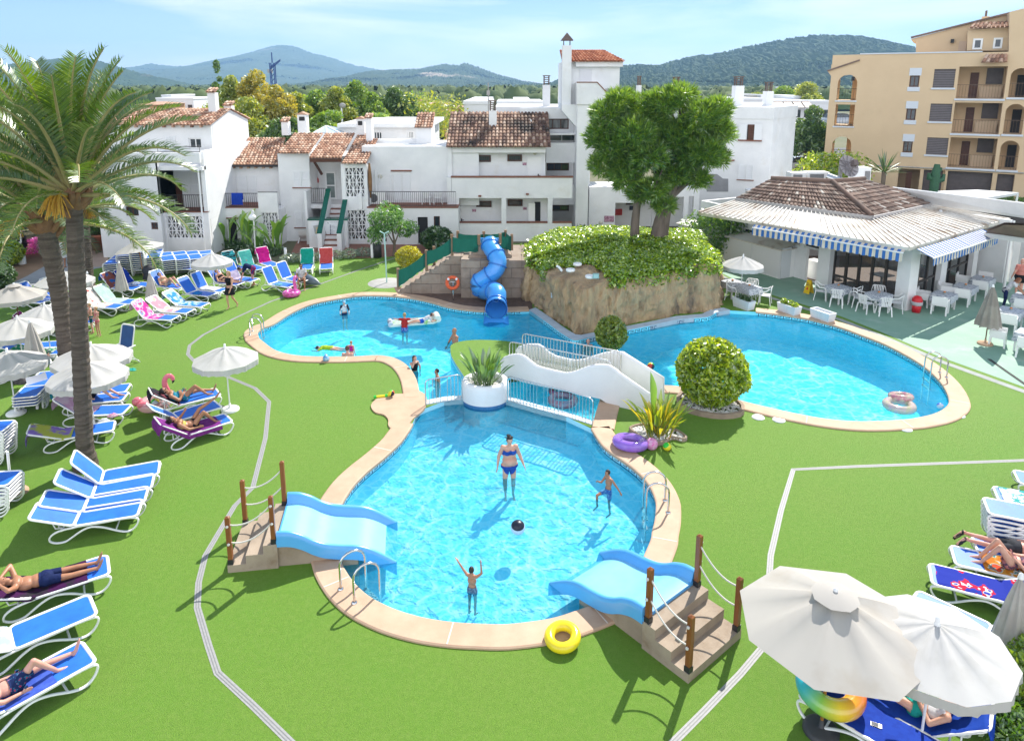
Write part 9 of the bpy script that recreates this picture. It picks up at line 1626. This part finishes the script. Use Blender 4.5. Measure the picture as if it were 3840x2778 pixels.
q=g('C4',1480,790,WZ);J=stand(H=(-.03,-.03,1.585),ER=(-.20,-.16,1.18),WR=(-.16,-.32,1.28),EL=(.24,.18,1.14),WL=(.30,.30,.92),KR=(-.10,-.40,.80),AR=(-.10,-.38,.40),FR=(-.1,-.5,.34))
person('boy in blue patterned trunks running through the wading pool',J,(q.x-.05,q.y,WZ-.47),R(-62),.70,.88,1,[('swim_trunks','shorts',clothmat('blue_pattern_trunks',(.03,.12,.40),(.12,.35,.6),.2,14,.45,.55),.016)],'dark','short',vox=.010)
q=g('O',1046,1310,WZ);J=stand(ER=(-.30,-.05,1.50),WR=(-.26,-.10,1.78),EL=(.33,-.05,1.50),WL=(.52,-.12,1.66),H=(0,.03,1.60))
person('child with raised arms standing in the wading pool near the left slide',J,(q.x,q.y,WZ-.52),R(160),.64,.9,1,[('swim_trunks','trunks',clothmat('grey_blue_trunks',(.10,.16,.25),(.2,.3,.4),.2,14),.014)],'dark','short',(0,-.9,.2),vox=.010,curl=.05)
def lie(ang,knees=(.0,.0),arms='side',hx_=.96,head=None,spread=.09,armz=.0,cross=False):
 d=V((-cos(ang),0,sin(ang)));n=V((sin(ang),0,cos(ang)));P=V((hx_,0,HZ+.14));b=V((HX,0,HZ))+n*.13;C=P.lerp(b,.6)+d*.16+n*.0;C=b+d*.10 if ang>.05 else P+V((-.28,0,0));Nk=C+d*.26;H=Nk+d*.14+n*.02;J=dict(P=P,C=C,N=Nk,H=H)
 for s,nm,kz in((-1,'R',knees[0]),(1,'L',knees[1])):
  y=V((0,s,0));S=Nk-d*.06+y*.165;I=P+y*.085;K=V((P.x+.42*math.sqrt(max(0.05,1-(kz/.43)**2)),s*(spread+.02),HZ+.10+kz));ax=min(K.x+.42*math.sqrt(max(.08,1-(kz/.45)**2)),1.97);A=V((ax,s*spread,HZ+.07));F=A+V((.06,s*.02,.16))if kz<.1 else A+V((.14,0,-.03))
  if arms=='side':E=S-d*.27+y*.10+n*.0;W=E+V((.24,-s*.02,-.02+armz))
  elif arms=='head':E=S+d*.12+y*.25+n*.10;W=H+d*.07+y*.06-n*.01
  elif arms=='belly':E=S-d*.26+y*.09;W=P+y*.07+V((-.02,0,.13))
  elif arms=='read':E=S-d*.22+y*.08+n*.06;W=E+V((.16,-s*.06,.22))
  J.update({'S'+nm:S,'E'+nm:E,'W'+nm:W,'I'+nm:I,'K'+nm:K,'A'+nm:A,'F'+nm:F})
 return J,(sin(ang)*.95+.1,0,cos(ang)),tuple(d),tuple(n)
def onl(key,label,ang,sh=(0,0,0),flip=1,**kw):
 a={k:kw.pop(k)for k in('knees','arms','hx_','spread','armz')if k in kw};J,f,u,fr=lie(ang,**a);J.update(kw.pop('J',{}));lo=LM[key];M_=Matrix.Translation(lo.location)@Matrix.Rotation(lo.rotation_euler[2],4,'Z');p=M_@V(sh);return person(label,J,p,lo.rotation_euler[2],face=kw.pop('face',f),up=u,front=fr,**kw)
onl('L2','bald man in navy shorts lying with his hands behind his head at the left edge',A_[1],arms='head',skin=1,wear=[('shorts','shorts',NAVY,.016)],bald=True,vox=.0095,fat=1.08,spread=.10)
onl('L4','man in dark patterned shorts lying with one knee up in the lower left corner',A_[1],arms='side',knees=(.34,.02),skin=2,wear=[('shorts','shorts',clothmat('dark_print',(.015,.03,.12),isl=[(0,(.015,.03,.11)),(.55,(.03,.16,.30)),(.62,(.50,.03,.10))],scale=16),.016)],hair='brown',vox=.0095)
onl('L5','woman in a yellow top reading with a raised leg on the purple towel',A_[2],arms='side',knees=(.33,.36),skin=1,wear=[('swim_top','bikini_top',clothmat('yellow_top',(.55,.48,.03),(.65,.6,.3),.2,14),.01),('bikini_bottom','bikini_bottom',BLK,.008)],hair='dark',hl='spiky',fem=True,J=dict(WL=(.80,.12,.86),EL=(.72,.26,.66),AL=(1.62,.12,.98),FL=(1.72,.12,1.10)),vox=.012)
onl('L7','woman in a teal swimsuit with sunglasses lying by the flamingo float',A_[2],arms='belly',knees=(.30,.05),skin=1,wear=[('swimsuit','swimsuit',clothmat('teal_suit',(.01,.20,.30),(.25,.4,.55),.1,12,.55,.6),.008)],hair='dark',hl='bun',glasses=True,fem=True,fat=1.2,vox=.012)
onl('L10','person in dark shorts lying with bent knees behind the tall palm',A_[2],knees=(.30,.22),skin=0,wear=[('shorts','shorts',BLK,.014)],hair='brown',vox=.013)
onl('L12','sleeper in navy shorts lying face down on the shaded lounger at the left',0.02,knees=(0,0),skin=2,wear=[('shorts','shorts',NAVY,.016)],hair='brown',vox=.014)
onl('L15','person reading a book under the white parasol at the left',A_[3],arms='read',knees=(.34,.34),skin=0,wear=[('shorts','shorts',BLUC,.014)],hair='brown',vox=.014)
onl('L16','person lying with only the feet showing between the palm trunks',A_[4],skin=2,wear=[('shorts','shorts',BLUC,.014)],hair='brown',vox=.016);onl('L20','person lying in the shade at the left edge behind the parasols',A_[2],skin=1,wear=[('shorts','shorts',BLK,.014)],hair='dark',vox=.016)
onl('F6','sunbather in a cream bikini with dark sunglasses beside the closed parasol',A_[3],arms='side',knees=(.30,.30),skin=0,wear=[('bikini_top','bikini_top',clothmat('cream_top',(.62,.52,.36)),.008),('bikini_bottom','bikini_bottom',MATS['cream_top'],.008)],hair='dark',glasses=True,fem=True,vox=.014)
onl('F11','woman lying with black top behind the walking woman in black',A_[3],arms='side',skin=0,wear=[('swim_top','bikini_top',BLK,.008),('bikini_bottom','bikini_bottom',BLK,.008)],hair='red',fem=True,vox=.014)
onl('R5','woman with bent knees sitting on the orange towel at the right edge',A_[1],arms='belly',knees=(.36,.36),skin=0,wear=[('swimsuit','swimsuit',clothmat('flower_suit',(.10,.06,.10),(.5,.2,.2),.1,14),.008)],hair='brown',fem=True,vox=.011)
onl('R8','blond woman in a white top and turquoise shorts lying under the beige parasol',A_[2],arms='belly',knees=(.16,.10),skin=0,wear=[('tank_top','tank',WHT,.010),('bikini_bottom',{'pelvis':(-1,1),'thigh':(-1,.15)},clothmat('turquoise_bottom',(.02,.36,.30)),.012)],hair='blond',glasses=True,fem=True,vox=.0095)
lo=LM['R4'];J,f,u,fr=lie(0.02,hx_=1.25);J['AR']=V((2.12,-.12,HZ+.16));J['AL']=V((2.12,.12,HZ+.16));J['KR']=V((1.68,-.11,HZ+.12));J['KL']=V((1.68,.11,HZ+.12));J['FR']=V((2.22,-.13,HZ+.02));J['FL']=V((2.22,.13,HZ+.02))
def sandals(o,J):
 for n in 'LR':
  A,F=J['A'+n],J['F'+n];d=(F-A).normalized();mb=MB();
  for t in(.0,.06,.12):mb.torus(A+V((.03,0,0))+d*t,.045,.012,14,6,(0,R(90-50*(t>0)),0))
  c_=A+d*.08+V((.055,0,-.02));mb.tube([c_-d*.13,c_,c_+d*.13],[.03,.042,.03],8);mb.build('sandal',M('sandal_black',(.02,.018,.016),(.16,.12,.09),9,.6,lo=.5,hi=.6),o)
person('man in grey striped shorts and sandals lying face down at the right edge',J,lo.location,lo.rotation_euler[2],1.0,1.05,2,[('shorts','shorts',clothmat('grey_shorts',(.045,.048,.055),(.06,.06,.07)),.018)],'brown','short',face=(0,0,-1),up=(-1,0,0),front=(0,0,-1),vox=.0095,extra=sandals)
def at_(k,x,y):return g(k,x,y)
walk=dict(KR=(-.08,-.10,.49),AR=(-.08,-.05,.09),FR=(-.08,-.22,.05),KL=(.08,.05,.50),AL=(.08,.30,.16),FL=(.08,.24,.02),EL=(.22,-.08,1.13),WL=(.23,-.22,.92),ER=(-.24,.10,1.12),WR=(-.30,.18,.90))
def held(o,J):mb=MB();w=J['WR'];mb.ell(w+V((0,0,-.14)),(.05,.12,.04),10,6);mb.build('carried_shoes',BLK,o)
person('woman in a short black dress walking across the lawn carrying shoes',stand(**walk),at_('A7',1285,695),R(-20),1.0,.95,0,[('dress','tank',BLK,.012)],'blond','long',vox=.012,skirt=(.98,.66,.16,.21,BLK),fem=True,extra=held)
person('blond boy in dark trunks facing the girl behind the palms',stand(EL=(.2,-.15,1.15),WL=(.1,-.36,1.1),ER=(-.2,-.15,1.15),WR=(-.1,-.36,1.1)),at_('A7',108,905),R(-60),.72,.88,2,[('swim_trunks','shorts',clothmat('teal_black_trunks',(.01,.10,.14),isl=[(0,(.01,.12,.16)),(.5,(.02,.02,.02)),(.58,(.45,.05,.02))],scale=5),.014)],'blond',vox=.012)
person('blond girl in a pink bikini standing beside the boy behind the palms',stand(EL=(.18,-.15,1.15),WL=(.02,-.26,1.15)),at_('A7',160,930),R(-25),.70,.86,2,[('bikini_top','bikini_top',clothmat('coral_bikini',(.62,.12,.16),(.66,.3,.3),.2,20),.01),('bikini_bottom',{'pelvis':(-1,.8),'thigh':(-1,.12)},MATS['coral_bikini'],.01)],'blond','bun',vox=.012)
sit=dict(P=(0,0,.48),C=(0,-.04,.76),N=(0,-.09,1.0),H=(0,-.15,1.13))
for s,n in((-1,'R'),(1,'L')):sit.update({'S'+n:(s*.17,-.08,.95),'E'+n:(s*.22,-.2,.72),'W'+n:(s*.10,-.42,.62),'I'+n:(s*.09,-.02,.46),'K'+n:(s*.15,-.42,.50),'A'+n:(s*.13,-.40,.09),'F'+n:(s*.15,-.56,.05)})
person('man in a white shirt and sunglasses sitting on a lounger by the flamingo ring',sit,at_('A7',1880,535)+V((0,.25,0)),R(12),1.0,1.0,1,[('shirt','tee',WHT,.014),('shorts','shorts',clothmat('khaki_shorts',(.35,.29,.24)),.02)],'dark','short',glasses=True,vox=.012)
bend=dict(P=(0,.05,.88),C=(0,-.20,1.0),N=(0,-.42,.92),H=(0,-.56,.86))
for s,n in((-1,'R'),(1,'L')):bend.update({'S'+n:(s*.17,-.36,.92),'E'+n:(s*.2,-.42,.66),'W'+n:(s*.14,-.50,.46),'I'+n:(s*.085,.05,.86),'K'+n:(s*.1,.0,.48),'A'+n:(s*.1,.05,.09),'F'+n:(s*.11,-.12,.05)})
person('man in a navy shirt and red patterned shorts bending over a lounger',bend,at_('A7',1472,500),R(-72),1.0,1.05,2,[('shirt','tee',NAVY,.014),('shorts','shorts',clothmat('red_print_shorts',(.40,.03,.08),(.05,.04,.2),.2,16,.47,.53),.02)],'dark','short',face=(0,-.5,-.8),up=(0,-.8,.4),front=(0,-.3,-1),vox=.013)
person('woman in a white strapless dress walking away along the path',stand(),at_('D6',985,1450),R(170),1.0,1.0,1,[('dress','tank',WHT,.012)],'brown','bun',vox=.014,skirt=(1.0,.58,.17,.25,WHT),fem=True)
person('person in an orange top standing inside the dark house doorway',stand(),atY('A2',375,1480,y_(58.9))*1.0,R(20),1.0,1.0,1,[('shirt','tee',clothmat('orange_top',(.45,.18,.05)),.014),('trousers',{'pelvis':(-1,1),'thigh':(-1,2),'shin':(-1,.9)},BLK,.014)],'dark','short',vox=.018)
person('heavy man in a pink polo shirt and dark shorts on the terrace',stand(EL=(.27,.06,1.12),WL=(.30,-.05,.90),ER=(-.27,.06,1.12),WR=(-.28,-.12,.92)),at_('B6',2225,900),R(168),1.06,1.35,2,[('polo_shirt','tee',PNKC,.016),('shorts','shorts',BLK,.024)],'brown','short',bald=True,vox=.013)
bend2={k:V(v)for k,v in bend.items()};bend2['P']=V((0,.02,.92));bend2['C']=V((0,-.12,1.16));bend2['N']=V((0,-.28,1.33));bend2['H']=V((0,-.38,1.42));
for s,n in((-1,'R'),(1,'L')):bend2['S'+n]=V((s*.17,-.24,1.28));bend2['E'+n]=V((s*.2,-.42,1.08));bend2['W'+n]=V((s*.16,-.60,.90));bend2['I'+n]=V((s*.085,.02,.90))
person('waitress with reddish hair in a white shirt laying a terrace table',bend2,at_('B6',2135,985),R(52),.98,.95,1,[('shirt','tee',WHT,.014),('trousers',{'pelvis':(-1,1),'thigh':(-1,2),'shin':(-1,.9)},NAVY,.014)],'red','long',face=(0,-.85,-.5),vox=.013,fem=True)
def swim(label,k,x,y,h,yaw,J=None,s=1.0,**kw):q=g(k,x,y,WZ);return person(label,J or stand(),(q.x,q.y,WZ-(1.72*s-h)),yaw,s,vox=.014,**kw)
swim('child in a white and black rash shirt and blue cap standing in the big pool','D3',380,400,.62,R(30),stand(EL=(.24,-.05,1.16),WL=(.2,-.2,1.0)),.78,wear=[('rash_shirt','rash',clothmat('black_white_shirt',(.03,.03,.05),(.68,.68,.7),.1,3,.48,.5),.012),('shorts','shorts',NAVY,.014)],hatm=M('blue_cap',(.25,.50,.72)),skin=0)
q=g('D3',1310,650,WZ);J=stand(P=(0,.05,.78),C=(0,-.02,1.06),N=(0,-.06,1.32),H=(0,-.12,1.45),SR=(-.17,-.05,1.27),SL=(.17,-.05,1.27),ER=(-.34,-.12,1.24),WR=(-.52,-.24,1.24),EL=(.34,-.12,1.24),WL=(.52,-.24,1.24));person('boy in a red shirt and blue shorts holding on to the air mattress',J,(q.x,q.y-.02,WZ-.62),R(182),.85,1,2,[('shirt','tee',clothmat('red_shirt',(.52,.035,.03)),.012),('shorts','shorts',clothmat('blue_print',(.03,.08,.35),(.2,.3,.6),.2,14),.016)],'blond','short',vox=.014)
q=g('D3',1580,540,.05);J=dict(P=(0,0,.12),C=(.24,.02,.24),N=(.45,.03,.36),H=(.57,.0,.42))
for s_2,n in((-1,'R'),(1,'L')):J.update({'S'+n:(.42,s_2*.16,.30),'E'+n:(.52,s_2*.2,.10),'W'+n:(.68,s_2*.10,.10),'I'+n:(-.02,s_2*.08,.11),'K'+n:(-.34,s_2*.12,.14),'A'+n:(-.66,s_2*.1,.08),'F'+n:(-.76,s_2*.1,.02)})
person('child in a white shirt and blue shorts lying on the air mattress',J,q,R(14),.75,.95,0,[('shirt','tee',WHT,.012),('shorts','trunks',clothmat('bright_blue_shorts',(.02,.10,.55)),.014)],'brown','short',face=(.9,0,.3),up=(-.3,0,.9),front=(.4,0,-1),vox=.014)
swim('bald sunburnt man standing chest deep by the grass island','D3',2085,850,.62,R(-60),stand(EL=(.22,-.12,1.15),WL=(.1,-.28,1.02),ER=(-.22,-.12,1.15),WR=(-.1,-.28,1.02)),1.05,skin=1,bald=True,fat=1.1)
swim('man with short brown hair seen from behind at the near pool edge','D3',430,1075,.46,R(175),None,1.0,skin=2,hair='brown');swim('small child in a pink top carried by the man at the pool edge','D3',490,1020,.52,R(160),None,.6,skin=0,hair='blond',wear=[('swim_top','tank',clothmat('magenta_top',(.55,.02,.30)),.012)])
swim('girl with dark hair holding her goggles at the pool bank','D3',1465,1270,.55,R(45),stand(ER=(-.24,-.18,1.32),WR=(-.08,-.14,1.55),EL=(.24,-.05,1.2)),.85,skin=0,hair='dark',hl='long',wear=[('swimsuit','swimsuit',BLK,.008)],fem=False);swim('boy with dark hair swimming behind the short steel railing','D3',1810,1420,.40,R(-70),None,.8,skin=1,hair='dark')
swim('distant bather whose pink head shows behind the footbridge','B5',1660,200,.30,R(20),None,.95,skin=2,bald=True)
J=dict(P=(0,0,0),C=(.28,0,.02),N=(.53,0,.02),H=(.66,0,-.02))
for s_2,n in((-1,'R'),(1,'L')):J.update({'S'+n:(.48,s_2*.17,.0),'E'+n:(.62,s_2*.3,-.06),'W'+n:(.82,s_2*.2,-.08),'I'+n:(-.02,s_2*.08,0),'K'+n:(-.42,s_2*.12,-.06),'A'+n:(-.80,s_2*.12,-.08),'F'+n:(-.95,s_2*.12,-.10)})
person('snorkelling child in a lime shirt floating face down in the big pool',J,g('D3',180,930,WZ+.02),R(176),.8,.95,0,[('shirt','tee',clothmat('lime_shirt',(.42,.60,.04)),.012)],'dark','short',face=(.2,0,-1),up=(1,0,.2),front=(0,0,-1),vox=.014)
